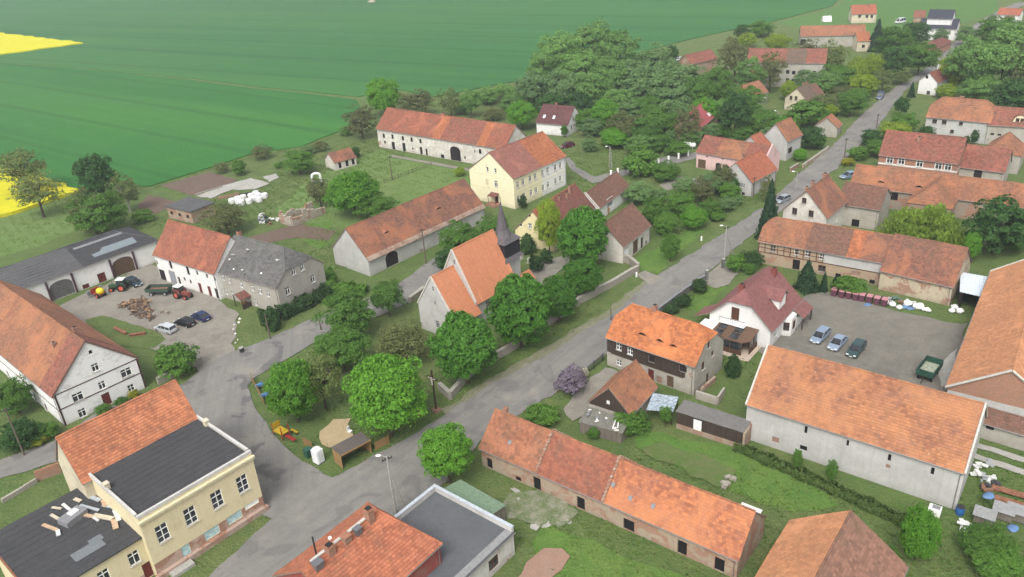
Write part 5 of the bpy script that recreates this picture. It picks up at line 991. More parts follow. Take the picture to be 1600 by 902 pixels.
('garden_tree','green',23.72,237.4,4.23,2.98,3.11,'shrubby tree in the leafy gardens below the dense wood','tree','gardens below the dense wood','plain'),
('garden_tree','grey',26.39,227.59,3.71,2.49,2.64,'shrubby tree in the leafy gardens below the dense wood','tree','gardens below the dense wood','plain'),
('garden_tree','maple',31.16,215.66,4.25,2.68,2.82,'shrubby tree in the leafy gardens below the dense wood','tree','gardens below the dense wood','plain'),
('garden_tree','poplar',36.98,208.39,4.12,2.56,2.7,'shrubby tree in the leafy gardens below the dense wood','tree','gardens below the dense wood','plain'),
('garden_tree','green',42.38,209.56,3.8,2.36,2.5,'shrubby tree in the leafy gardens below the dense wood','tree','gardens below the dense wood','plain'),
('garden_tree','grey',53.19,235.46,4.58,3.35,3.46,'shrubby tree in the leafy gardens below the dense wood','tree','gardens below the dense wood','plain'),
('garden_tree','green',44.63,230.7,4.88,3.24,3.37,'shrubby tree in the leafy gardens below the dense wood','tree','gardens below the dense wood','plain'),
('garden_tree','grey',39.46,239.28,5.03,3.36,3.48,'shrubby tree in the leafy gardens below the dense wood','tree','gardens below the dense wood','plain'),
('garden_tree','maple',59.67,230.84,4.87,4.07,4.16,'shrubby tree in the leafy gardens below the dense wood','tree','gardens below the dense wood','plain'),
('garden_tree','poplar',65.28,234.17,3.8,3.39,3.51,'shrubby tree in the leafy gardens below the dense wood','tree','gardens below the dense wood','plain'),
('garden_tree','green',71.89,247.93,4.39,3.97,4.07,'shrubby tree in the leafy gardens below the dense wood','tree','gardens below the dense wood','plain'),
('garden_tree','grey',58.26,217.5,3.21,2.03,2.19,'shrubby tree in the leafy gardens below the dense wood','tree','gardens below the dense wood','plain'),
('garden_tree','green',65.08,210.17,3.46,2.15,2.3,'shrubby tree in the leafy gardens below the dense wood','tree','gardens below the dense wood','plain'),
('garden_tree','grey',71.71,209.14,3.11,1.96,2.12,'shrubby tree in the leafy gardens below the dense wood','tree','gardens below the dense wood','plain'),
('garden_tree','maple',77.42,215.02,4.24,2.63,2.77,'shrubby tree in the leafy gardens below the dense wood','tree','gardens below the dense wood','plain'),
('garden_tree','poplar',51.67,212.24,3.49,2.17,2.32,'shrubby tree in the leafy gardens below the dense wood','tree','gardens below the dense wood','plain'),
('garden_tree','green',46.41,204.13,3.04,1.89,2.05,'shrubby tree in the leafy gardens below the dense wood','tree','gardens below the dense wood','plain'),
('garden_tree','grey',20.8,237.34,3.47,2.21,2.36,'shrubby tree in the leafy gardens below the dense wood','tree','gardens below the dense wood','plain'),
('road_tree','sparse',97.48,236.07,4.6,2.85,3.09,'leafy tree among the houses beside the far road','tree','trees beside the far road','plain'),
('road_tree','green',111.53,262.15,5.45,4.13,4.33,'leafy tree among the houses beside the far road','tree','trees beside the far road','plain'),
('road_tree','grey',100.71,260.02,5.42,3.65,3.87,'leafy tree among the houses beside the far road','tree','trees beside the far road','plain'),
('road_tree','poplar',105.28,256.66,4.94,3.63,3.85,'leafy tree among the houses beside the far road','tree','trees beside the far road','plain'),
('road_tree','lime',115.52,251.63,4.45,3.6,3.82,'leafy tree among the houses beside the far road','tree','trees beside the far road','plain'),
('road_tree','sparse',123.3,255.42,4.1,3.67,3.89,'leafy tree among the houses beside the far road','tree','trees beside the far road','plain'),
('road_tree','sparse',133.01,262.73,3.79,2.9,3.15,'leafy tree among the houses beside the far road','tree','trees beside the far road','plain'),
('road_tree','green',116.15,285.03,4.98,3.55,3.78,'leafy tree among the houses beside the far road','tree','trees beside the far road','plain'),
('road_tree','grey',172.98,316.27,3.48,3.48,3.71,'leafy tree among the houses beside the far road','tree','trees beside the far road','plain'),
('road_tree','poplar',143.28,235.84,5.73,3.55,3.78,'leafy tree among the houses beside the far road','tree','trees beside the far road','plain'),
('road_tree','lime',144.44,251.54,4.83,6.09,6.24,'leafy tree among the houses beside the far road','tree','trees beside the far road','plain'),
('road_tree','sparse',157.29,238.98,5.76,7.74,7.84,'leafy tree among the houses beside the far road','tree','trees beside the far road','plain'),
('scrub_bush','grey',-12.81,264.38,2.55,1.58,1.53,'scrub along the edge of the green field behind the manor barn','bush','scrub along the field edge',None),
('scrub_bush','brown',2.13,265.97,2.56,1.64,1.59,'scrub along the edge of the green field behind the manor barn','bush','scrub along the field edge',None),
('scrub_bush','poplar',-48.57,247.92,2.41,1.49,1.45,'scrub along the edge of the green field behind the manor barn','bush','scrub along the field edge',None),
('scrub_bush','grey',-57,229.55,2.25,1.39,1.35,'scrub along the edge of the green field behind the manor barn','bush','scrub along the field edge',None),
('scrub_bush','brown',-53.75,232.52,2.65,1.64,1.6,'scrub along the edge of the green field behind the manor barn','bush','scrub along the field edge',None),
('scrub_bush','poplar',-61.45,228.17,1.87,1.16,1.12,'scrub along the edge of the green field behind the manor barn','bush','scrub along the field edge',None),
('undergrowth_shrub','bush',29.62,158.38,1.91,1.42,1.38,'shrub in the thick undergrowth left of the road','bush','undergrowth left of the road',None),
('undergrowth_shrub','grey',35.01,171.87,2.19,1.51,1.47,'shrub in the thick undergrowth left of the road','bush','undergrowth left of the road',None),
('undergrowth_shrub','bush',38.85,159.81,1.93,1.19,1.16,'shrub in the thick undergrowth left of the road','bush','undergrowth left of the road',None),
('undergrowth_shrub','bush',44.54,157.83,1.77,1.1,1.06,'shrub in the thick undergrowth left of the road','bush','undergrowth left of the road',None),
('undergrowth_shrub','grey',51.18,166.83,1.71,1.06,1.03,'shrub in the thick undergrowth left of the road','bush','undergrowth left of the road',None),
('undergrowth_shrub','bush',42.79,170.69,2.03,1.36,1.31,'shrub in the thick undergrowth left of the road','bush','undergrowth left of the road',None),
]
POS = {
'car_silver':(-61.49,125.09,148.92),
'car_black':(-58.71,126.92,150.06),
'car_blue':(-56.48,128.83,142.16),
'car_gate':(-75.23,145.84,-39.95),
'tractor_red':(-62.96,138.33,-28.44),
'trailer_green':(-68.12,140.51,-5.92),
'sprayer':(-79.7,141.07,-31.73),
'tractor_old':(-77.14,143.69,179.55),
'car_r1':(47.57,107.16,-133.65),
'car_r2':(49.35,104.75,-133.14),
'car_r3':(51.31,102.61,-132.04),
'dump':(58.55,95.11,-134.1),
'van_road':(119.54,247.9,-122.11),
'car_road':(61.36,166.07,-143.68),
'car_drive':(81.13,178.43,-158.77),
'car_garden':(48.38,179.54,-126.57),
'car_red':(18.33,218.79,-156.88),
'van_far':(185.68,376.36,-156.73),
'truck':(75.44,115.27,-106.93),
'bin0':[(55.19,120.94)],
'bin1':[(56.16,120.15)],
'bin2':[(57.14,119.6)],
'bin3':[(58.02,118.91)],
'bin4':[(58.88,118.38)],
'bin5':[(59.85,117.69)],
'bin6':[(60.77,116.93)],
'bin7':[(61.72,116.25)],
'bags':[(63.6,114.87),(62.96,115.93),(67.04,114.84),(67.12,113.88),(67.53,113.35),(66.41,114.46),(71.11,112.58),(72.09,113.61),(72.21,112.19),(65.38,115.81),(62.11,116.79)],
'tarps':[(65.37,114.61),(64.64,115.2),(59.23,116.86)],
'debris':[(63.37,117.58),(64.65,117.88),(65.91,116.21),(62.09,118.27),(64.86,116.37)],
'bales':[(-68.44,191.18),(-67.38,192.51),(-65.64,189.41),(-66.16,193.29),(-63.85,190.27),(-64.35,193.97),(-63.04,191.94),(-63.58,195.61),(-61.56,191.03),(-62.54,193.92),(-60.83,193.57),(-66.68,190.63)],
'bale_tarp':[(-65.13,196.24)],
'junk':[(-58.63,180.5),(-57.2,177.48),(-55.81,175.86),(-56.97,175.19),(-55.1,177.08),(-57.03,178.81),(-58.14,177.2),(-53.7,176.81),(-55.13,174.41)],
'arch_white':[(-49.39,203.11)],
'logs':[(-73.45,136.05),(-72.62,136.39),(-71.32,135.28),(-71.17,137.1),(-70.64,137.96),(-69.89,133.25),(-68.27,131.25),(-68.64,134.42),(-67.43,132.89),(-69.09,134.49),(-72.32,137.28),(-70.18,135.11),(-69.38,136.37),(-66.38,130.11)],
'pallets':[(-65.73,130.88),(-64.75,132.5),(-63.47,131.86)],
'bush_log':[(-66.63,135.03)],
'beam1':[(-71.33,127.01),(-68.3,124.55)],
'beam2':[(-67.41,123.82),(-64.78,124.26)],
'gazebo':[(-50.21,131.67),(-48.52,133.23)],
'rockery':[(-49.54,125.56),(-49.17,123.87),(-48.39,122.15),(-47.42,120.06),(-47.49,118.92),(-48.94,126.3),(-49.09,127.59)],
'toilet':[(-27.01,85.16)],
'green_bin':[(-28.59,86.52)],
'shelter':[(-23.62,83.35),(-19.93,86.47),(-21.73,88.51),(-25.25,86.45)],
'panels':[(-19.68,86.74),(-18.02,88.09),(-17.17,89.25),(-14.88,93.58),(-13.52,94.45)],
'panel_left':[(-29.78,89.1),(-28.4,88.02)],
'panel_yellow':[(-41.6,106.9),(-37.78,99.5)],
'climb':[(-33.31,91.41)],
'swings':[(-39.55,104.06),(-38.09,101.2)],
'slide':[(-23.74,90.96)],
'bench':[(-31.63,91.87)],
'poles':[('cross',-11.98,94.78,6.99),('lamp',-15.72,74.09,8.69),('lamp',40.82,137.77,7.22),('stub',16.25,117.68,2.44),('pole',-16.81,146.02,7.68),('pole',-29.16,200.45,6.55),('pole',85.71,192.18,5.38),('pole',104.65,216.67,3.98),('pole',-69.07,91.11,8.01),('lamp',66.31,171.71,4.8),('pole',-41.69,119.52,4.95),('mast',27.46,197.67,5.75),('pole',-33.38,121.44,2.07),('lamp',81.41,230.26,3.01),('pole',7.06,180.05,4.53),('pole',56.15,170.3,4.81)],
'cross_brick':[(-12.48,93.98)],
'lamp_brace':[(-14.65,74.7)],
'lamp_brace2':[(43.06,139.37)],
'church_wall':[(-11.79,100.32),(-10.09,97.51),(-6.79,104.49),(-0.69,110.16),(6.04,117.85),(11.61,124.48),(18.74,130.75),(23.99,135.95)],
'church_wall2':[(23.99,135.95),(23.08,139.28),(19.38,143.84)],
'lane_wall':[(-18.73,129.38),(-17.34,131.61),(-16.29,133.48)],
'yard_wall':[(-56.39,107.38),(-53.92,110.47),(-51.31,113.03)],
'garden_wall':[(24.54,118.73),(28.86,123.6),(35.07,129.85)],
'gate_pillar':[(35.29,130.26),(39.45,134.63)],
'fence_g':[(10.08,101.39),(13.57,105.46)],
'white_posts':[(26.72,191.31),(28.62,192.57),(31.33,193.34),(34.27,194.75),(37.22,196.89),(39.97,198.05),(42.87,199.55),(45.85,201.26),(48.8,203.19)],
'ruin':[(-51.37,174.59),(-47.47,171.67),(-43.68,178.56),(-48.05,183.67)],
'brick_shed':[(-83.26,183.81),(-75.51,178.66),(-68.94,184.38),(-75.87,187.66)],
'slab_walls':[(-80.17,198.78),(-74.79,204.3)],
'slab_walls2':[(-73.05,194.69),(-68.38,197.45)],
'road_fence':[(69.87,185.74),(72.92,188.84)],
'road_fence2':[(73.48,187.44),(77.97,192.48),(84.97,200.52)],
'hedge_grey':[(-44.9,125.37),(-41.56,126.46),(-34.21,134.53)],
'hedge_barn':[(27.31,82.05),(30.42,78.88),(36.16,73.03),(42.16,66.47)],
'hedge_grass':[(-39.33,137.1),(-35.82,140.22),(-28.26,136.27)],
'hedge_row':[(-36.43,143.67),(-34.32,136.32),(-27.2,134.32)],
'tank':[(50.74,209.76)],
'hut':[(-42.12,222.92),(-39.39,221.18),(-36.72,224.45)],
'sheds':[(20.35,88.1),(27.09,82.87)],
'leanto':[(7.41,88.06),(12.19,86.01),(16.09,90.17)],
'blueroof':[(17.58,89.99),(21.06,90.37)],
'brickpen':[(24.89,93.62),(27.4,91.65)],
'brickwall_g':[(25.9,94.79),(28.57,97.55)],
'junk_r':[(53.41,73.65),(54.65,74.85),(56.37,75.57),(54.98,72.61),(54.81,71.56),(54,73.15),(53.54,71.07),(48,65.51),(47.69,65.92),(53.61,71.69)],
'barrel':[(48.47,67.75)],
'bin_white':[(45.74,68.02)],
'crates':[(50.27,66.23),(52.72,66.75),(54.01,66.43)],
'planks_r':[(55.84,70.21),(55.21,68.45)],
'blue_tarp':[(52.1,68.77),(52.91,65.03)],
'stone_pile':[(24.21,75.28)],
'rubble':[(-1,75.2),(0.25,74.31),(1.44,72.72),(-0.36,72.17),(2.32,70.84),(3.58,71.07),(0.81,70.64),(4.57,70.97),(-1.21,76.76),(3.2,72.54)],
'carport':[(71.89,113.87),(73.93,110.33),(81.21,125.25)],
'glass_annex':[(31.43,105.86),(35.93,102.99)],
'field_hay':[(-84.65,598.89)],
'white_tent':[(159.08,394.91)],
'planks_y':[(21.81,166.29)],
'headstones':[(7.85,143.33),(3.67,143.18),(2.33,145.13)],
'road_cover':[(-16.34,76.57)],
'stumps':[(-18.29,209.24),(-51.12,241.36)],
'fence_k':[(-33.9,197.05),(-31.04,198.27),(-23.84,206.2),(-19.45,210.76)],
'posts_road':[(38.9,147.96),(23.27,133.55)],
'person_stub':[(16.3,118.04)],
'kerb_stones':[(-16.37,108.61),(-13.32,106.53)],
'tires':[(53.51,70.65)],
'woodstack_r':[(50.55,70.75)],
'low_wall_hall':[(-66.8,81.24),(-64.2,84.95),(-62.01,86.8)],
'brick_stub':[(-64.33,85.22),(-61.83,86.78)],
'grave':[(17.47,131.76)],
'steps_hall':[(-38.17,67.05)],
'wheel_bin':[(-45.48,115.66)],
'far_cars':[(183.3,380.09),(186.31,380.55),(189.34,379.87)],
'far_dots':[(63.49,330.87),(71.1,325.83),(73.93,327.03)],
}

# ------------------------------------------------------------------ materials by name
RM = {
 'tile_orange': tile_mat('tile_orange', (0.47, 0.145, 0.060), (0.38, 0.115, 0.052), mossy=0.15, freshness=0.15),
 'tile_orange_old': tile_mat('tile_orange_old', (0.40, 0.150, 0.082), (0.32, 0.118, 0.068), mossy=0.5, freshness=0.3, fresh=(0.52, 0.19, 0.085)),
 'tile_bright': tile_mat('tile_bright', (0.58, 0.175, 0.050), (0.45, 0.125, 0.045), mossy=0.22, freshness=0.2, pale=0.2),
 'tile_red': tile_mat('tile_red', (0.36, 0.110, 0.062), (0.28, 0.085, 0.052), mossy=0.35, freshness=0.2),
 'tile_red_old': tile_mat('tile_red_old', (0.34, 0.105, 0.065), (0.24, 0.078, 0.052), mossy=0.5, freshness=0.12),
 'tile_brown_red': tile_mat('tile_brown_red', (0.31, 0.115, 0.070), (0.20, 0.080, 0.055), mossy=0.6, freshness=0.3, fresh=(0.50, 0.165, 0.075), pale=0.25),
 'tile_brown': tile_mat('tile_brown', (0.235, 0.105, 0.070), (0.175, 0.080, 0.055), mossy=0.55, freshness=0.05),
 'tile_greybrown': tile_mat('tile_greybrown', (0.19, 0.125, 0.085), (0.14, 0.095, 0.07), mossy=0.6, freshness=0.05),
 'tile_dull_red': tile_mat('tile_dull_red', (0.33, 0.105, 0.068), (0.23, 0.075, 0.052), mossy=0.4, freshness=0.1),
 'tile_maroon': tile_mat('tile_maroon', (0.24, 0.075, 0.055), (0.17, 0.058, 0.045), mossy=0.4, freshness=0.1),
 'tile_maroon_clean': tile_mat('tile_maroon_clean', (0.135, 0.050, 0.050), (0.115, 0.042, 0.043), mossy=0.05, freshness=0.0, pale=0.02),
 'tile_house_maroon': tile_mat('tile_house_maroon', (0.26, 0.098, 0.092), (0.25, 0.092, 0.088), mossy=0.1, freshness=0.0, pale=0.02),
 'tile_pink': tile_mat('tile_pink', (0.33, 0.125, 0.090), (0.29, 0.110, 0.082), mossy=0.2, freshness=0.05, pale=0.05),
 'tile_salmon': tile_mat('tile_salmon', (0.46, 0.130, 0.070), (0.38, 0.110, 0.062), mossy=0.12, freshness=0.05, pale=0.05),
 'tile_raspberry': tile_mat('tile_raspberry', (0.46, 0.085, 0.095), (0.40, 0.075, 0.085), mossy=0.0, freshness=0.0, pale=0.03),
 'tile_row': tile_mat('tile_row', (0.56, 0.180, 0.065), (0.38, 0.115, 0.058), mossy=0.42, freshness=0.4, fresh=(0.62, 0.22, 0.085), moss=(0.22, 0.10, 0.08), pale=0.3),
 'tile_row_a': tile_mat('tile_row_a', (0.44, 0.150, 0.075), (0.30, 0.105, 0.060), mossy=0.5, freshness=0.2),
 'tile_mottled': tile_mat('tile_mottled', (0.44, 0.165, 0.080), (0.27, 0.100, 0.060), mossy=0.4, freshness=0.45, fresh=(0.58, 0.23, 0.09), pale=0.35, scale=0.11, moss=(0.20, 0.11, 0.085)),
 'tile_hall': tile_mat('tile_hall', (0.56, 0.185, 0.085), (0.47, 0.145, 0.072), mossy=0.2, freshness=0.2, pale=0.2),
 'tile_foreground': tile_mat('tile_foreground', (0.52, 0.155, 0.078), (0.44, 0.125, 0.066), mossy=0.25, freshness=0.15, pale=0.25),
 'tile_plain': tile_mat('tile_plain', (0.60, 0.245, 0.112), (0.58, 0.235, 0.112), mossy=0.25, freshness=0.2, pale=0.1, contrast=0.6),
 'tile_plain_brown': tile_mat('tile_plain_brown', (0.30, 0.145, 0.092), (0.24, 0.115, 0.078), mossy=0.35, freshness=0.1, pale=0.1),
 'tile_church': tile_mat('tile_church', (0.66, 0.225, 0.105), (0.76, 0.26, 0.125), mossy=0.04, freshness=0.05, pale=0.03),
 'felt_dark': ground_mat('felt_dark', ((0.040, 0.041, 0.044), (0.060, 0.060, 0.062), (0.030, 0.030, 0.033), (0.075, 0.075, 0.075)), (0.3, 1.2, 6.0), 0.2),
 'felt_ribbed': ground_mat('felt_ribbed', ((0.075, 0.075, 0.076), (0.10, 0.10, 0.10), (0.045, 0.045, 0.048), (0.12, 0.12, 0.12)), (0.3, 1.4, 6.0), 0.2),
 'slate_grey': tile_mat('slate_grey', (0.145, 0.142, 0.135), (0.105, 0.103, 0.100), moss=(0.075, 0.078, 0.065), mossy=0.45, freshness=0.25, fresh=(0.19, 0.185, 0.175), pale=0.1),
 'slate_blue': tile_mat('slate_blue', (0.058, 0.066, 0.090), (0.048, 0.055, 0.076), moss=(0.05, 0.05, 0.06), mossy=0.1, freshness=0.0, pale=0.02),
}
def boards(name, a, b_, w=0.22):
    def f(n):
        k = NB(n); br = k.node('ShaderNodeTexBrick', Scale=1.0); br.offset = 0.0; br.inputs['Brick Width'].default_value = w; br.inputs['Row Height'].default_value = 30.0; br.inputs['Mortar Size'].default_value = 0.012
        br.inputs['Color1'].default_value = (*a, 1); br.inputs['Color2'].default_value = (*b_, 1); br.inputs['Mortar'].default_value = (0.008, 0.007, 0.006, 1); k.l.new(k.coord('UV'), br.inputs['Vector'])
        v = k.noise(k.coord('Object', (5, 5, 0.6)), 1.0, 4); k.color(k.mix(k.math('MULTIPLY', v, 0.4), br.outputs['Color'], tuple(x*1.7 for x in a))); k.bump(br.outputs['Fac'], -0.5, 0.03); return k
    return mat(name, f)
WM = {
 'white_plaster': plaster_mat('white_plaster', (0.71, 0.70, 0.67), amount=0.1, foot=0.5),
 'white_clean': plaster_mat('white_clean', (0.68, 0.67, 0.65), amount=0.1),
 'white_peel': plaster_mat('white_peel', (0.71, 0.705, 0.69), amount=0.12, foot=0.5),
 'white_old': plaster_mat('white_old', (0.60, 0.57, 0.51), amount=0.5),
 'white_crumble': plaster_mat('white_crumble', (0.62, 0.60, 0.55), amount=0.55, brick=0.04, peel=(0.44, 0.40, 0.34)),
 'grey_plaster': plaster_mat('grey_plaster', (0.36, 0.345, 0.30), amount=0.45),
 'grey_plaster2': plaster_mat('grey_plaster2', (0.38, 0.36, 0.31), amount=0.6, brick=0.08),
 'grey_white_plaster': plaster_mat('grey_white_plaster', (0.47, 0.465, 0.445), amount=0.75, stain=(0.27, 0.26, 0.24)),
 'cream_plaster': plaster_mat('cream_plaster', (0.72, 0.66, 0.45), amount=0.1),
 'cream_old': plaster_mat('cream_old', (0.55, 0.49, 0.36), amount=0.4),
 'yellow_plaster': plaster_mat('yellow_plaster', (0.66, 0.58, 0.33), amount=0.15),
 'hall_yellow': plaster_mat('hall_yellow', (0.62, 0.54, 0.35), amount=0.25, stain=(0.36, 0.27, 0.17)),
 'hall_plinth': plaster_mat('hall_plinth', (0.44, 0.31, 0.25), amount=0.5, brick=0.35),
 'pink_plaster': plaster_mat('pink_plaster', (0.62, 0.42, 0.40), amount=0.2),
 'brick_patchy': plaster_mat('brick_patchy', (0.36, 0.28, 0.20), amount=0.6, brick=0.36),
 'cream_brick': plaster_mat('cream_brick', (0.48, 0.41, 0.29), amount=0.5, brick=0.30),
 'brick_red': plaster_mat('brick_red', (0.30, 0.10, 0.06), amount=0.1, brick=1.2),
 'brick_tan': plaster_mat('brick_tan', (0.30, 0.16, 0.09), amount=0.5, brick=0.9),
 'brick_grey': plaster_mat('brick_grey', (0.28, 0.23, 0.18), amount=0.6, brick=0.3),
 'brown_timber': plaster_mat('brown_timber', (0.36, 0.27, 0.18), amount=0.5, brick=0.2),
 'red_wall': plaster_mat('red_wall', (0.24, 0.055, 0.045), amount=0.3),
 'church_plaster': plaster_mat('church_plaster', (0.42, 0.41, 0.39), amount=0.4),
 'dark_boards': boards('dark_boards', (0.050, 0.036, 0.028), (0.034, 0.025, 0.020)),
 'grey_boards': boards('grey_boards', (0.16, 0.14, 0.115), (0.11, 0.095, 0.08)),
}
GLASS = glass_mat(); WHITE = plain('white_paint', (0.78, 0.78, 0.75), 0.5); IRON = plain('dark_iron', (0.03, 0.03, 0.03), 0.5); TIMBER = wood_mat('old_timber', (0.075, 0.048, 0.032), (0.045, 0.03, 0.022))
CONCRETE = ground_mat('concrete', ((0.34, 0.33, 0.30), (0.27, 0.26, 0.23), (0.42, 0.41, 0.38), (0.22, 0.21, 0.19)), (0.2, 1.0, 6.0), 0.3)

# ------------------------------------------------------------------ ground
GRASS = ground_mat('grass', ((0.088, 0.150, 0.034), (0.138, 0.165, 0.056), (0.050, 0.105, 0.022), (0.155, 0.170, 0.070)), (0.05, 0.33, 2.2), 0.9, bd=0.15, w=(0.8, 0.8, 0.6))
LAWN = ground_mat('lawn_grass', ((0.082, 0.185, 0.028), (0.130, 0.190, 0.042), (0.050, 0.128, 0.020), (0.140, 0.190, 0.055)), (0.09, 0.45, 2.6), 0.8, bd=0.12, w=(0.8, 0.8, 0.55))
PALE = ground_mat('meadow_grass', ((0.100, 0.175, 0.042), (0.135, 0.185, 0.060), (0.070, 0.140, 0.030), (0.15, 0.185, 0.07)), (0.05, 0.4, 3.0), 0.6)
def asphalt(n, patchy, az):
    k = NB(n); wp = k.wpos(); a = k.noise(wp, 0.10, 4); b = k.noise(wp, 0.7, 5); c = k.noise(wp, 3.8, 4, 0.75, 0.38, 0.66)
    col = k.mix(k.math('MULTIPLY', a, 0.8), (0.207, 0.197, 0.180), (0.157, 0.150, 0.139)); col = k.mix(k.math('MULTIPLY', b, 0.5), col, (0.247, 0.234, 0.207))
    mp = k.n.new('ShaderNodeMapping'); mp.inputs['Rotation'].default_value = (0, 0, R(-az)); k.l.new(wp, mp.inputs[0]); m2 = k.n.new('ShaderNodeMapping'); m2.inputs['Scale'].default_value = (0.035, 0.75, 1); k.l.new(mp.outputs[0], m2.inputs[0])
    st = k.noise(m2.outputs[0], 1.0, 5, 0.7, 0.40, 0.68); col = k.mix(k.math('MULTIPLY', st, 0.75), col, (0.142, 0.139, 0.132))
    pt = k.noise(wp, 0.21, 5, 0.55, 0.56, 0.61, 0.9); col = k.mix(k.math('MULTIPLY', pt, 0.8*patchy), col, (0.096, 0.093, 0.093))
    sand = k.noise(wp, 0.16, 5, 0.6, 0.56, 0.72, 0.6); col = k.mix(k.math('MULTIPLY', sand, 0.75), col, (0.269, 0.247, 0.204))
    vo = k.node('ShaderNodeTexVoronoi', Scale=0.33); vo.feature = 'DISTANCE_TO_EDGE'; wob = k.node('ShaderNodeTexNoise', Scale=0.8, Detail=4.0); k.l.new(wp, wob.inputs['Vector'])
    ad = k.n.new('ShaderNodeMix'); ad.data_type = 'RGBA'; ad.blend_type = 'LINEAR_LIGHT'; ad.inputs[0].default_value = 0.9; k.l.new(wp, ad.inputs[6]); k.l.new(wob.outputs['Color'], ad.inputs[7]); k.l.new(ad.outputs[2], vo.inputs['Vector'])
    cr = k.math('SUBTRACT', 1.0, k.ramp(vo.outputs['Distance'], 0.008, 0.03)); col = k.mix(k.math('MULTIPLY', k.math('MULTIPLY', cr, b), 0.22), col, (0.070, 0.067, 0.065))
    col = k.mix(k.math('MULTIPLY', c, 0.45), col, (0.130, 0.125, 0.120)); k.color(col); k.bump(k.math('ADD', c, b), 0.25, 0.02); return k
ASPH = mat('old_asphalt', lambda n: asphalt(n, 0.55, 50)); ASPH_P = mat('patched_asphalt', lambda n: asphalt(n, 1.0, 100))
GRAVEL = ground_mat('gravel', ((0.245, 0.225, 0.190), (0.175, 0.162, 0.138), (0.290, 0.270, 0.228), (0.15, 0.138, 0.118)), (0.12, 0.5, 4.5), 0.5, w=(0.85, 0.7, 0.55))
SOIL = ground_mat('tilled_soil', ((0.150, 0.105, 0.080), (0.115, 0.082, 0.062), (0.185, 0.130, 0.098), (0.09, 0.065, 0.05)), (0.1, 0.8, 6.0), 0.8)
SAND = ground_mat('sand', ((0.40, 0.31, 0.18), (0.33, 0.25, 0.15), (0.45, 0.36, 0.23), (0.26, 0.21, 0.12)), (0.2, 1.0, 6.0), 0.5)
DIRT = ground_mat('verge_dirt', ((0.22, 0.20, 0.155), (0.10, 0.13, 0.05), (0.13, 0.145, 0.07), (0.20, 0.18, 0.13)), (0.35, 1.1, 6.0), 0.5, w=(0.9, 0.8, 0.5))
def crop(n, a, b_, c, d, rowdir, tr=22.0):
    k = NB(n); wp = k.wpos(); big = k.noise(wp, 0.012, 5, 0.6, 0.3, 0.7, 0.5); med = k.noise(wp, 0.08, 5, 0.6, 0.35, 0.7)
    col = k.mix(k.math('MULTIPLY', big, 0.8), a, b_); col = k.mix(k.math('MULTIPLY', med, 0.35), col, c)
    mp = k.n.new('ShaderNodeMapping'); mp.inputs['Rotation'].default_value = (0, 0, R(rowdir)); k.l.new(wp, mp.inputs[0])
    sep = k.n.new('ShaderNodeMapping'); sep.inputs['Scale'].default_value = (0.004, 0.11, 1); k.l.new(mp.outputs[0], sep.inputs[0])
    band = k.noise(sep.outputs[0], 1.0, 5, 0.7, 0.38, 0.62); col = k.mix(k.math('MULTIPLY', band, 0.5), col, d)
    s2 = k.n.new('ShaderNodeMapping'); s2.inputs['Scale'].default_value = (0.0015, 0.028, 1); s2.inputs['Location'].default_value = (3.1, 7.7, 0); k.l.new(mp.outputs[0], s2.inputs[0]); b2 = k.noise(s2.outputs[0], 1.0, 4, 0.6, 0.45, 0.62); col = k.mix(k.math('MULTIPLY', b2, 0.45), col, c)
    wv = k.node('ShaderNodeTexWave', Scale=6.2832/(tr*20)); wv.bands_direction = 'Y'; wv.inputs['Distortion'].default_value = 0.15; wv.inputs['Detail'].default_value = 1.0; k.l.new(mp.outputs[0], wv.inputs['Vector'])
    col = k.mix(k.math('MULTIPLY', k.ramp(wv.outputs['Fac'], 0.95, 0.99), 0.4), col, tuple(x*0.6 for x in a))
    fine = k.noise(wp, 1.6, 4, 0.7); col = k.mix(k.math('MULTIPLY', fine, 0.25), col, tuple(x*0.65 for x in a)); k.color(col); k.bump(fine, 0.5, 0.2); return k
CROP_N = mat('young_corn', lambda n: crop(n, (0.020, 0.122, 0.020), (0.030, 0.150, 0.018), (0.052, 0.175, 0.024), (0.016, 0.098, 0.020), 37, 26))
CROP_F = mat('far_corn', lambda n: crop(n, (0.022, 0.116, 0.026), (0.032, 0.138, 0.026), (0.056, 0.168, 0.030), (0.017, 0.094, 0.024), 31, 34))
RAPE = ground_mat('rape_blossom', ((0.56, 0.50, 0.008), (0.60, 0.54, 0.010), (0.42, 0.42, 0.012), (0.34, 0.36, 0.015)), (0.05, 0.3, 1.6), 0.8, w=(0.7, 0.55, 0.55))

gm = MB(); gm.poly([(-2600, -300, 0), (2600, -300, 0), (2600, 3600, 0), (-2600, 3600, 0)]); tag(gm.build('ground', GRASS), 'rough green grass ground of the village', None, None, 'structure')
Zg = [0.004]
def lay(name, key, m, amp=0.25, step=2.0, z=None, kind='structure', label=None, cat=None, skirt=0.0):
    Zg[0] += 0.004
    return patch(name, GROUND[key], z if z else Zg[0], m, kind, step, amp, hash_s(key), label, cat, skirt)
lay('meadow', 'meadow_far', ground_mat('far_meadow', ((0.062, 0.150, 0.030), (0.085, 0.160, 0.038), (0.045, 0.125, 0.026), (0.10, 0.155, 0.045)), (0.02, 0.2, 2.0)), 1.0, 8)
lay('meadow', 'meadow_left', PALE, 0.8, 4)
lay('field', 'field_far', CROP_F, 0.4, 12, 0.30, skirt=0.3); lay('field', 'field_near', CROP_N, 0.3, 8, 0.26, skirt=0.26)
lay('rape_field', 'rape_far', RAPE, 1.4, 5, 0.85, skirt=0.6); lay('rape_field', 'rape_near', RAPE, 0.9, 2.5, 0.85, skirt=0.9)
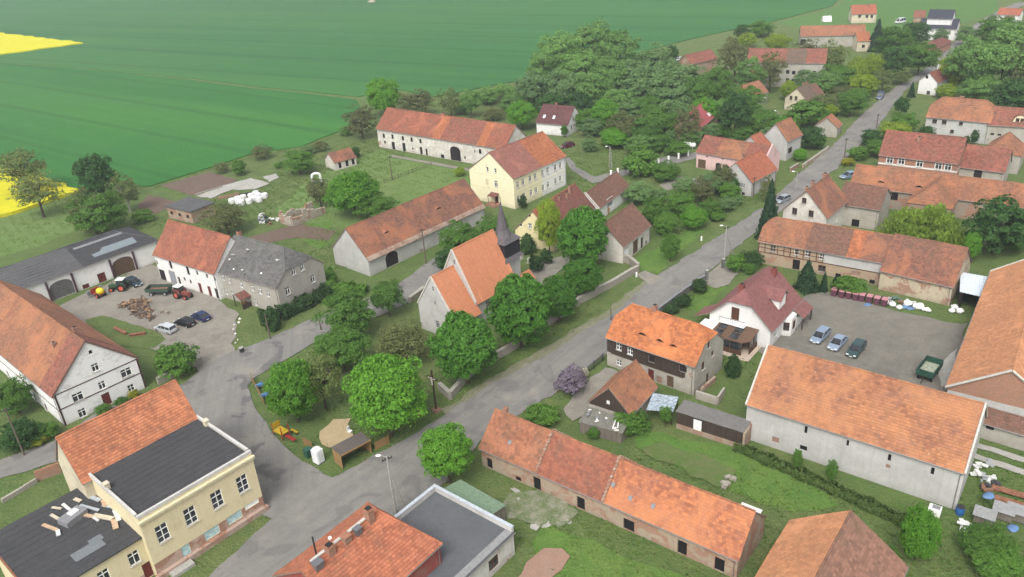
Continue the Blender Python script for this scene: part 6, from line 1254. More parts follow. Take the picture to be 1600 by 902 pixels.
for k in ('lawn_k', 'lawn_b', 'lawn_i', 'lawn_m', 'lawn_road', 'lawn_e'): lay('lawn', k, LAWN if k not in ('lawn_k',) else PALE, 0.7, 2.5)
lay('verge', 'verge_main', GRASS, 0.4, 2)
for k in ('soil_a', 'soil_b', 'soil_c'): lay('vegetable_plot', k, SOIL, 0.4, 2)
for k in ('slab_a', 'slab_b', 'slab_c'): lay('concrete_floor', k, CONCRETE, 0.35, 1.5, Zg[0]+0.12, skirt=0.12)
lay('farmyard', 'yard', GRAVEL, 0.5, 2); lay('yard_verge', 'yard_grass', GRASS, 0.5, 1.6)
lay('car_yard', 'right_yard', ground_mat('car_yard', ((0.189, 0.174, 0.145), (0.110, 0.104, 0.092), (0.224, 0.207, 0.172), (0.114, 0.106, 0.088)), (0.13, 0.5, 4.0), 0.6, w=(0.748, 0.660, 0.528)), 0.5, 2); lay('concrete_apron', 'right_concrete', CONCRETE, 0.3, 1.5)
lay('track', 'track_right', CONCRETE, 0.15, 1.0); lay('track', 'track_right2', CONCRETE, 0.15, 1.0)
lay('lane', 'lane', ASPH, 0.2, 2); lay('side_street', 'junction', ASPH_P, 0.3, 2); lay('road_verge_dirt', 'verge_dirt', DIRT, 0.5, 1.5); lay('road', 'road', ASPH, 0.3, 1.3)
lay('lane', 'lane_up', ASPH, 0.25, 2); lay('garden_track', 'garden_track', GRAVEL, 0.3, 2); lay('drive', 'drive', GRAVEL, 0.2, 1.5); lay('church_path', 'church_path', GRAVEL, 0.3, 1.5); lay('gate_path', 'gate_path', GRAVEL, 0.2, 1.5)
lay('sand_pit', 'sand', SAND, 0.5, 1.2); lay('broken_paving', 'rubble_ground', ground_mat('broken_paving', ((0.10, 0.13, 0.045), (0.28, 0.26, 0.21), (0.07, 0.12, 0.03), (0.30, 0.28, 0.24)), (0.6, 1.0, 4.0), 0.6, w=(0.9, 0.9, 0.4)), 0.6, 1.2)
lay('brick_paving', 'red_ground', ground_mat('red_paving', ((0.30, 0.17, 0.12), (0.26, 0.19, 0.15), (0.35, 0.22, 0.17), (0.20, 0.14, 0.10)), (0.2, 1.0, 6.0)), 0.4, 1.5); lay('house_yard', 'house_yard', GRAVEL, 0.4, 1.5); lay('footpath', 'path_k', GRAVEL, 0.12, 2)
lay('bare_patch', 'mound', ground_mat('dry_grass', ((0.072, 0.135, 0.026), (0.125, 0.125, 0.055), (0.16, 0.145, 0.075), (0.06, 0.11, 0.025)), (0.35, 0.8, 4.0)), 0.6, 1.5)

# ------------------------------------------------------------------ houses
HB = {}
def house_extras(b, fl):
    """per-house trim hung on the finished building"""
    root, roof = b
    return root
for h in HOUSES:
    h = dict(h); fx = {k: h.pop(k) for k in list(h) if k in ('trim', 'skylight', 'piers', 'roofbits', 'eaveband', 'school', 'verge', 'boards', 'firewalls', 'timber', 'dormer31', 'parapet_r', 'skylights', 'hatch')}
    h.setdefault('oh', 0.28); h.setdefault('og', 0.18); h['wall'] = WM[h['wall']]; h['roof'] = RM[h['roof']]
    if 'roof_back' in h: h['roof_back'] = RM[h['roof_back']]
    if 'sections' in h: h['sections'] = [(a, b_, RM[m]) for a, b_, m in h['sections']]
    if 'band_mat' in h: h['band_mat'] = [WM[m] for m in h['band_mat']]
    h['chimneys'] = [tuple(WM[v[2:]] if isinstance(v, str) else v for v in ch) for ch in h.get('chimneys', ())]
    far = math.hypot(*h['c']) > 230
    if far: h.setdefault('course', 0.6); h.setdefault('seg', 3.0)
    root, roof = building(**h); HB[h['name']] = (root, roof, h)
    L, W, he, hr = h['L'], h['W'], h['he'], h['hr']; Lw, Ww = L-2*h['og'], W-2*h['oh']; pit = math.atan2(hr-he, W/2); zw = he+h['oh']*math.tan(pit)-0.1
    if 'trim' in fx:                                            # dark timber lines on the gable
        t = MB()
        for z in (2.75, zw-0.05): t.box((Lw/2+0.012, 0, z), (0.05, Ww, 0.16)); t.box((0, -Ww/2-0.012, z-0.2), (Lw, 0.05, 0.12))
        for s in (-1, 1): t.box((Lw/2+0.014, s*(Ww/2-0.12), zw/2), (0.05, 0.26, zw))
        for s in (-1, 1):
            a = Vector((Lw/2+0.10, s*W/2, he+0.05)); b_ = Vector((Lw/2+0.10, 0, hr+0.05)); t.tube(a, b_, 0.10, n=4)
        rnd = random.Random(9)
        for k in range(26):
            z = rnd.uniform(zw+0.4, hr-1.2); y = rnd.uniform(-1, 1)*(hr-0.8-z)/math.tan(pit)
            if abs(y) < 0.8 and z < 7.8: continue
            MB().blob((0, 0, 0), (0.012, rnd.uniform(.2, .7), rnd.uniform(.1, .35)), k, 1, 0.35).build('bare_render', plain('bare_render', (0.58, 0.57, 0.55)), root, (Lw/2+0.004, y, z))
        t.build('timber_trim', plain('dark_maroon_trim', (0.060, 0.028, 0.026)), root)
    if 'skylight' in fx:
        sk = MB(); up = Vector((0, W/2, hr-he)).normalized(); nn = Vector((0, -(hr-he), W/2)).normalized(); o = Vector((L*0.20, -W/2, he))+nn*0.06
        for (a0, a1, b0, b1, name) in ((0.0, 9.0, 1.6, 3.6, 'skylight'), (-2.0, 8.0, 5.6, 6.2, 'ridge_light')):
            m = MB(); m.poly([o+Vector((a0, 0, 0))+up*b0, o+Vector((a1, 0, 0))+up*b0, o+Vector((a1, 0, 0))+up*b1, o+Vector((a0, 0, 0))+up*b1]); m.build(name, plain('translucent_sheet', (0.17, 0.20, 0.215), 0.35) if name == 'skylight' else plain('grey_strip', (0.19, 0.19, 0.2)), roof)
        rb = MB()
        for k in range(9): 
            q = o+Vector((-L*0.68, 0, -0.03))+up*(0.5+0.8*k); rb.tube(q, q+Vector((L*0.50, 0, 0)), 0.06, n=4)
        rb.build('roofing_lap', plain('pale_lap', (0.15, 0.15, 0.15)), roof)
    if 'piers' in fx:
        for ft in h['feats']:
            if ft[0] == 'g':
                for s in (-1, 1): MB().box((ft[2]+s*(ft[4]/2+0.22), -Ww/2-0.14, 2.05), (0.36, 0.3, 4.1)).build('gate_pier', plain('maroon_pier', (0.075, 0.04, 0.05)), root)
    if 'roofbits' in fx:
        rnd = random.Random(4)
        up = Vector((0, W/2, hr-he)).normalized(); nn = Vector((0, -(hr-he), W/2)).normalized()
        for k in range(11):
            p = Vector((rnd.uniform(-L*.42, L*.38), -W/2, he))+up*rnd.uniform(0.8, 6.2)+nn*0.07; m = MB()
            if k < 5: m.blob((0, 0, 0), (0.22, 0.22, 0.14), k, 1); m.build('patch_cap', WHITE, roof, p)
            else: m.box((0, 0, 0), (rnd.uniform(.4, 1.1), rnd.uniform(.2, .5), 0.05), rnd.uniform(0, 3)); m.build('roof_patch', plain('pale_lap', (0.15, 0.15, 0.15)) if k % 2 else plain('light_patch', (0.40, 0.40, 0.38)), roof, p)
    if 'eaveband' in fx:
        m = MB(); up = (0, W/2, hr-he); nn = Vector((0, -(hr-he), W/2)).normalized(); o = Vector((-L/2, -W/2, he))+nn*0.05
        roof_plane(m, o, (1, 0, 0), up, [(0, -0.25), (L, -0.25), (L, 0.75), (0, 0.75)], 0.34, 0.04, 0.8, 3, 0.03)
        m.build('eave_course', [tile_mat('tile_pale_band', (0.36, 0.24, 0.17), (0.27, 0.15, 0.10), mossy=0.3, freshness=0.4, fresh=(0.46, 0.36, 0.28), pale=0.6), EDGE()], roof)
    if 'verge' in fx:
        m = MB()
        for s in ((-1, 1) if h['name'] != 'cottage_wing' else (-1,)):
            for q in (-1, 1): 
                a = Vector((s*(L/2-0.1), q*W/2, he+0.06)); b_ = Vector((s*(L/2-0.1), 0, hr+0.06)); d = (b_-a); n = 14
                for i in range(n): m.tube(a+d*(i/n), a+d*((i+0.97)/n), 0.16, n=5)
        m.build('verge_coping', plain('lime_mortar', (0.44, 0.42, 0.38)), root)['kind'] = 'stuff'
    if 'school' in fx:
        m = MB()
        for z in (3.9, 7.1): m.box((-Lw/2-0.02, 0, z), (0.08, Ww, 0.14)); m.box((0, -Ww/2-0.02, z), (Lw, 0.08, 0.14))
        m.build('string_course', WM['cream_plaster'], root)
        pz = 2.45; m = MB()
        m.poly([(-Lw/2-1.5, -2.2, pz), (-Lw/2, -2.2, pz+0.5), (-Lw/2, 0.2, pz+0.5), (-Lw/2-1.5, 0.2, pz)][::-1]); m.poly([(-Lw/2-1.5, -2.2, pz-.08), (-Lw/2, -2.2, pz+0.42), (-Lw/2, 0.2, pz+0.42), (-Lw/2-1.5, 0.2, pz-.08)]); m.build('porch_roof', RM['tile_maroon'], root)
        for y in (-2.1, 0.1): MB().box((-Lw/2-1.4, y, pz/2), (0.1, 0.1, pz)).build('porch_post', TIMBER, root)
        MB().box((-Lw/2-1.0, -1.0, 0.25), (2.0, 3.0, 0.5)).build('steps', WM['brick_tan'], root)
    if 'boards' in fx:
        m = MB(); m.box((-0.5, -Ww/2-0.03, 2.42), (12.2, 0.10, 0.16)); m.build('floor_beam', TIMBER, root)
    if 'firewalls' in fx:
        for t in (0.26, 0.53):
            m = MB(); x = -L/2+t*L
            for q in (-1, 1):
                a = Vector((x, q*(W/2+0.05), he+0.1)); b_ = Vector((x, 0, hr+0.16)); d = b_-a
                for i in range(12): m.box(a+d*((i+0.5)/12)+Vector((random.uniform(-.02, .02), 0, 0)), (0.30, abs(d.y)/12+0.02, 0.30))
            m.build('fire_wall', plaster_mat('firewall_brick', (0.33, 0.22, 0.16), brick=0.4, scale=1.5), root)
        for x, y, hh in ((-L/2+1.6, 0.2, 0.9),): MB().box((x, y, hr+0.2), (0.5, 0.5, hh)).build('chimney', plaster_mat('chimney_brick', (0.26, 0.12, 0.08), brick=0.5, scale=1.5), roof)
        for x, b_ in ((1.5, 0.42), (4.0, 0.3), (6.8, .33), (-13.3, .4)):
            p = Vector((x, -W/2+b_*W/2, he+b_*(hr-he)+0.08)); MB().box((0, 0, 0), (0.45, 0.55, 0.12), rx=math.radians(44)).build('roof_hatch', plain('grey_strip', (0.19, 0.19, 0.2)), roof, p)
        m = MB(); m.box((L/2-0.6, 0.2, hr+0.03), (2.2, 0.5, 0.12)); m.build('ridge_mortar', plain('lime_white', (0.62, 0.60, 0.56)), roof)
    if 'timber' in fx:
        m = MB(); y = -Ww/2-0.02; x1 = -Lw/2+Lw*0.53
        for z in (2.35, zw-0.06): m.box(((-Lw/2+Lw/2)/2 if False else 0, y, z), (Lw, 0.06, 0.16))
        for k in range(11): x = -Lw/2+0.1+k*(x1+Lw/2-0.1)/10; m.box((x, y-0.003, (2.43+zw-0.14)/2), (0.15, 0.06, zw-0.14-2.43))
        m.box(((-Lw/2+x1)/2, y-0.006, 3.3), (x1+Lw/2, 0.055, 0.11)); m.build('timber_frame', wood_mat('brown_beam', (0.13, 0.06, 0.035), (0.08, 0.04, 0.025)), root)
        m = MB(); m.box(((x1+Lw/2)/2, y+0.012, (2.43+zw-0.14)/2), (Lw/2-x1, 0.04, zw-0.14-2.45)); m.build('rendered_panel', WM['grey_white_plaster'], root)
    if 'parapet_r' in fx:
        m = MB(); yy = W/2; m.poly([(0, -yy, 0), (0, yy, 0), (0, yy, he+0.2), (0, 0, hr+0.55), (0, -yy, he+0.2)]); m.poly([(0.3, -yy, 0), (0.3, -yy, he+.2), (0.3, 0, hr+0.55), (0.3, yy, he+.2), (0.3, yy, 0)][::-1])
        for a, b_ in (((-yy, 0), (-yy, he+.2)), ((-yy, he+.2), (0, hr+.55)), ((0, hr+.55), (yy, he+.2)), ((yy, he+.2), (yy, 0))): m.poly([(0, a[0], a[1]), (0, b_[0], b_[1]), (0.3, b_[0], b_[1]), (0.3, a[0], a[1])])
        m.build('gable_parapet', WM['pink_plaster'], root, (L/2+0.0, 0, 0))
    for a, bq in fx.get('skylights', ()):
        p = Vector((a, -W/2+bq*W/2, he+bq*(hr-he)+0.10)); MB().box((0, 0, 0), (0.7, 1.1, 0.12), rx=pit).build('roof_light', plain('skylight_bright', (0.70, 0.72, 0.75), 0.2), roof, p)
    if 'dormer31' in fx:
        N = 10; fr = MB(); wv = 3.0; hgt = 1.7; yb = -W/2+1.2; zb = he+1.2*math.tan(pit); pts = [(-wv/2+wv*i/N, zb+hgt*math.sqrt(max(0, 1-(2*i/N-1)**2))) for i in range(N+1)]; x0 = -L/2+7.0
        fr.poly([(x0+a, yb, z) for a, z in pts]); fr.build('dormer_front', WM['cream_plaster'], roof)
        rm = MB()
        for (a, z), (b_, w) in zip(pts, pts[1:]): rm.poly([(x0+a, yb-.15, z+.05), (x0+b_, yb-.15, w+.05), (x0+b_, yb+(w-zb)/math.tan(pit)+.2, w+.05), (x0+a, yb+(z-zb)/math.tan(pit)+.2, z+.05)], 0, [(a, 0), (b_, 0), (b_, 1), (a, 1)])
        rm.build('dormer_roof', RM['tile_red_old'], roof)
        for s in (-.5, .5):
            a, bb, c_ = window_meshes(0.8, 0.9, 'brown'); o = put('window', a, roof, (x0+s, yb-0.16, zb+0.6)); put('pane', bb, o)
    if 'hatch' in fx:
        up = Vector((0, W/2, hr-he)).normalized()
        for x, y, s, n_, m_ in ((0.2, -.5, .7, 'roof_hatch', plain('hatch_metal', (0.17, 0.17, 0.18), 0.4, 0.4)), (-1.2, -.4, .8, 'chimney_stack', plaster_mat('chimney_brick', (0.26, 0.12, 0.08), brick=0.5, scale=1.5)), (-5.0, -.6, .9, 'roof_hatch', plain('hatch_metal', (0.17, 0.17, 0.18), 0.4, 0.4))):
            m = MB(); m.box((0, 0, 0.3), (s, s*.8, 0.7)); m.box((0, 0, 0.7), (s*1.15, s, 0.12)); m.build(n_, m_, roof, (x, y, hr-abs(y)*math.tan(pit)))
        MB().box((0, 0, 0), (7.5, 0.35, 0.12)).build('ridge_coping', plain('lime_mortar', (0.44, 0.42, 0.38)), roof, (-1.5, 0.1, hr+0.12))
        MB().tube((0, 0, 0), (0.0, 0, 2.6), 0.09).build('vent_pipe', IRON, roof, (-4.0, 0.9, hr-0.8))
        MB().blob((0, 0, 0), (0.2, 0.2, 0.2), 1, 2, 0.0).build('vent_cap', WHITE, roof, (-2.4, 0.5, hr+0.6))

# ------------------------------------------------------------------ church
def church():
    az = 48.3; u = Vector((math.cos(R(az)), math.sin(R(az)), 0)); n = Vector((-u.y, u.x, 0))
    # local frame: x along the ridge (towards the tower), origin at the choir gable's middle on the ground
    root = thing('church', 'village church with clean orange roofs, grey walls and slender dark spire', 'church', (-13.0, 117.1, 0), R(az))
    P = WM['church_plaster']; T_ = RM['tile_church']; WALLM[root.name] = P
    def block(x0, x1, hw, he, hr, feats_l=(), feats_f=(), ext=0.0):
        m = MB(); oh = 0.22; pit = math.atan2(hr-he, hw)
        hl = [(s+hw-w/2, s+hw+w/2, z-h/2, z+h/2) for s, z, w, h in feats_l]
        wall_face(m, (x0, hw, 0), (0, -1, 0), (-1, 0, 0), [(0, 0), (2*hw, 0), (2*hw, he), (hw, hr), (0, he)], hl)
        wall_face(m, (x1, -hw, 0), (0, 1, 0), (1, 0, 0), [(0, 0), (2*hw, 0), (2*hw, he), (hw, hr), (0, he)], [])
        hf = [(s-w/2, s+w/2, z-h/2, z+h/2) for s, z, w, h in feats_f]
        wall_face(m, (x0, -hw, 0), (1, 0, 0), (0, -1, 0), [(0, 0), (x1-x0, 0), (x1-x0, he), (0, he)], hf)
        wall_face(m, (x1, hw, 0), (-1, 0, 0), (0, 1, 0), [(0, 0), (x1-x0, 0), (x1-x0, he), (0, he)], [])
        m.build('wall', P, root)
        for s, z, w, h in feats_l:
            a, b, c = window_meshes(w, h, 'grey'); o = put('window', a, root, (x0, -s, z), R(270)); put('pane', b, o)
        for s, z, w, h in feats_f:
            a, b, c = window_meshes(w, h, 'grey'); o = put('window', a, root, (x0+s, -hw, z), 0); put('pane', b, o)
        sl = math.hypot(hw, hr-he); L = x1-x0+0.1
        for fr in (1, 0):
            m = MB(); lo = -(0.35+(ext if fr else 0))
            roof_plane(m, (x0-0.05, -hw, he+0.1) if fr else (x1+0.05, hw, he+0.1), (1, 0, 0) if fr else (-1, 0, 0), (0, hw if fr else -hw, hr-he), [(0, lo), (L, lo), (L, sl), (0, sl)], 0.34, 0.03, 1.2, 3, 0.01, uo=0 if fr else 20)
            m.build('roof', [T_, EDGE()], root)
        m = MB(); ridge_tiles(m, (x0, 0, hr+0.12), (x1, 0, hr+0.12), 0.13, 2); m.build('ridge_tiles', T_, root)
        m = MB()                                        # pale stone coping on the gable
        for q in (-1, 1): m.tube((x0-0.02, q*(hw+0.15), he-0.1), (x0-0.02, 0, hr+0.18), 0.15, n=4)
        m.build('gable_coping', plain('pale_stone', (0.50, 0.47, 0.42)), root)
    block(0, 5.6, 3.85, 5.0, 10.6, [(0.2, 8.6, 0.35, 0.9), (0.3, 6.0, 0.3, 0.7), (0.3, 2.0, 0.8, 1.4)], [(2.6, 2.2, 0.9, 1.4)], 2.1)
    block(5.3, 15.7, 4.4, 5.2, 13.4, [(0.3, 11.3, 0.4, 0.9)], [(3.0, 3.0, 1.0, 2.0), (7.0, 3.0, 1.0, 2.0)], 0.4)
    # tower
    tx = 17.4; ty = -0.6; hw = 1.95; m = MB(); m.box((tx, ty, 4.1), (2*hw, 2*hw, 8.2)); tw = m.build('tower', P, root)
    m = MB(); m.box((tx, ty, 9.75), (2*hw+0.25, 2*hw+0.25, 3.0)); m.build('belfry', boards('belfry_boards', (0.020, 0.020, 0.023), (0.014, 0.014, 0.016), 0.25), tw)
    SL = plain('lead_grey', (0.095, 0.085, 0.088), 0.55, 0.0, 0.2); m = MB(); a = hw+0.35
    for k in range(4):                                  # weather skirt under the belfry
        t0, t1 = R(45+90*k), R(135+90*k); r2_ = 1.4142
        m.poly([(tx+a*1.12*r2_*math.cos(t0), ty+a*1.12*r2_*math.sin(t0), 7.9), (tx+a*1.12*r2_*math.cos(t1), ty+a*1.12*r2_*math.sin(t1), 7.9), (tx+hw*1.06*r2_*math.cos(t1), ty+hw*1.06*r2_*math.sin(t1), 8.55), (tx+hw*1.06*r2_*math.cos(t0), ty+hw*1.06*r2_*math.sin(t0), 8.55)])
    m.build('belfry_skirt', SL, tw)
    m = MB(); rings = []
    for z, r, k in ((11.15, a*1.4142, 4), (11.6, a*1.15, 4), (12.2, 1.5, 8), (13.0, 1.1, 8), (15.2, 0.62, 8), (18.2, 0.06, 8)):
        rings.append([(tx+r*math.cos(R(45+45*q))*(1.0 if (k == 8 or q % 2 == 0) else 0.7072), ty+r*math.sin(R(45+45*q))*(1.0 if (k == 8 or q % 2 == 0) else 0.7072), z) for q in range(8)])
    for p, q in zip(rings, rings[1:]):
        for i in range(8): j = (i+1) % 8; m.poly([p[i], p[j], q[j], q[i]])
    m.build('spire', SL, tw); MB().tube((tx, ty, 18.1), (tx, ty, 19.0), 0.05).build('finial', IRON, tw)
    # porch
    m = MB(); m.box((20.4, -2.4, 1.3), (2.6, 2.6, 2.6)); po = m.build('porch', P, root)
    for fr in (1, 0):
        m = MB(); roof_plane(m, (19.0, -3.9, 2.5) if fr else (21.9, -0.9, 2.5), (1, 0, 0) if fr else (-1, 0, 0), (0, 1.5 if fr else -1.5, 1.5), [(0, 0), (2.9, 0), (2.9, 2.12), (0, 2.12)], 0.34, 0.03, 1.2, 3, 0.0); m.build('porch_roof', [T_, EDGE()], po)
church()

# ------------------------------------------------------------------ yellow hall with flat felt roof
def hall():
    az = 47.5; root = thing('village_hall', 'yellow village hall with flat dark felt roof and white parapet at the junction', 'building', (-41.25, 75.7, 0), R(az))
    L, D, H1 = 13.9, 12.4, 8.6; Y = WM['hall_yellow']; WALLM[root.name] = Y; x0, y0 = -L/2, -D/2; m = MB()
    up = [(-L/2+1.9+i*3.35, 5.3) for i in range(4)]; lowp = [(-3.3, 1.35, 1.0, 1.5), (0.0, 1.5, 1.9, 1.2), (3.0, 1.6, 1.9, 1.1), (4.6+0.8, 1.85, 1.9, 0.6)]
    hol = [(x+L/2-0.7, x+L/2+0.7, z-1.15, z+1.15) for x, z in up]+[(x+L/2-w/2, x+L/2+w/2, z-h/2, z+h/2) for x, z, w, h in lowp]
    rect = lambda ln: [(0, 0), (ln, 0), (ln, H1), (0, H1)]
    wall_face(m, (x0, y0, 0), (1, 0, 0), (0, -1, 0), rect(L), hol, bands=[(0, 2.1, 1, 0, L)])
    wall_face(m, (-x0, y0, 0), (0, 1, 0), (1, 0, 0), rect(D), [], bands=[(0, 1.6, 1, 0, D)]); wall_face(m, (-x0, -y0, 0), (-1, 0, 0), (0, 1, 0), rect(L), []); wall_face(m, (x0, -y0, 0), (0, -1, 0), (-1, 0, 0), rect(D), [])
    m.build('wall', [Y, WM['hall_plinth']], root)
    for x, z in up:
        a, b, c = window_meshes(1.4, 2.3, 'white'); o = put('window', a, root, (x, y0, z)); put('pane', b, o); put('sill', c, o)
        q = MB()
        q.box((0, 0.10, -0.4), (1.26, 0.05, 0.05)); q.build('glazing_bar', WHITE, o)
    for (x, z, w, h), st in zip(lowp, ('blue', 'blue', 'blue', 'white')): MB().box((0, 0.10, 0), (w, 0.05, h)).build('boarded_window', door_material(st), root, (x, y0, z))
    MB().box((0, y0-0.25, 0.35), (L+0.5, 0.5, 0.7)).build('plinth', WM['hall_plinth'], root); MB().box((-4.6, y0-0.9, 0.2), (2.6, 1.2, 0.4)).build('steps', CONCRETE, root)
    c = MB(); c.box((0, y0-0.16, 8.15), (L+0.36, 0.34, 0.24)); c.box((0, y0-0.10, 7.82), (L+0.24, 0.2, 0.16)); c.build('cornice', plain('cornice_cream', (0.60, 0.53, 0.36)), root)
    pp = MB(); pp.box((0, y0+0.1, H1+0.2), (L+0.06, 0.28, 0.4)); pp.box((-x0-0.1, 0.15, H1+0.2), (0.28, D-0.75, 0.4)); pp.box((x0+0.1, 0.15, H1+0.2), (0.28, D-0.75, 0.4)); pp.build('parapet', plaster_mat('parapet_white', (0.50, 0.49, 0.47), amount=0.4), root)
    f = MB(); xa, xb = x0+0.3, -x0-0.3; ya, yb = y0+0.3, -y0-0.05; n = 12
    for i in range(n):
        s0 = ya+(yb-ya)*i/n; s1 = ya+(yb-ya)*(i+1)/n; z0 = H1-0.1+0.02*i; f.poly([(xa, s0, z0+0.014), (xb, s0, z0+0.014), (xb, s1, z0+0.02), (xa, s1, z0+0.02)])
    f.build('felt_roof', RM['felt_dark'], root)
    for x, y in ((x0+0.3, 1.6), (-x0-0.25, 3.3)): 
        q = MB(); q.box((x, y, H1+0.4), (0.55, 0.65, 0.8)); q.box((x, y, H1+0.83), (0.65, 0.75, 0.08)); q.build('chimney', WM['cream_old'], root)
    # lower annex
    an = thing('hall_annex', 'lower yellow annex with debris strewn felt roof at the bottom left', 'building', (-50.6, 67.85, 0), R(az)); WALLM[an.name] = Y
    L2, D2, H2 = 11.4, 13.6, 5.7; a0, b0 = -L2/2, -D2/2; m = MB(); ft = [(L2/2-1.9, 3.6, 1.2, 1.7), (L2/2-5.2, 3.6, 1.2, 1.7)]; dr = (L2/2-0.9, 1.1, 1.2, 2.1)
    hol = [(x+L2/2-w/2, x+L2/2+w/2, z-h/2, z+h/2) for x, z, w, h in ft+[dr]]
    r2_ = lambda ln: [(0, 0), (ln, 0), (ln, H2), (0, H2)]
    wall_face(m, (a0, b0, 0), (1, 0, 0), (0, -1, 0), r2_(L2), hol, bands=[(0, 0.9, 1, 0, L2)]); wall_face(m, (-a0, b0, 0), (0, 1, 0), (1, 0, 0), r2_(D2), []); wall_face(m, (-a0, -b0, 0), (-1, 0, 0), (0, 1, 0), r2_(L2), []); wall_face(m, (a0, -b0, 0), (0, -1, 0), (-1, 0, 0), r2_(D2), [])
    m.build('wall', [Y, WM['hall_plinth']], an)
    for x, z, w, h in ft: a, b, c = window_meshes(w, h, 'white'); o = put('window', a, an, (x, b0, z)); put('pane', b, o); put('sill', c, o)
    MB().box((0, 0.12, 0), (dr[2], 0.06, dr[3])).build('door', door_material('red'), an, (dr[0], b0, dr[1]))
    f = MB(); n = 13
    for i in range(n):
        s0 = b0-0.25+(D2+0.5)*i/n; s1 = b0-0.25+(D2+0.5)*(i+1)/n; z0 = H2+0.02*i; f.poly([(a0-0.25, s0, z0+0.016), (-a0, s0, z0+0.016), (-a0, s1, z0+0.02), (a0-0.25, s1, z0+0.02)])
    f.poly([(a0-.25, b0-.25, H2-.15), (-a0, b0-.25, H2-.15), (-a0, b0-.25, H2+.016), (a0-.25, b0-.25, H2+.016)]); f.poly([(a0-.25, b0-.25, H2-.15), (a0-.25, -b0+.25, H2-.15), (a0-.25, -b0+.25, H2+.28), (a0-.25, b0-.25, H2+.02)]); f.build('felt_roof', RM['felt_dark'], an)
    MB().box((a0-0.2, 0, H2+0.16), (0.2, D2+0.4, 0.1)).build('roof_trim', plain('rusty_trim', (0.22, 0.09, 0.05)), an)
    # debris on the roof: planks, insulation slabs and a broken hatch
    rnd = random.Random(11); cols = [plain('pale_plank', (0.46, 0.40, 0.31)), plain('white_slab', (0.52, 0.52, 0.50)), plain('tan_plank', (0.42, 0.30, 0.20)), plain('silver_foil', (0.42, 0.46, 0.52), 0.35, 0.3)]
    spots = [(0.5, 3.6, 2.0, .4), (2.0, 4.2, 2.2, .4), (-0.6, 2.6, 2.2, .45), (3.6, 2.2, 2.6, .4), (3.9, -0.6, 2.4, .7), (5.0, -1.6, 2.0, .6), (4.2, -2.8, 1.6, .7), (5.2, 0.2, 2.4, .3), (1.2, 5.2, 1.2, .3), (3.2, -0.2, 1.2, .3), (2.9, 1.0, 1.4, .5), (4.7, 3.2, 1.6, .6), (3.3, 4.6, 1.0, .5), (-0.4, 0.9, 0.9, .5), (5.1, 1.5, 1.3, .8)]
    for i, (x, y, l, w) in enumerate(spots):
        o = MB().box((0, 0, 0.09), (w*0.85, l*1.1, 0.12)).build('roof_debris', cols[i % 4], None, tuple(an.matrix_basis @ Vector((x, y, H2+0.02*((y-b0)/1.05)+0.04+0.004*i))), R(az+rnd.choice((-12, 4, 20))+rnd.uniform(-7, 7)))
        tag(o, 'loose plank or board lying on the felt roof of the hall annex', 'debris', 'debris strewn on the annex roof')
    m = MB(); m.box((0, 0, 0.35), (2.6, 1.7, 0.7)); m.box((0.3, 0.2, 0.74), (1.0, 0.8, 0.1), mi=1); m.build('roof_hatch', [plain('grey_strip', (0.19, 0.19, 0.2)), WHITE], an, (1.7, 2.0, H2+0.15), R(15))
    m = MB(); m.box((0, 0, 0.02), (3.2, 1.6, 0.03)); m.box((1.2, 0.9, 0.025), (1.4, 1.0, 0.03)); m.build('bitumen_patch', plain('bitumen_patch', (0.14, 0.155, 0.165), 0.5), an, (0.6, -4.2, H2+0.07))
hall()

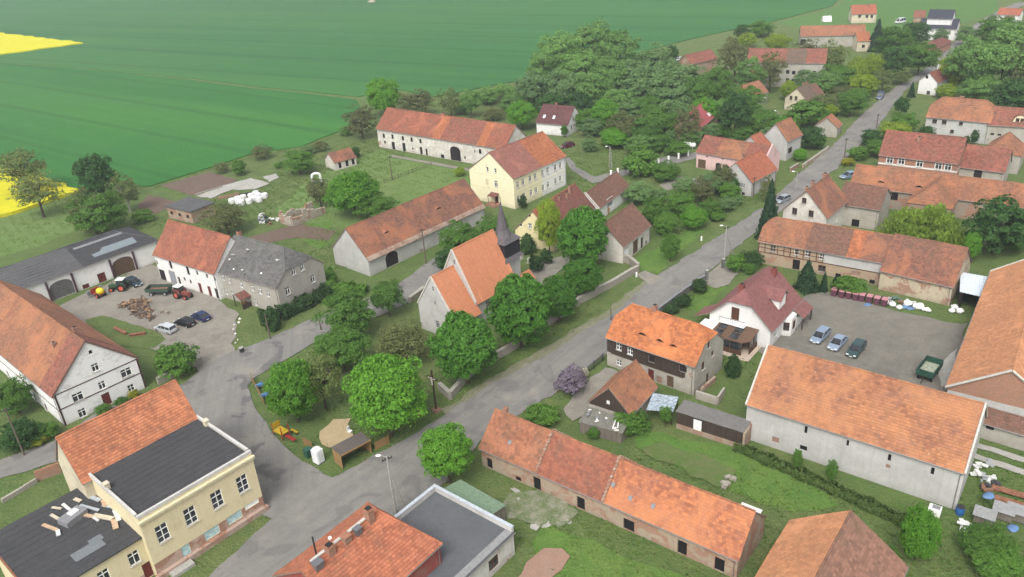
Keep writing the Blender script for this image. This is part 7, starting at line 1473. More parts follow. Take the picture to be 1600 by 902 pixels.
# ------------------------------------------------------------------ modern maroon house
def maroon_house():
    az = 50.3; u = Vector((math.cos(R(az)), math.sin(R(az)))); c = Vector((34.75, 107.95))+u*6.3
    RMt = RM['tile_house_maroon']; Wm = WM['white_clean']
    b, roof = building('modern_house', 'modern white house with maroon half hipped roof, dormer and glazed veranda', 'house', (c.x, c.y), az, 12.6, 10.9, 3.4, 8.7, Wm, RMt,
        [('d', 'L', -0.8, 4.6, 1.3, 2.2, 'brown'), ('w', 'F', 1.8, 1.6, 1.2, 1.3, 'white'), ('w', 'F', -3.6, 1.6, 1.2, 1.3, 'white')], hipl=0.36, hipr=0.3, oh=0.45, og=0.5, step=0.025, amp=0.0, course=0.34,
        chimneys=[(-4.3, 0.6, 1.1, .7, .7, plain('maroon_stack', (0.20, 0.06, 0.05))), (4.4, -1.1, 1.2, .7, .7, plain('maroon_stack', (0.20, 0.06, 0.05)))])
    hb = 1.0
    # gabled dormer on the front slope
    m = MB(); m.box((0.3, -3.2, 4.9), (2.6, 2.2, 3.0)); d = m.build('dormer', Wm, roof)
    for s in (-1, 1):
        m = MB(); roof_plane(m, (0.3+s*1.65, -4.7 if s > 0 else -0.4, 6.2), (0, s, 0), (-s*1.65, 0, 1.35), [(0, 0), (4.3, 0), (4.3, 2.13), (0, 2.13)], 0.34, 0.02, 2, 1, 0.0); m.build('dormer_roof', [RMt, EDGE()], d)
    m = MB(); m.poly([(-0.95, -4.29, 6.2), (1.55, -4.29, 6.2), (0.3, -4.29, 7.3)]); m.build('dormer_gable', Wm, d)
    a, bb, cc = window_meshes(1.3, 1.2, 'white'); w = put('window', a, d, (0.3, -4.42, 5.6)); put('pane', bb, w)
    # bay below and the low side porch
    m = MB()
    pts = [(-0.9, -5.0), (-0.4, -6.3), (1.6, -6.3), (2.3, -5.0)]
    for p, q in zip(pts, pts[1:]): m.poly([(p[0], p[1], 0), (q[0], q[1], 0), (q[0], q[1], 3.2), (p[0], p[1], 3.2)])
    m.poly([(p[0], p[1], 3.2) for p in pts]); m.build('bay', Wm, b)
    for x, y, rz in ((0.6, -6.3, 0), (1.98, -5.6, R(62)), (-0.68, -5.62, R(-69))): 
        a, bb, cc = window_meshes(0.9, 1.4, 'brown'); w = put('window', a, b, (x+0.16*math.sin(rz), y-0.16*math.cos(rz), 1.8), rz); put('pane', bb, w)
    m = MB(); pit = math.atan2(5.3, 5.45); roof_plane(m, (2.3, -7.3, 3.4-1.85*math.tan(pit)*0.62), (1, 0, 0), (0, 1.9, 1.9*math.tan(pit)*0.62), [(0, 0), (4.3, 0), (4.3, 2.35), (0, 2.35)], 0.34, 0.02, 2, 1, 0.0); m.build('porch_roof', [RMt, EDGE()], b)
    for x in (2.5, 6.4): MB().box((x, -7.05, 1.0), (0.2, 0.2, 2.0)).build('porch_post', plain('dark_post', (0.06, 0.05, 0.05)), b)
    MB().box((4.5, -6.0, 0.9), (4.0, 0.2, 1.8)).build('porch_wall', Wm, b)
    # left balcony, veranda and carport roof on the street gable (local x negative)
    x0 = -12.6/2+0.5; m = MB(); m.box((x0-0.55, 0.9, 3.15), (1.1, 4.2, 0.16)); m.build('balcony_slab', WHITE, b)
    m = MB()
    for y in np.linspace(-1.1, 2.9, 12): m.box((x0-1.02, float(y), 3.65), (0.04, 0.04, 0.8))
    m.box((x0-1.02, 0.9, 4.08), (0.07, 4.2, 0.07)); m.build('balcony_railing', plain('grey_rail', (0.16, 0.16, 0.17)), b)
    BR = wood_mat('veranda_brown', (0.14, 0.085, 0.055), (0.10, 0.06, 0.04)); zt, ze = 3.0, 2.35; ox = x0-4.2
    m = MB()
    A = [(x0, -3.2, zt), (x0, 3.0, zt), (ox, 3.0, ze), (ox, -2.2, ze), (ox+1.2, -3.2, ze)]
    m.poly(A[::-1]); m.poly([(p[0], p[1], p[2]-0.1) for p in A]); vr = m.build('veranda_roof', BR, b)
    for yc, wd in ((2.0, 1.3), (-0.6, 1.3)):
        q = MB()
        for k in range(2): q.poly([(ox+0.4+1.7*k, yc-wd/2, ze+0.06+(0.4+1.7*k)*0.155), (ox+0.4+1.7*k, yc+wd/2, ze+0.06+(0.4+1.7*k)*0.155), (ox+1.9+1.7*k, yc+wd/2, ze+0.06+(1.9+1.7*k)*0.155), (ox+1.9+1.7*k, yc-wd/2, ze+0.06+(1.9+1.7*k)*0.155)][::-1])
        q.build('roof_glazing', GLASS, vr)
    for y in (3.0, 1.3, -0.4, -2.2): MB().box((ox+0.06, y, ze/2), (0.12, 0.12, ze)).build('veranda_post', BR, b)
    for x in (ox+1.3, ox+2.8): MB().box((x, -3.1, ze/2), (0.12, 0.12, ze)).build('veranda_post', BR, b)
    m = MB(); m.box((ox+0.06, 0.4, 0.45), (0.08, 5.2, 0.9)); m.box((ox+2.5, -3.1, 0.45), (3.0, 0.08, 0.9)); m.build('veranda_parapet', wood_mat('veranda_board', (0.10, 0.05, 0.03), (0.06, 0.03, 0.02)), b)
    m = MB(); m.box((ox+0.12, 0.4, 1.6), (0.03, 5.2, 1.3)); m.box((ox+2.5, -3.04, 1.6), (3.0, 0.03, 1.3)); m.build('veranda_glazing', GLASS, b)
    MB().box((ox+1.8, -0.2, 0.05), (5.5, 7.2, 0.1)).build('terrace', plain('terrace_stone', (0.42, 0.34, 0.27)), b)
    m = MB()
    for k in range(6): m.box((x0-1.9, 3.4+k*0.42, 2.45), (3.6, 0.38, 0.05))
    m.build('white_canopy', WHITE, b); MB().box((x0-3.3, 4.6, 1.2), (0.1, 0.1, 2.4)).build('canopy_post', WHITE, b)
    # small left roof wing towards the street
    m = MB(); roof_plane(m, (-2.2, 7.6, 2.3), (-1, 0, 0), (0, -2.2, 1.2), [(0, 0), (3.6, 0), (3.6, 2.5), (0, 2.5)], 0.34, 0.02, 2, 1, 0.0); m.build('side_roof', [RMt, EDGE()], b)
maroon_house()

# ------------------------------------------------------------------ grey flat roofed house and other sheds
def flat_house():
    az = -40.7; u = Vector((math.cos(R(az)), math.sin(R(az)))); n = Vector((-u.y, u.x)); L, D, H1 = 11.8, 11.0, 3.5
    c = Vector((-10.67, 74.1))+u*(L/2)-n*(D/2); r = thing('flat_house', 'grey flat roofed building with white parapet beside the foreground red roof', 'building', (c.x, c.y, 0), R(az))
    W_ = plaster_mat('flat_house_plaster', (0.52, 0.51, 0.48), amount=0.4, brick=0.12); WALLM[r.name] = W_; m = MB(); rc = lambda ln: [(0, 0), (ln, 0), (ln, H1), (0, H1)]
    ft = [(-3.0, 1.6, 1.6, 1.5), (2.0, 1.6, 1.6, 1.5)]
    wall_face(m, (-L/2, -D/2, 0), (1, 0, 0), (0, -1, 0), rc(L), []); wall_face(m, (L/2, -D/2, 0), (0, 1, 0), (1, 0, 0), rc(D), [(s+D/2-w/2, s+D/2+w/2, z-h/2, z+h/2) for s, z, w, h in ft]); wall_face(m, (L/2, D/2, 0), (-1, 0, 0), (0, 1, 0), rc(L), []); wall_face(m, (-L/2, D/2, 0), (0, -1, 0), (-1, 0, 0), rc(D), [])
    m.build('wall', W_, r)
    for s, z, w, h in ft: a, b, c_ = window_meshes(w, h, 'brown'); o = put('window', a, r, (L/2, s, z), R(90)); put('pane', b, o); put('sill', c_, o)
    p = MB(); p.box((0, D/2-0.12, H1+0.2), (L+0.1, 0.34, 0.75)); p.box((-L/2+0.12, -0.17, H1+0.2), (0.34, D-0.34, 0.75)); p.build('parapet', plaster_mat('parapet_white', (0.50, 0.49, 0.47), amount=0.4), r)
    p = MB(); p.box((0, D/2-0.12, H1+0.6), (L+0.2, 0.42, 0.06)); p.box((-L/2+0.12, -0.2, H1+0.603), (0.42, D-0.3, 0.06)); p.build('parapet_flashing', plain('pale_zinc', (0.50, 0.54, 0.58), 0.4, 0.3), r)
    f = MB(); f.poly([(-L/2+0.2, -D/2, H1-0.12), (L/2+0.25, -D/2, H1-0.12), (L/2+0.25, D/2-0.2, H1-0.1), (-L/2+0.2, D/2-0.2, H1-0.1)]); f.poly([(L/2+0.25, -D/2, H1-0.3), (L/2+0.25, D/2, H1-0.3), (L/2+0.25, D/2, H1-0.1), (L/2+0.25, -D/2, H1-0.1)]); f.build('felt_roof', ground_mat('felt_blue', ((0.085, 0.092, 0.100), (0.110, 0.115, 0.120), (0.070, 0.075, 0.082), (0.12, 0.12, 0.12)), (0.25, 1.2, 6.0), 0.2), r)
    e = MB(); e.box((L/2-0.35, 0, H1-0.06), (0.9, D-0.5, 0.06)); e.build('roof_edge', plain('pale_felt_edge', (0.22, 0.22, 0.22)), r); g = MB(); g.tube((L/2+0.32, -D/2, H1-0.25), (L/2+0.32, D/2, H1-0.25), 0.07, n=6); g.build('gutter', plain('zinc_gutter', (0.22, 0.20, 0.19), 0.5, 0.3), r)
flat_house()
def tin_roof(name, label, cat, pts, z, m, posts=True, ribs=10, wallm=None, dz=0.35, hwall=None):
    """shed under a single corrugated sheet; pts = four roof corners (front left, front right, back right, back left)"""
    c = sum((Vector(p) for p in pts), Vector((0, 0)))/4; r = thing(name, label, cat, (c.x, c.y, 0)); P = [Vector(p)-c for p in pts]; zz = [z-dz, z-dz, z, z]; n = ribs*2; mb = MB()
    for i in range(n):
        a = [P[0].lerp(P[1], (i+k)/n) for k in (0, 1)]; b = [P[3].lerp(P[2], (i+k)/n) for k in (0, 1)]; h0 = 0.05*(i % 2); h1 = 0.05*((i+1) % 2)
        mb.poly([(*a[0], zz[0]+h0), (*a[1], zz[0]+h1), (*b[1], zz[2]+h1), (*b[0], zz[2]+h0)])
    mb.build('sheet_roof', m, r)
    if wallm:
        w = MB(); Q = [p*0.95 for p in P]
        for i in range(4):
            j = (i+1) % 4; w.poly([(*Q[i], 0), (*Q[j], 0), (*Q[j], zz[j]-0.06), (*Q[i], zz[i]-0.06)], 0, [(0, 0), ((Q[j]-Q[i]).length, 0), ((Q[j]-Q[i]).length, 2), (0, 2)])
        w.build('wall', wallm, r)
    else:
        for p, h in zip(P, zz): MB().box((p.x*0.93, p.y*0.93, h/2-0.03), (0.12, 0.12, h-0.06)).build('post', TIMBER, r)
    return r
tin_roof('green_shed', 'low shed with green corrugated roof behind the grey flat roof', 'shed', [(-4.1, 70.2), (-2.4, 71.7), (-7.8, 76.4), (-10.3, 74.6)], 2.7, plain('green_tin', (0.13, 0.19, 0.125), 0.5, 0, 0.15), wallm=WM['grey_boards'], ribs=14)
tin_roof('blue_canopy', 'pale blue translucent corrugated canopy beside the orange gable shed', 'canopy', [(16.9, 88.6), (20.3, 87.7), (21.7, 90.6), (18.4, 92.0)], 2.5, plain('blue_sheet', (0.27, 0.32, 0.36), 0.4, 0, 0.4), ribs=9)
r_ = tin_roof('board_shed', 'long dark boarded shed with grey felt roof and white door', 'shed', [(20.5, 87.2), (28.0, 81.6), (29.6, 83.6), (22.2, 89.4)], 2.9, ground_mat('grey_felt', ((0.155, 0.15, 0.14), (0.12, 0.115, 0.11), (0.19, 0.185, 0.175), (0.10, 0.10, 0.09)), (0.4, 1.5, 7.0)), wallm=WM['dark_boards'], ribs=3, dz=0.3)
_a = math.atan2(81.6-87.2, 28.0-20.5); _n = Vector((math.sin(_a), -math.cos(_a), 0))
for nm, t, w_, h_, zc_, m_ in (('door', 0.33, 1.1, 2.1, 1.25, WHITE), ('brick_base', 0.5, 8.9, 0.75, 0.38, WM['brick_patchy'])):
    q = Vector((20.5, 87.2, 0)).lerp(Vector((28.0, 81.6, 0)), t)-Vector((*r_.location[:2], 0)); q = q*0.95+_n*(0.03 if nm == 'door' else 0.06); MB().box((0, 0, 0), (w_, 0.08, h_)).build(nm, m_, r_, (q.x, q.y, zc_), _a)
q = (Vector((28.0, 81.6, 0)).lerp(Vector((29.6, 83.6, 0)), 0.5)-Vector((*r_.location[:2], 0))); MB().box((0, 0, 0), (0.3, 2.5, 2.6)).build('brick_end_wall', WM['brick_patchy'], r_, (q.x, q.y, 1.3), _a)
def ruin_roof():
    r = tin_roof('lean_to', 'collapsing lean to with rubble covered grey roof before the black gable', 'shed', [(7.6, 87.6), (13.0, 84.4), (14.4, 86.4), (9.2, 90.2)], 2.3, ground_mat('rotten_felt', ((0.17, 0.16, 0.14), (0.11, 0.12, 0.075), (0.25, 0.24, 0.22), (0.08, 0.075, 0.065)), (0.6, 1.5, 6.0)), ribs=4, wallm=WM['grey_boards'], dz=0.6)
    rnd = random.Random(5)
    for k in range(16):
        m = MB(); m.blob((0, 0, 0), (rnd.uniform(.15, .4), rnd.uniform(.12, .3), 0.12), k, 1); x, y = rnd.uniform(-2.6, 2.4), 0; p = Vector((x*0.83, -x*0.55, 0))+Vector((0.5, 0.75, 0))*rnd.uniform(-1.2, 1.2)
        m.build('rubble', [plain('lime_white', (0.62, 0.60, 0.56)), plain('grey_strip', (0.19, 0.19, 0.2))][k % 2], r, (p.x, p.y, 2.12+p.y*0.12))
    for k in range(2): MB().box((0, 0, 0), (0.12, 2.2, 0.08)).build('loose_plank', WHITE, r, (1.2+0.5*k, -1.0, 2.2), R(-20+8*k))
ruin_roof()
tin_roof('carport', 'black carport with bright sheet metal roof between barn end and huge barn', 'carport', [(72.2, 113.3), (76.9, 109.0), (80.4, 116.0), (75.6, 119.6)], 3.6, plain('bright_zinc', (0.60, 0.66, 0.72), 0.35, 0.2), ribs=12)
m = MB(); _c = Vector((76.2, 114.4)); m.box((0, 0, 1.6), (8.4, 0.1, 3.2)); m.build('back_wall', plain('tar_black', (0.012, 0.012, 0.014)), COL.objects['carport'], (1.7, 2.9, 0), R(-39)); m = MB(); m.box((0, 0, 1.6), (6.6, 0.1, 3.2)); m.build('side_wall', plain('tar_black', (0.012, 0.012, 0.014)), COL.objects['carport'], (-2.3, 1.0, 0), R(60))
r_ = thing('brick_shed', 'flat roofed brick shed with grey felt roof behind the farm building', 'shed', (-75.9, 183.6, 0), R(-34))
m = MB(); m.box((0, 0, 1.5), (9.2, 6.6, 3.0)); m.build('wall', WM['brick_patchy'], r_); m = MB(); m.box((0, 0, 3.06), (9.8, 7.2, 0.14)); m.box((1.5, 0.4, 3.15), (5.0, 4.0, 0.03)); m.build('felt_roof', RM['felt_ribbed'], r_)
for x in (-3, 0, 3): MB().box((x, -3.31, 1.6), (0.9, 0.06, 0.7)).build('opening', door_material('hole'), r_)  # near-black panels on the wall paint the unlit inside
# ruined walls beside the walnut
r_ = thing('ruined_wall', 'roofless ruin of brick and plaster walls beside the big walnut', 'ruin', (-47.6, 177.0, 0), R(48)); rnd = random.Random(8)
for (x, y, l, d_, rz) in ((0, -2.2, 9.5, 0.5, 0), (-4.7, 0.2, 4.6, 0.5, 90), (0, 2.6, 9.5, 0.45, 0)):
    m = MB(); n = 9
    for i in range(n): h = rnd.uniform(1.7, 3.1)*(1 if y < 0 or rz else 0.75); m.box(((i+0.5)*l/n-l/2, 0, h/2), (l/n-0.004, d_+rnd.uniform(-.03, .03), h))
    m.build('wall_stub', plaster_mat('ruin_wall', (0.40, 0.36, 0.30), amount=0.6, brick=0.3), r_, (x, y, 0), R(rz))
# small red hut
building('garden_hut', 'tiny white hut with faded red tile roof left of the manor barn', 'hut', (-45.0, 216.2), 38, 7.0, 6.2, 2.2, 4.4, WM['white_old'], RM['tile_brown_red'], [('d', 'F', -1.8, 1.2, .9, 1.6, 'hole'), ('d', 'F', 0.4, 1.2, .9, 1.6, 'hole'), ('d', 'F', 2.3, 1.2, .9, 1.6, 'hole')], gutter=False)
# cross wing on the orange barn
building('barn_porch', 'hipped projecting wing with orange roof in front of the long orange barn', 'barn', (87.5, 152.2), 52, 9.0, 8.4, 3.8, 7.4, WM['brick_grey'], RM['tile_orange_old'], [], hipl=0.98, gutter=False)
building('pyramid_barn', 'small roof peak with orange tiles behind the brick house wing', 'barn', (117.5, 178.5), 52, 9.0, 8.0, 4.0, 8.2, WM['grey_plaster2'], RM['tile_orange_old'], [], hipl=0.9, hipr=0.9, gutter=False)

# ------------------------------------------------------------------ walls, fences, hedges
STONE = plaster_mat('field_stone', (0.30, 0.28, 0.24), amount=0.6, brick=0.05, scale=1.6)
def wall_line(name, label, pts, h, t, m, cap=None, cat='wall', step=1.4, jit=0.05):
    r = thing(name, label, cat, (*pts[0], 0)); o = Vector(pts[0]); rnd = random.Random(hash_s(label))
    mb = MB(); cb = MB()
    for a, b in zip(pts, pts[1:]):
        a = Vector(a)-o; b = Vector(b)-o; L = (b-a).length; n = max(1, int(L/step)); rz = math.atan2((b-a).y, (b-a).x)
        for i in range(n):
            c = a+(b-a)*((i+0.5)/n); hh = h+rnd.uniform(-jit, jit); mb.box((c.x, c.y, hh/2), (L/n+0.01, t+rnd.uniform(-jit, jit)*0.5, hh), rz)
            if cap: cb.box((c.x, c.y, hh+0.05), (L/n-0.03, t+0.14, 0.1), rz+rnd.uniform(-.02, .02))
    mb.build('masonry', m, r)
    if cap: cb.build('coping', cap, r)
    return r
COP = plain('coping_stone', (0.31, 0.29, 0.25))
wall_line('stone_wall', 'long stone churchyard wall following the main road', POS['church_wall'], 1.25, 0.5, STONE, COP)
wall_line('stone_wall', 'short return of the churchyard wall beside the small barn', POS['church_wall2'], 1.5, 0.5, STONE, COP)
wall_line('stone_wall', 'stone wall between lane and church choir', POS['lane_wall'], 1.1, 0.6, STONE, COP)
wall_line('stone_wall', 'low stone wall at the farmyard entrance bush', POS['yard_wall'], 1.1, 0.5, STONE, COP)
wall_line('garden_wall', 'dark grey garden fence wall along the road before the round bushes', POS['garden_wall'], 1.2, 0.25, plain('dark_fence_wall', (0.13, 0.13, 0.125)), plain('grey_strip', (0.19, 0.19, 0.2)), cat='fence')
wall_line('brick_wall', 'low brick wall between timber house yard and garden', POS['brickwall_g'], 0.8, 0.35, WM['brick_patchy'], None)
wall_line('brick_pen', 'small roofless brick pen behind the dark boarded shed', POS['brickpen']+[(POS['brickpen'][1][0]+1.5, POS['brickpen'][1][1]+2.2)], 1.3, 0.3, WM['grey_plaster2'], None)
wall_line('low_wall', 'overgrown low plot wall left of the hall annex', POS['low_wall_hall'][:2], 0.7, 0.3, WM['grey_plaster2'], None)
wall_line('low_wall', 'rusty brick wall stub left of the hall annex', POS['brick_stub'], 1.6, 0.3, WM['brick_tan'], None)
wall_line('roadside_fence', 'brick garden fence corner below the pink house', POS['road_fence'], 0.9, 0.3, WM['brick_tan'], COP, cat='fence')
wall_line('roadside_fence', 'pale brick fence along the road by the dark bushes', POS['road_fence2'], 0.9, 0.3, WM['cream_brick'], COP, cat='fence')
wall_line('foundation_wall', 'low foundation wall along the concrete slabs', POS['slab_walls'], 0.5, 0.4, STONE, None)
wall_line('foundation_wall', 'low brick foundation beside the white bales', POS['slab_walls2'], 0.6, 0.4, WM['brick_tan'], None)
for i, p in enumerate(POS['gate_pillar']): wall_line('gate_pillar', ['dark gate pillar nearest the round bushes', 'dark gate pillar beside the twin lamp pole'][i], [p, (p[0]+0.5, p[1]+0.1)], 1.9, 0.45, plain('dark_fence_wall', (0.13, 0.13, 0.125)), COP, cat='pillar')
wpo = None
for i, p in enumerate(POS['white_posts']):
    o = MB().box((0, 0, 0.75), (0.4, 0.4, 1.5)).box((0, 0, 1.55), (0.5, 0.5, 0.1)).build('fence_post', WHITE, None, (*p, 0), R(10), bevel=0.03)
    tag(o, 'white post in the row along the bank hedge', 'post', 'white fence posts in a row')
def picket(name, label, a, b, h, m, gap=0.14, cat='fence', rail=True, w=0.09, post=2.2):
    a, b = Vector(a), Vector(b); L = (b-a).length; r = thing(name, label, cat, (a.x, a.y, 0), math.atan2((b-a).y, (b-a).x)); n = max(2, int(L/gap)); pm = MB(); pm.box((0, 0, h/2), (w, 0.03, h)); me = pm.mesh('slat', m)
    for i in range(n+1): put('slat', me, r, (L*i/n, 0, 0.05))
    for k in range(int(L/post)+1): MB().box((min(L, k*post), 0.05, h/2+0.05), (0.08, 0.08, h+0.1)).build('post', m, r)
    for z in (0.3, h-0.15): MB().box((L/2, 0.035, z), (L, 0.04, 0.07)).build('rail', m, r)
    return r
picket('metal_fence', 'dark metal bar fence with white posts beside the timber house', *POS['fence_g'], 1.3, IRON, 0.22, w=0.03, post=2.4)
YEL = wood_mat('yellow_larch', (0.32, 0.20, 0.085), (0.23, 0.14, 0.06)); pp = POS['panels']
picket('wooden_fence', 'yellow wooden fence panel right of the playground shelter', pp[0], pp[1], 1.3, YEL, 0.13, w=0.11)
picket('wooden_fence', 'yellow wooden fence end near the wayside cross', pp[3], pp[4], 1.2, YEL, 0.13, w=0.11)
picket('wooden_fence', 'short yellow fence panel behind the portable toilet', *POS['panel_left'], 1.2, YEL, 0.13, w=0.11)
picket('wooden_fence', 'yellow and blue playground fence along the side street', *POS['panel_yellow'], 1.1, YEL, 0.16, w=0.1)
picket('wire_fence', 'thin post fence crossing the meadow by the manor barn', POS['fence_k'][1], POS['fence_k'][3], 1.0, TIMBER, 2.5, w=0.08, post=5)

def hedge(name, label, pts, w, h, m, seed=0, per=170, size=0.26):
    rng = np.random.default_rng(seed); o = Vector(pts[0]); V = []
    for a, b in zip(pts, pts[1:]):
        a = Vector(a)-o; b = Vector(b)-o; L = (b-a).length; n = int(L*per); d = (b-a).normalized(); s = Vector((-d.y, d.x))
        t = rng.uniform(0, L, n); k = rng.uniform(0, 1, n); lump = 1+0.14*np.sin(t*1.3+seed)+0.1*np.sin(t*3.1+1)+rng.normal(0, 0.05, n)
        ang = k*math.pi; rr = rng.uniform(0.8, 1.0, n); x = np.cos(ang); x = np.sign(x)*np.abs(x)**0.5*w/2*rr*lump; z = np.abs(np.sin(ang))**0.5*h*rr*lump*np.where(rng.uniform(0, 1, n) < 0.35, rng.uniform(0, 1, n), 1)
        P = np.stack([a.x+d.x*t+s.x*x, a.y+d.y*t+s.y*x, z], 1); N = np.stack([s.x*np.cos(ang), s.y*np.cos(ang), np.sin(ang)], 1); V.append(leaves(P, N, size, rng))
        V.append(V.pop())
    V = np.concatenate(V); me = np_mesh('hedge', V, np.arange(len(V)).reshape(-1, 4), m); r = put(name, me, None, (o.x, o.y, 0)); return tag(r, label, 'hedge')
LD = leaf_mat('leaf_darkbush', (0.012, 0.035, 0.012), (0.032, 0.070, 0.022)); LB = leaf_mat('leaf_bush', (0.030, 0.085, 0.012), (0.080, 0.170, 0.030))
LG = leaf_mat('leaf_hedge', (0.028, 0.060, 0.014), (0.070, 0.115, 0.030))
hedge('hedge', 'dark clipped hedge before the grey house along the side street', POS['hedge_grey'], 2.6, 2.3, LD, 1, 320)
hedge('hedge', 'long low hedge along the foot of the big pale barn', POS['hedge_barn'], 1.7, 0.9, LG, 2, 230)
hedge('hedge', 'overgrown hedge between grey house gable and long barn gable', POS['hedge_row'], 3.0, 1.9, LB, 3, 260, 0.32)

# ------------------------------------------------------------------ poles
CON = plain('pole_concrete', (0.30, 0.29, 0.27)); WOODP = wood_mat('pole_wood', (0.15, 0.12, 0.09), (0.10, 0.08, 0.06))
PL = iter(['concrete lamp pole with brace beside the foreground red roof', 'braced twin lamp pole at the drive of the modern house', 'short dark post at the roadside before the orange roof', 'wooden pole in front of the long barn wall', 'thin pole on the meadow before the manor barn', 'concrete pole at the road by the brick house garden', 'far pole at the roadside wall near the blue van', 'weathered concrete pole in the left lane garden', 'lamp pole at the road opposite the pink house wing', 'wooden pole at the grey house hedge', 'lattice power mast on the garden lawn', 'short dark pole at the end of the clipped hedge', 'far lamp pole behind the roadside house', 'dark pole against the cream house wall', 'dark pole at the grey wing corner'])
def cyl_pole(kind, x, y, h, label):
    r = thing({'lamp': 'street_lamp', 'pole': 'utility_pole', 'mast': 'power_mast', 'stub': 'roadside_post'}[kind], label, 'lamp' if kind == 'lamp' else 'pole', (x, y, 0))
    if kind == 'mast':
        m = MB()
        for sx in (-.35, .35):
            for sy in (-.35, .35): m.tube((sx, sy, 0), (sx*.3, sy*.3, h), 0.05, n=4)
        for k in range(6): z = h*k/6; f_ = .35*(1-.7*k/6); m.tube((-f_, -f_, z), (f_, -f_, z+h/7), 0.03, n=4); m.tube((f_, f_, z), (-f_, f_, z+h/7), 0.03, n=4); m.tube((-f_, f_, z), (-f_, -f_, z+h/7), 0.03, n=4)
        m.build('lattice', CON, r)
    else: MB().tube((0, 0, 0), (0, 0, h), 0.15 if kind != 'stub' else 0.12, 0.09, 10).build('shaft', CON if kind == 'lamp' else WOODP, r)
    if kind in ('pole', 'lamp') and h > 3.5:
        m = MB(); m.box((0, 0, h-0.4), (1.3, 0.08, 0.1)); 
        for k in (-.55, -.2, .2, .55): m.tube((k, 0, h-0.35), (k, 0, h-0.15), 0.05, n=6)
        m.build('crossarm', IRON, r, (0, 0, 0), R(30))
    if kind in ('lamp', 'mast'):
        m = MB(); m.tube((0, 0, h-0.15), (-0.7, 0.1, h+0.15), 0.04, n=6); m.build('lamp_arm', CON, r); m = MB(); m.blob((-0.95, 0.1, h+0.12), (0.34, 0.17, 0.12), 1, 2, 0.0); m.build('lamp_head', plain('lamp_glass', (0.75, 0.77, 0.78), 0.3), r)
    return r
for kind, x, y, h in POS['poles']:
    if kind == 'cross': continue
    lb = next(PL); r = cyl_pole(kind, x, y, h, lb)
    br = {'concrete lamp pole with brace beside the foreground red roof': 'lamp_brace', 'braced twin lamp pole at the drive of the modern house': 'lamp_brace2'}.get(lb)
    if br: b = POS[br][0]; MB().tube((b[0]-x, b[1]-y, 0), (0, 0, h*0.8), 0.11, n=8).build('brace', CON, r)
kx = [p for p in POS['poles'] if p[0] == 'cross'][0]
r = thing('wayside_cross', 'tall dark wooden wayside crucifix at the playground fence', 'cross', (kx[1], kx[2], 0), R(-40)); MB().box((0, 0, kx[3]/2), (0.22, 0.2, kx[3])).build('post', TIMBER, r); MB().box((0, -0.01, kx[3]-1.3), (2.0, 0.18, 0.2)).build('crossbeam', TIMBER, r)
m = MB(); m.tube((0, -0.16, kx[3]-2.4), (0, -0.18, kx[3]-1.45), 0.09, 0.14, 8)
for s in (-1, 1): m.tube((0, -0.16, kx[3]-1.4), (s*0.7, -0.14, kx[3]-1.22), 0.05, n=6)
m.blob((0, -0.2, kx[3]-1.2), (0.1, 0.1, 0.13), 1, 2, 0.02); m.build('figure', plain('pale_stone', (0.50, 0.47, 0.42)), r); MB().box((0, 0, 0.25), (1.0, 0.9, 0.5)).build('base', WM['brick_tan'], r)

# ------------------------------------------------------------------ vehicles
C = lambda k: (POS[k][0], POS[k][1])
car('estate_car', 'silver estate car parked in the farmyard', C('car_silver'), POS['car_silver'][2], (0.55, 0.57, 0.60), 'wagon', 'cars parked in the farmyard', 4.5)
car('parked_car', 'black car between the silver and blue farmyard cars', C('car_black'), POS['car_black'][2], (0.018, 0.020, 0.022), 'hatch', 'cars parked in the farmyard')
car('parked_car', 'dark blue car nearest the wooden shelter in the farmyard', C('car_blue'), POS['car_blue'][2], (0.030, 0.045, 0.120), 'sedan', 'cars parked in the farmyard', 4.4)
car('parked_car', 'dark teal car in front of the arched plank gate', C('car_gate'), POS['car_gate'][2], (0.03, 0.05, 0.07), 'hatch', 'cars parked in the farmyard')
car('parked_car', 'light blue estate nearest the modern house in the car yard', C('car_r1'), POS['car_r1'][2], (0.25, 0.31, 0.40), 'wagon', 'three cars parked in the car yard', 4.5)
car('parked_car', 'pale blue car in the middle of the three yard cars', C('car_r2'), POS['car_r2'][2], (0.27, 0.33, 0.42), 'sedan', 'three cars parked in the car yard', 4.4)
car('parked_car', 'dark green estate, rightmost of the three yard cars', C('car_r3'), POS['car_r3'][2], (0.045, 0.085, 0.085), 'wagon', 'three cars parked in the car yard', 4.6)
car('road_van', 'dark blue car with headlights driving on the far road', C('van_road'), POS['van_road'][2], (0.10, 0.13, 0.21), 'van', None, 4.8, 1.9, 1.9)
car('parked_car', 'car with white roof beside the road spruce', C('car_road'), POS['car_road'][2], (0.30, 0.34, 0.38), 'hatch')
car('parked_car', 'blue grey car parked at the drive behind the white house', C('car_drive'), POS['car_drive'][2], (0.20, 0.27, 0.36), 'hatch')
car('parked_car', 'silver car under trees in the pink house garden', C('car_garden'), POS['car_garden'][2], (0.45, 0.50, 0.56), 'hatch')
car('parked_car', 'dark red car beside the modern maroon roofed house', C('car_red'), POS['car_red'][2], (0.10, 0.02, 0.025), 'hatch')
car('far_van', 'white van parked before the far blue roofed hall', C('van_far'), POS['van_far'][2], (0.75, 0.76, 0.77), 'van', None, 5.2, 2.0, 2.2)
tractor('tractor', 'red tractor with white cab roof pulling a green trailer', C('tractor_red'), POS['tractor_red'][2], (0.20, 0.060, 0.048), (0.66, 0.71, 0.68))
trailer('trailer', 'green farm trailer with rusty bed behind the red tractor', C('trailer_green'), POS['trailer_green'][2], (0.045, 0.075, 0.055), 4.6, 2.1, (0.22, 0.10, 0.07))
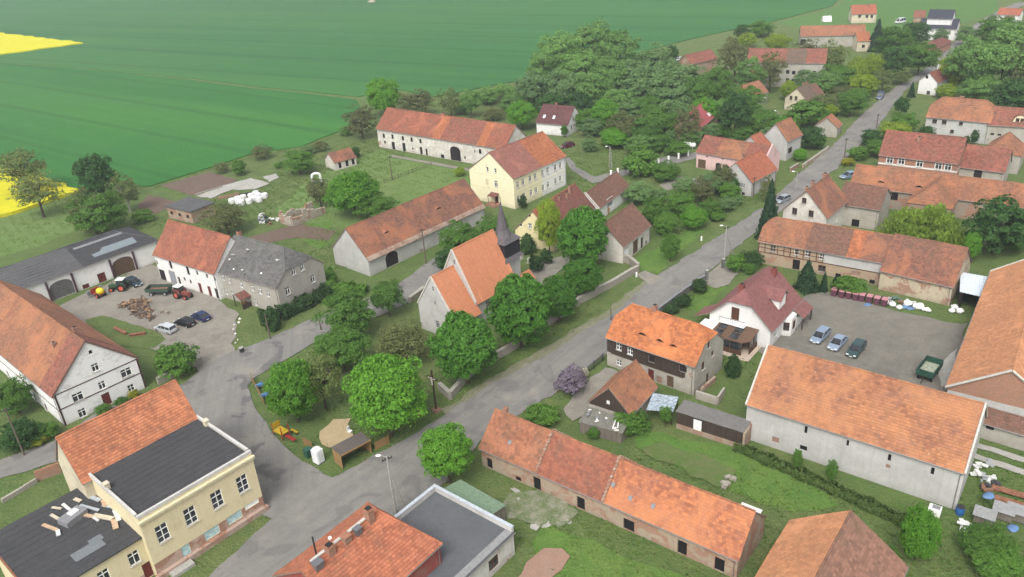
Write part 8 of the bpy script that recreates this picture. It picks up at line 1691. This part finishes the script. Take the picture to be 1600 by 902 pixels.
tractor('tractor', 'old green tractor before the arched plank gate', C('tractor_old'), POS['tractor_old'][2], (0.040, 0.075, 0.035), (0.60, 0.58, 0.50))
trailer('tipper_trailer', 'dark green high sided trailer at the car yard edge', C('dump'), POS['dump'][2], (0.022, 0.070, 0.050), 4.3, 2.3, (0.27, 0.29, 0.22), 1.0, 1.0)
r = thing('crop_sprayer', 'yellow tank sprayer with red frame by the farm shed', 'sprayer', (*C('sprayer'), 0), R(POS['sprayer'][2])); m = MB(); m.blob((0, 0, 1.35), (0.85, 0.75, 0.7), 2, 2, 0.03); m.build('tank', plain('yellow_tank', (0.62, 0.47, 0.03), 0.5), r, smooth=True); m = MB(); m.box((-0.9, 0, 0.75), (2.6, 1.3, 0.16)); m.box((-1.7, 0, 1.2), (0.2, 1.8, 1.0)); m.build('frame', plain('red_frame', (0.28, 0.05, 0.03)), r)
for s in (-1, 1): wheel(r, -0.2, s*0.75, 0.5, 0.3)
m = MB(); m.box((-2.0, 0, 1.0), (0.5, 3.2, 0.9)); m.build('boom', plain('grey_strip', (0.19, 0.19, 0.2)), r)

# ------------------------------------------------------------------ small things
def stuff_at(name, label, cat, builder, pts, group=None, seed=3):
    rnd = random.Random(seed)
    for i, p in enumerate(pts):
        mb, m, sm = builder(i, rnd); o = mb.build(name, m, None, (*p, 0), rnd.uniform(0, 6.28), sm); tag(o, label, cat, group)
for i in range(8):                                      # row of pink and maroon crates along the hedge
    p = POS['bin%d' % i][0]; r = thing('waste_crate', ['maroon waste container at the hedge end of the row', 'maroon waste container in the row by the hedge', 'maroon waste container in the row by the hedge', 'maroon waste container in the row by the hedge', 'maroon waste container in the row by the hedge', 'maroon waste container in the row by the hedge', 'maroon waste container in the row by the hedge', 'maroon waste container at the rubbish end of the row'][i], 'container', (*p, 0), R(-37), 'row of waste containers')
    m = MB(); m.box((0, 0, 0.68), (0.86, 1.0, 1.1), taper=1.03); m.build('tub', plain('maroon_plastic', (0.10, 0.040, 0.055), 0.6, 0, 0.3), r, bevel=0.04); m = MB(); m.box((0, 0, 1.32), (0.92, 1.1, 0.14)); m.build('lid', plain('pink_plastic', (0.42, 0.20, 0.22), 0.6, 0, 0.25), r, bevel=0.03)
    for sx in (-1, 1):
        for sy in (-1, 1): MB().tube((sx*.35, sy*.4-.04, 0.06), (sx*.35, sy*.4+.04, 0.06), 0.06).build('castor', IRON, r)
def bag(i, rnd): m = MB(); s = rnd.uniform(0.5, 0.85); m.blob((0, 0, s*0.55), (s, s*0.85, s*0.6), i, 2, 0.16, flat=-0.85); return m, plain('white_sack', (0.72, 0.72, 0.70), 0.6), True
stuff_at('rubbish_sack', 'stuffed white sack in the rubbish heap below the barn end', 'sack', bag, POS['bags'][:6]+POS['bags'][9:], 'white sacks in the rubbish heap')
stuff_at('rubbish_sack', 'stuffed white sack at the corner of the black carport', 'sack', bag, POS['bags'][6:9], 'white sacks by the carport')
def tarp(i, rnd): m = MB(); m.blob((0, 0, 0.08), (0.75, 0.55, 0.2), i+3, 2, 0.12, flat=-0.4); return m, plain('blue_plastic', (0.11, 0.19, 0.33), 0.4), True
for p, l in zip(POS['tarps'], ('blue plastic sheet among the white rubbish sacks', 'small blue plastic sheet left of the white sacks', 'blue plastic tub lying before the container row')):
    mb, mm, s = tarp(hash_s(l) % 9, random); tag(mb.build('blue_sheet', mm, None, (*p, 0), 0.3, True), l, 'sheet')
def scrap(i, rnd):
    m = MB()
    for k in range(4): m.box((rnd.uniform(-.5, .5), rnd.uniform(-.4, .4), 0.12+0.15*k), (rnd.uniform(.3, 1.2), rnd.uniform(.2, .6), rnd.uniform(.08, .3)), rnd.uniform(0, 3))
    return m, [plain('scrap_grey', (0.30, 0.31, 0.32)), plain('scrap_green', (0.10, 0.16, 0.13)), plain('scrap_white', (0.60, 0.60, 0.58)), plain('scrap_dark', (0.05, 0.05, 0.055)), plain('scrap_rust', (0.20, 0.11, 0.07))][i % 5], False
stuff_at('scrap_heap', 'heap of scrap in the rubbish below the barn end', 'scrap', scrap, POS['debris'], 'rubbish below the barn end')
stuff_at('scrap_heap', 'piece of a mixed scrap heap left of the ruin', 'scrap', lambda i, r_: scrap([2, 0, 3, 2, 2, 3, 0, 2, 4][i % 9], r_), POS['junk'], 'scrap heap left of the ruin', 5)
stuff_at('scrap_heap', 'piece of the junk scattered right of the big barn', 'scrap', lambda i, r_: scrap([2, 2, 0, 2, 3, 0, 4, 2, 2, 3][i % 10], r_), POS['junk_r'], 'junk right of the big barn', 6)
def bale(i, rnd): m = MB(); m.tube((0, 0, 0.0), (0, 0, 0.25), 0.80, 0.84, 16); m.tube((0, 0, 0.25), (0, 0, 1.05), 0.84, 0.84, 16); m.tube((0, 0, 1.05), (0, 0, 1.22), 0.84, 0.70, 16); return m, plain('bale_wrap', (0.62, 0.62, 0.61), 0.5), False
stuff_at('wrapped_bale', 'white wrapped round bale in the group beside the concrete slab', 'bale', bale, POS['bales'], 'white wrapped bales')
p = POS['bale_tarp'][0]; tag(MB().blob((0, 0, 0.3), (2.6, 1.6, 0.5), 3, 2, 0.15, flat=-0.5).build('black_tarp', plain('tar_black', (0.012, 0.012, 0.014)), None, (*p, 0), R(20), True), 'black tarpaulin behind the white bales', 'tarp')
p = POS['arch_white'][0]; r = thing('garden_arch', 'white horseshoe shaped frame standing on the meadow', 'frame', (*p, 0), R(10)); m = MB(); prev = None
for k in range(13):
    t = math.pi*k/12; q = Vector((1.05*math.cos(t), 0, 1.9+0.55*math.sin(t)))
    if prev is not None: m.tube(prev, q, 0.32, n=10)
    prev = q
for s in (-1, 1): m.tube((s*1.05, 0, 0), (s*1.05, 0, 1.9), 0.32, n=10)
m.build('tube', plain('white_sack', (0.72, 0.72, 0.70), 0.6), r); m = MB(); m.box((0, 0.1, 0.1), (1.2, 0.7, 0.2)); m.build('base', plain('blue_plastic', (0.11, 0.19, 0.33), 0.4), r)
def logpile(i, rnd):
    m = MB()
    for k in range(16):
        a = rnd.uniform(0, 3.14); l = rnd.uniform(0.4, 0.9); x, y, z = rnd.uniform(-.9, .9), rnd.uniform(-.8, .8), rnd.uniform(0.1, 0.85); m.tube((x-l*math.cos(a)/2, y-l*math.sin(a)/2, z), (x+l*math.cos(a)/2, y+l*math.sin(a)/2, z+rnd.uniform(-.1, .15)), rnd.uniform(.09, .17), n=7, mi=rnd.choice([0, 1, 1]))
    return m, [wood_mat('split_log', (0.40, 0.25, 0.14), (0.30, 0.18, 0.10)), wood_mat('log_bark', (0.17, 0.12, 0.09), (0.10, 0.075, 0.06))], False
stuff_at('firewood_heap', 'heap of split firewood in the middle of the farmyard', 'firewood', logpile, POS['logs'], 'firewood heaps in the farmyard')
def pallet(i, rnd):
    m = MB()
    for k in range(6): m.box((0, -0.5+0.2*k, 0.14), (1.3, 0.13, 0.03))
    for k in range(3): m.box((-0.55+0.55*k, 0, 0.06), (0.1, 1.1, 0.1))
    m.box((0.1, 0.2, 0.4), (0.8, 0.5, 0.4), 0.4); return m, plain('old_pallet', (0.26, 0.23, 0.19)), False
stuff_at('pallet', 'grey pallet with junk beside the firewood heaps', 'pallet', pallet, POS['pallets'], 'pallets by the firewood')
for k, l in (('beam1', 'long rusty beam lying on the yard grass, left one'), ('beam2', 'long rusty beam lying on the yard grass, right one')):
    a, b = Vector(POS[k][0]), Vector(POS[k][1]); m = MB(); m.box((0, 0, 0.25), ((b-a).length, 0.35, 0.5)); m.box((0, 0, 0.53), ((b-a).length*1.02, 0.6, 0.06)); tag(m.build('rusty_beam', plain('rust', (0.22, 0.10, 0.06), 0.9, 0, 0.3), None, (*((a+b)/2), 0), math.atan2((b-a).y, (b-a).x)), l, 'beam')
# wooden shelter in the farmyard
g0 = POS['gazebo'][0]; r = thing('wooden_shelter', 'small wooden shelter with brown roof before the grey house', 'shelter', (g0[0]+0.8, g0[1]+1.6, 0), R(50))
for sx in (-1.5, 1.5):
    for sy in (-1.2, 1.2): MB().box((sx, sy, 1.15), (0.14, 0.14, 2.3)).build('post', TIMBER, r)
m = MB(); m.box((0, -1.22, 0.5), (3.0, 0.06, 1.0)); m.box((1.52, 0, 0.9), (0.06, 2.4, 1.8)); m.build('board_wall', WM['dark_boards'], r)
for s in (1, -1):
    m = MB(); roof_plane(m, (-1.9 if s > 0 else 1.9, -1.6*s, 2.2), (s, 0, 0), (0, 1.6*s, 0.8), [(0, 0), (3.8, 0), (3.8, 1.79), (0, 1.79)], 0.3, 0.02, 2, 1, 0); m.build('roof', [RM['tile_maroon'], EDGE()], r)
MB().box((0, 0.2, 0.7), (1.8, 0.8, 0.08)).box((0, 0.2, 0.35), (0.2, 0.5, 0.66)).build('table', YEL, r)
def rock(i, rnd): m = MB(); s = rnd.uniform(0.15, 0.28); m.blob((0, 0, s*.4), (s*1.2, s, s*.8), i, 1, 0.2); return m, plain('white_stone', (0.60, 0.58, 0.54)), False
stuff_at('garden_stone', 'white stone edging the rockery by the wooden shelter', 'stone', rock, POS['rockery'], 'white rockery stones')
# playground corner
p = POS['toilet'][0]; r = thing('portable_toilet', 'white portable toilet at the playground corner', 'toilet', (*p, 0), R(50)); m = MB(); m.box((0, 0, 1.1), (1.15, 1.15, 2.05)); m.build('cabin', plain('toilet_white', (0.74, 0.75, 0.76), 0.4), r, bevel=0.06); m = MB(); m.blob((0, 0, 2.12), (0.62, 0.62, 0.25), 1, 2, 0.0, flat=-0.2); m.build('roof', WHITE, r, smooth=True); MB().box((0, -0.585, 1.05), (0.75, 0.03, 1.8)).build('door', plain('toilet_grey', (0.60, 0.62, 0.64), 0.4), r); MB().box((0, 0, 0.05), (1.2, 1.2, 0.1)).build('skid', IRON, r)
p = POS['green_bin'][0]; r = thing('wheelie_bin', 'dark green bin behind the portable toilet', 'bin', (*p, 0), R(50)); m = MB(); m.box((0, 0, 0.6), (0.95, 0.8, 1.15), taper=1.08); m.build('tub', plain('green_plastic', (0.030, 0.085, 0.060), 0.5), r); MB().box((0, 0, 1.22), (1.08, 0.92, 0.1)).build('lid', plain('green_plastic', (0.030, 0.085, 0.060), 0.5), r)
S = [Vector(q) for q in POS['shelter']]; a = S[1]-S[0]; r = thing('bus_shelter', 'open wooden bus shelter with dark flat roof facing the road', 'shelter', (S[0].x, S[0].y, 0), math.atan2(a.y, a.x)); Ls = a.length*0.94
m = MB(); n = 10
for i in range(n): m.box((Ls*(i+.5)/n, 0.95, 2.32+0.0), (Ls/n-0.01, 2.5, 0.08))
m.build('roof', ground_mat('shelter_felt', ((0.115, 0.095, 0.085), (0.09, 0.075, 0.07), (0.14, 0.12, 0.11), (0.07, 0.06, 0.055)), (0.4, 1.5, 7)), r); MB().box((Ls/2, -0.34, 2.3), (Ls+.1, 0.06, 0.2)).build('fascia', YEL, r)
for x in (0.06, Ls-0.06): MB().box((x, 1.0, 1.13), (0.08, 2.1, 2.26)).build('side_wall', YEL, r)
MB().box((Ls/2, 2.06, 1.13), (Ls-0.2, 0.08, 2.26)).build('back_wall', wood_mat('brown_door_wood', (0.12, 0.05, 0.03), (0.06, 0.03, 0.02)), r); MB().box((Ls/2, 1.75, 0.45), (Ls-0.4, 0.4, 0.07)).build('bench', YEL, r)
p = POS['climb'][0]; r = thing('climbing_frame', 'red and yellow climbing frame under the playground tree', 'playground', (*p, 0), R(-40))
for x in (-1, 1):
    for y in (-.6, .6): MB().tube((x, y, 0), (x, y, 2.2), 0.07).build('post', plain('play_red', (0.26, 0.03, 0.03), 0.4), r)
MB().box((0, 0, 1.0), (2.1, 1.3, 0.1)).build('deck', plain('play_yellow', (0.42, 0.28, 0.02), 0.4), r); MB().box((-0.9, 0, 1.7), (0.08, 1.2, 0.8)).build('panel', plain('play_yellow', (0.42, 0.28, 0.02), 0.4), r); m = MB(); m.box((1.9, 0, 0.6), (2.1, 0.5, 0.08), 0, 0); m.build('slide', plain('play_red', (0.26, 0.03, 0.03), 0.4), r)
for i, p in enumerate(POS['swings']):
    r = thing('spring_rider', ['blue spring rider near the side street fence, upper one', 'blue spring rider near the side street fence, lower one'][i], 'playground', (*p, 0), R(30)); m = MB(); m.box((0, 0, 0.7), (1.2, 0.3, 0.5)); m.box((0.3, 0, 1.0), (0.2, 0.25, 0.4)); m.build('body', plain('play_blue', (0.10, 0.22, 0.42), 0.4), r, bevel=0.06); MB().tube((0, 0, 0), (0, 0, 0.5), 0.12).build('spring', IRON, r)
p = POS['slide'][0]; r = thing('plastic_chair', 'white plastic chair on the sand under the big tree', 'chair', (*p, 0), R(60)); m = MB(); m.box((0, 0, 0.42), (0.55, 0.5, 0.06)); m.box((0, 0.26, 0.75), (0.55, 0.06, 0.7)); m.build('seat', WHITE, r)
for sx in (-.24, .24):
    for sy in (-.2, .2): MB().box((sx, sy, 0.2), (0.05, 0.05, 0.4)).build('leg', WHITE, r)
p = POS['bench'][0]; r = thing('play_bench', 'little yellow bench beside the climbing frame', 'bench', (*p, 0), R(-40)); MB().box((0, 0, 0.45), (1.4, 0.35, 0.06)).build('seat', plain('play_yellow', (0.42, 0.28, 0.02), 0.4), r)
for s in (-.5, .5): MB().box((s, 0, 0.21), (0.08, 0.3, 0.42)).build('leg', IRON, r)
# right garden things
p = POS['tank'][0]; r = thing('gas_tank', 'white gas tank on the hedge bank left of the pink house', 'tank', (*p, 0), R(-30)); m = MB(); m.tube((-1.3, 0, 1.1), (1.3, 0, 1.1), 0.65, n=16); m.blob((-1.3, 0, 1.1), (0.4, 0.65, 0.65), 1, 2, 0); m.blob((1.3, 0, 1.1), (0.4, 0.65, 0.65), 1, 2, 0); m.build('vessel', WHITE, r, smooth=True)
for s in (-.9, .9): MB().box((s, 0, 0.3), (0.2, 0.9, 0.6)).build('foot', CON, r)
p = POS['barrel'][0]; r = thing('water_barrel', 'blue water barrel at the corner of the big barn', 'barrel', (*p, 0)); m = MB(); m.tube((0, 0, 0), (0, 0, .5), 0.42, 0.48, 14); m.tube((0, 0, .5), (0, 0, 1.05), .48, .42, 14); m.build('drum', plain('barrel_blue', (0.03, 0.11, 0.30), 0.4), r); m = MB(); m.tube((0, 0, 1.05), (0, 0, 1.09), .44, .44, 14); m.build('rim', IRON, r)
p = POS['bin_white'][0]; r = thing('white_tub', 'white plastic container tub at the foot of the big barn', 'container', (*p, 0), R(-38)); m = MB(); m.box((0, 0, 0.5), (1.3, 1.0, 1.0)); m.build('tub', plain('white_sack', (0.72, 0.72, 0.70), 0.6), r, bevel=0.08); m = MB(); m.box((0.1, 0, 1.03), (0.8, 0.6, 0.08)); m.build('lid', plain('grey_strip', (0.19, 0.19, 0.2)), r)
for i, p in enumerate(POS['crates']):
    r = thing('rabbit_hutch', ['grey hutch with blue sheet, left of the three', 'grey hutch in the middle of the three', 'grey hutch at the right end of the three'][i], 'hutch', (*p, 0), R(-38)); m = MB(); m.box((0, 0, 0.75), (1.9, 1.3, 1.2)); m.build('box', WM['grey_boards'], r); m = MB(); m.box((0, -.1, 1.42), (2.2, 1.7, 0.08), rx=R(6)); m.build('lid', plain('grey_strip2', (0.24, 0.24, 0.24)), r)
    for s in (-.8, .8): MB().box((s, 0, 0.08), (0.1, 1.2, 0.16)).build('foot', TIMBER, r)
for i, p in enumerate(POS['planks_r']): tag(MB().box((0, 0, 0.35), (4.2, 0.9, 0.12)).box((-1.5, 0, 0.15), (0.3, 0.8, 0.3)).box((1.5, 0, 0.15), (0.3, 0.8, 0.3)).build('board_stack', plain('rust', (0.22, 0.10, 0.06), 0.9, 0, 0.3), None, (*p, 0), R(-35)), ['rusty sheet stack right of the hutches, upper one', 'rusty sheet stack right of the hutches, lower one'][i], 'boards')
for i, p in enumerate(POS['blue_tarp']): mb, mm, s = tarp(i, random); tag(mb.build('blue_sheet', mm, None, (*p, 1.35 if i == 0 else 0), 0.5, True), ['blue sheet lying on the left hutch', 'blue sheet on the ground below the hutches'][i], 'sheet')
m = MB(); rnd = random.Random(2)
for k in range(9): m.blob((rnd.uniform(-.4, .4), rnd.uniform(-1.4, 1.4), rnd.uniform(.1, .5)), (.45, .4, .3), k, 1, .2)
tag(m.build('stone_heap', STONE, None, (*POS['stone_pile'][0], 0), R(-40)), 'small heap of stones on the lawn behind the brick row', 'stones')
def slab(i, rnd): m = MB(); m.blob((0, 0, 0.04), (rnd.uniform(.6, 1.2), rnd.uniform(.4, .8), 0.10), i, 1, 0.22); return m, CONCRETE, False
stuff_at('paving_slab', 'broken pale paving slab before the brick row doors', 'slab', slab, POS['rubble'], 'broken paving slabs')
for i, p in enumerate(POS['headstones']): r = thing('gravestone', ['pale gravestone beside the round bushes', 'pale gravestone left of the church path', 'small gravestone near the yew'][i], 'gravestone', (*p, 0), R(45)); MB().box((0, 0, 0.6), (0.7, 0.18, 1.0)).build('stone', plain('pale_stone', (0.50, 0.47, 0.42)), r, bevel=0.05); MB().box((0, 0, 0.05), (0.9, 0.5, 0.1)).build('plinth', COP, r)
p = POS['wheel_bin'][0]; r = thing('rubbish_bin', 'round black bin on the verge at the farmyard corner', 'bin', (*p, 0)); m = MB(); m.tube((0, 0, 0), (0, 0, 0.9), .35, .4, 12); m.build('drum', IRON, r); m = MB(); m.tube((0, 0, .9), (0, 0, .98), .42, .38, 12); m.build('lid', CON, r)
p = POS['field_hay'][0]; tag(MB().blob((0, 0, .8), (3.0, 2.0, 1.2), 4, 2, .15, flat=-.7).build('manure_heap', plain('straw_heap', (0.30, 0.27, 0.20)), None, (*p, 0), 0, True), 'small pale heap far out in the green field', 'heap')
p = POS['white_tent'][0]; r = thing('white_tent', 'small white tent on the far meadow', 'tent', (*p, 0)); m = MB(); m.poly([(-2, -1.5, 0), (2, -1.5, 0), (2, 0, 2.4), (-2, 0, 2.4)]); m.poly([(2, 1.5, 0), (-2, 1.5, 0), (-2, 0, 2.4), (2, 0, 2.4)]); m.poly([(2, -1.5, 0), (2, 1.5, 0), (2, 0, 2.4)]); m.poly([(-2, 1.5, 0), (-2, -1.5, 0), (-2, 0, 2.4)]); m.build('canvas', WHITE, r); MB().tube((-2, 0, 0), (-2, 0, 2.5), .05).build('pole', IRON, r)
p = POS['planks_y'][0]; tag(MB().box((0, 0, 1.0), (0.2, 2.2, 1.9), rx=R(15)).box((0.5, 0.4, 0.9), (0.15, 1.8, 1.7), rx=R(20)).build('timber_stack', YEL, None, (*p, 0), R(50)), 'yellow timber boards leaning by the cottage wing', 'boards')
for i, p in enumerate(POS['posts_road']): tag(MB().box((0, 0, .5), (.3, .3, 1.0), taper=.8).build('marker_stone', WHITE, None, (*p, 0), .6, bevel=.05), ['white marker stone on the verge by the overgrown garden', 'white marker stone at the churchyard wall end'][i], 'marker')
for i, p in enumerate(POS['far_dots']): 
    car('parked_car', ['far white car at the wood edge, leftmost', 'far pale car at the wood edge, middle', 'far white car at the wood edge, rightmost'][i], p, -20+30*i, (0.70, 0.71, 0.72), 'hatch')

# ------------------------------------------------------------------ trees and bushes
rt = random.Random(21)
for i, (name, kind, x, y, rh, rv, zc, label, cat, group, trunk) in enumerate(TREES):
    tree(name, kind, x, y, rh, rv, zc, label, cat, group, i % 3, rt.uniform(0, 6.28), trunk)

# grass tufts and weeds: far too many to count
def tufts(name, label, regions, n, size, m, seed):
    rng = np.random.default_rng(seed); P = []
    for pts in regions:
        q = np.array(pts); lo, hi = q.min(0), q.max(0); area = 0.5*abs(np.dot(q[:, 0], np.roll(q[:, 1], 1))-np.dot(q[:, 1], np.roll(q[:, 0], 1)))
        k = int(area*n*1.0); c = rng.uniform(lo, hi, (int(k*np.prod(hi-lo)/max(area, 1))+1, 2)); ins = np.zeros(len(c), bool); j = len(q)-1
        for a in range(len(q)):
            cond = ((q[a, 1] > c[:, 1]) != (q[j, 1] > c[:, 1])) & (c[:, 0] < (q[j, 0]-q[a, 0])*(c[:, 1]-q[a, 1])/(q[j, 1]-q[a, 1]+1e-12)+q[a, 0]); ins ^= cond; j = a
        P.append(c[ins])
    P = np.concatenate(P); cl = np.sin(P[:, 0]*0.7)*np.sin(P[:, 1]*0.9)+0.6*np.sin(P[:, 0]*2.3+P[:, 1]*1.7); P = P[cl+rng.normal(0, 0.5, len(P)) > -0.1]
    Z = np.zeros((len(P), 1)); pts = np.concatenate([P, Z+0.05], 1); nr = rng.normal(0, 1, (len(P), 3)); nr[:, 2] = 0.6
    V = leaves(pts, nr, size, rng, 0.0, 1.3); V[:, 2] = np.maximum(V[:, 2], 0.005); o = put(name, np_mesh(name, V, np.arange(len(V)).reshape(-1, 4), m), None); tag(o, label, 'grass', None, 'stuff')
GL = leaf_mat('leaf_grass', (0.055, 0.110, 0.020), (0.120, 0.175, 0.045)); GD = leaf_mat('leaf_weed', (0.035, 0.085, 0.015), (0.085, 0.130, 0.035))
tufts('grass_tufts', 'tufts of longer grass over verges and lawns', [GROUND[k] for k in ('verge_main', 'lawn_b', 'lawn_i', 'lawn_m', 'lawn_road', 'lawn_e', 'lawn_k', 'yard_grass', 'meadow_left')], 9, 0.20, GL, 1)
wild = [[(-4, 72), (2, 80), (26, 62), (20, 52), (4, 60)], [(14, 84), (28, 78), (60, 60), (40, 50), (24, 66), (6, 82)], [(30, 110), (46, 100), (34, 96), (28, 100)], [(-56, 160), (-30, 176), (-24, 152), (-40, 142)], [(48, 70), (66, 80), (66, 60), (44, 52)], [(22, 150), (60, 168), (52, 180), (26, 170)], [(16, 176), (46, 195), (40, 225), (14, 214)], [(-90, 176), (-44, 240), (-26, 240), (-30, 200), (-60, 176)], [(-24, 84), (-32, 96), (-24, 112), (-6, 100), (0, 122), (12, 130), (16, 118), (-12, 94)]]
def strip(pts, w): return [pts[0]]+[(p[0], p[1]) for p in pts[1:]]+[(p[0]+w[0], p[1]+w[1]) for p in reversed(pts)]
fe = GROUND['field_near'][5:10]
wild.append(strip(fe, (2.0, -3.0)))
tufts('weeds', 'weeds and rough grass between the gardens', wild, 8, 0.25, GD, 2)

# ------------------------------------------------------------------ thin spring haze
def haze():
    m = bpy.data.materials.new('haze'); m.use_nodes = True; t = m.node_tree; t.nodes.clear(); out = t.nodes.new('ShaderNodeOutputMaterial'); v = t.nodes.new('ShaderNodeVolumePrincipled')
    v.inputs['Color'].default_value = (0.86, 0.92, 1.0, 1); v.inputs['Density'].default_value = HAZE; v.inputs['Anisotropy'].default_value = 0.2; t.links.new(v.outputs[0], out.inputs['Volume'])
    mb = MB(); mb.box((0, 1650, 34.0), (5300, 4000, 70.0)); o = mb.build('haze', m); tag(o, 'thin pale haze over fields and village', 'haze', None, 'stuff')
HAZE = 0.00026
if HAZE > 0: haze()
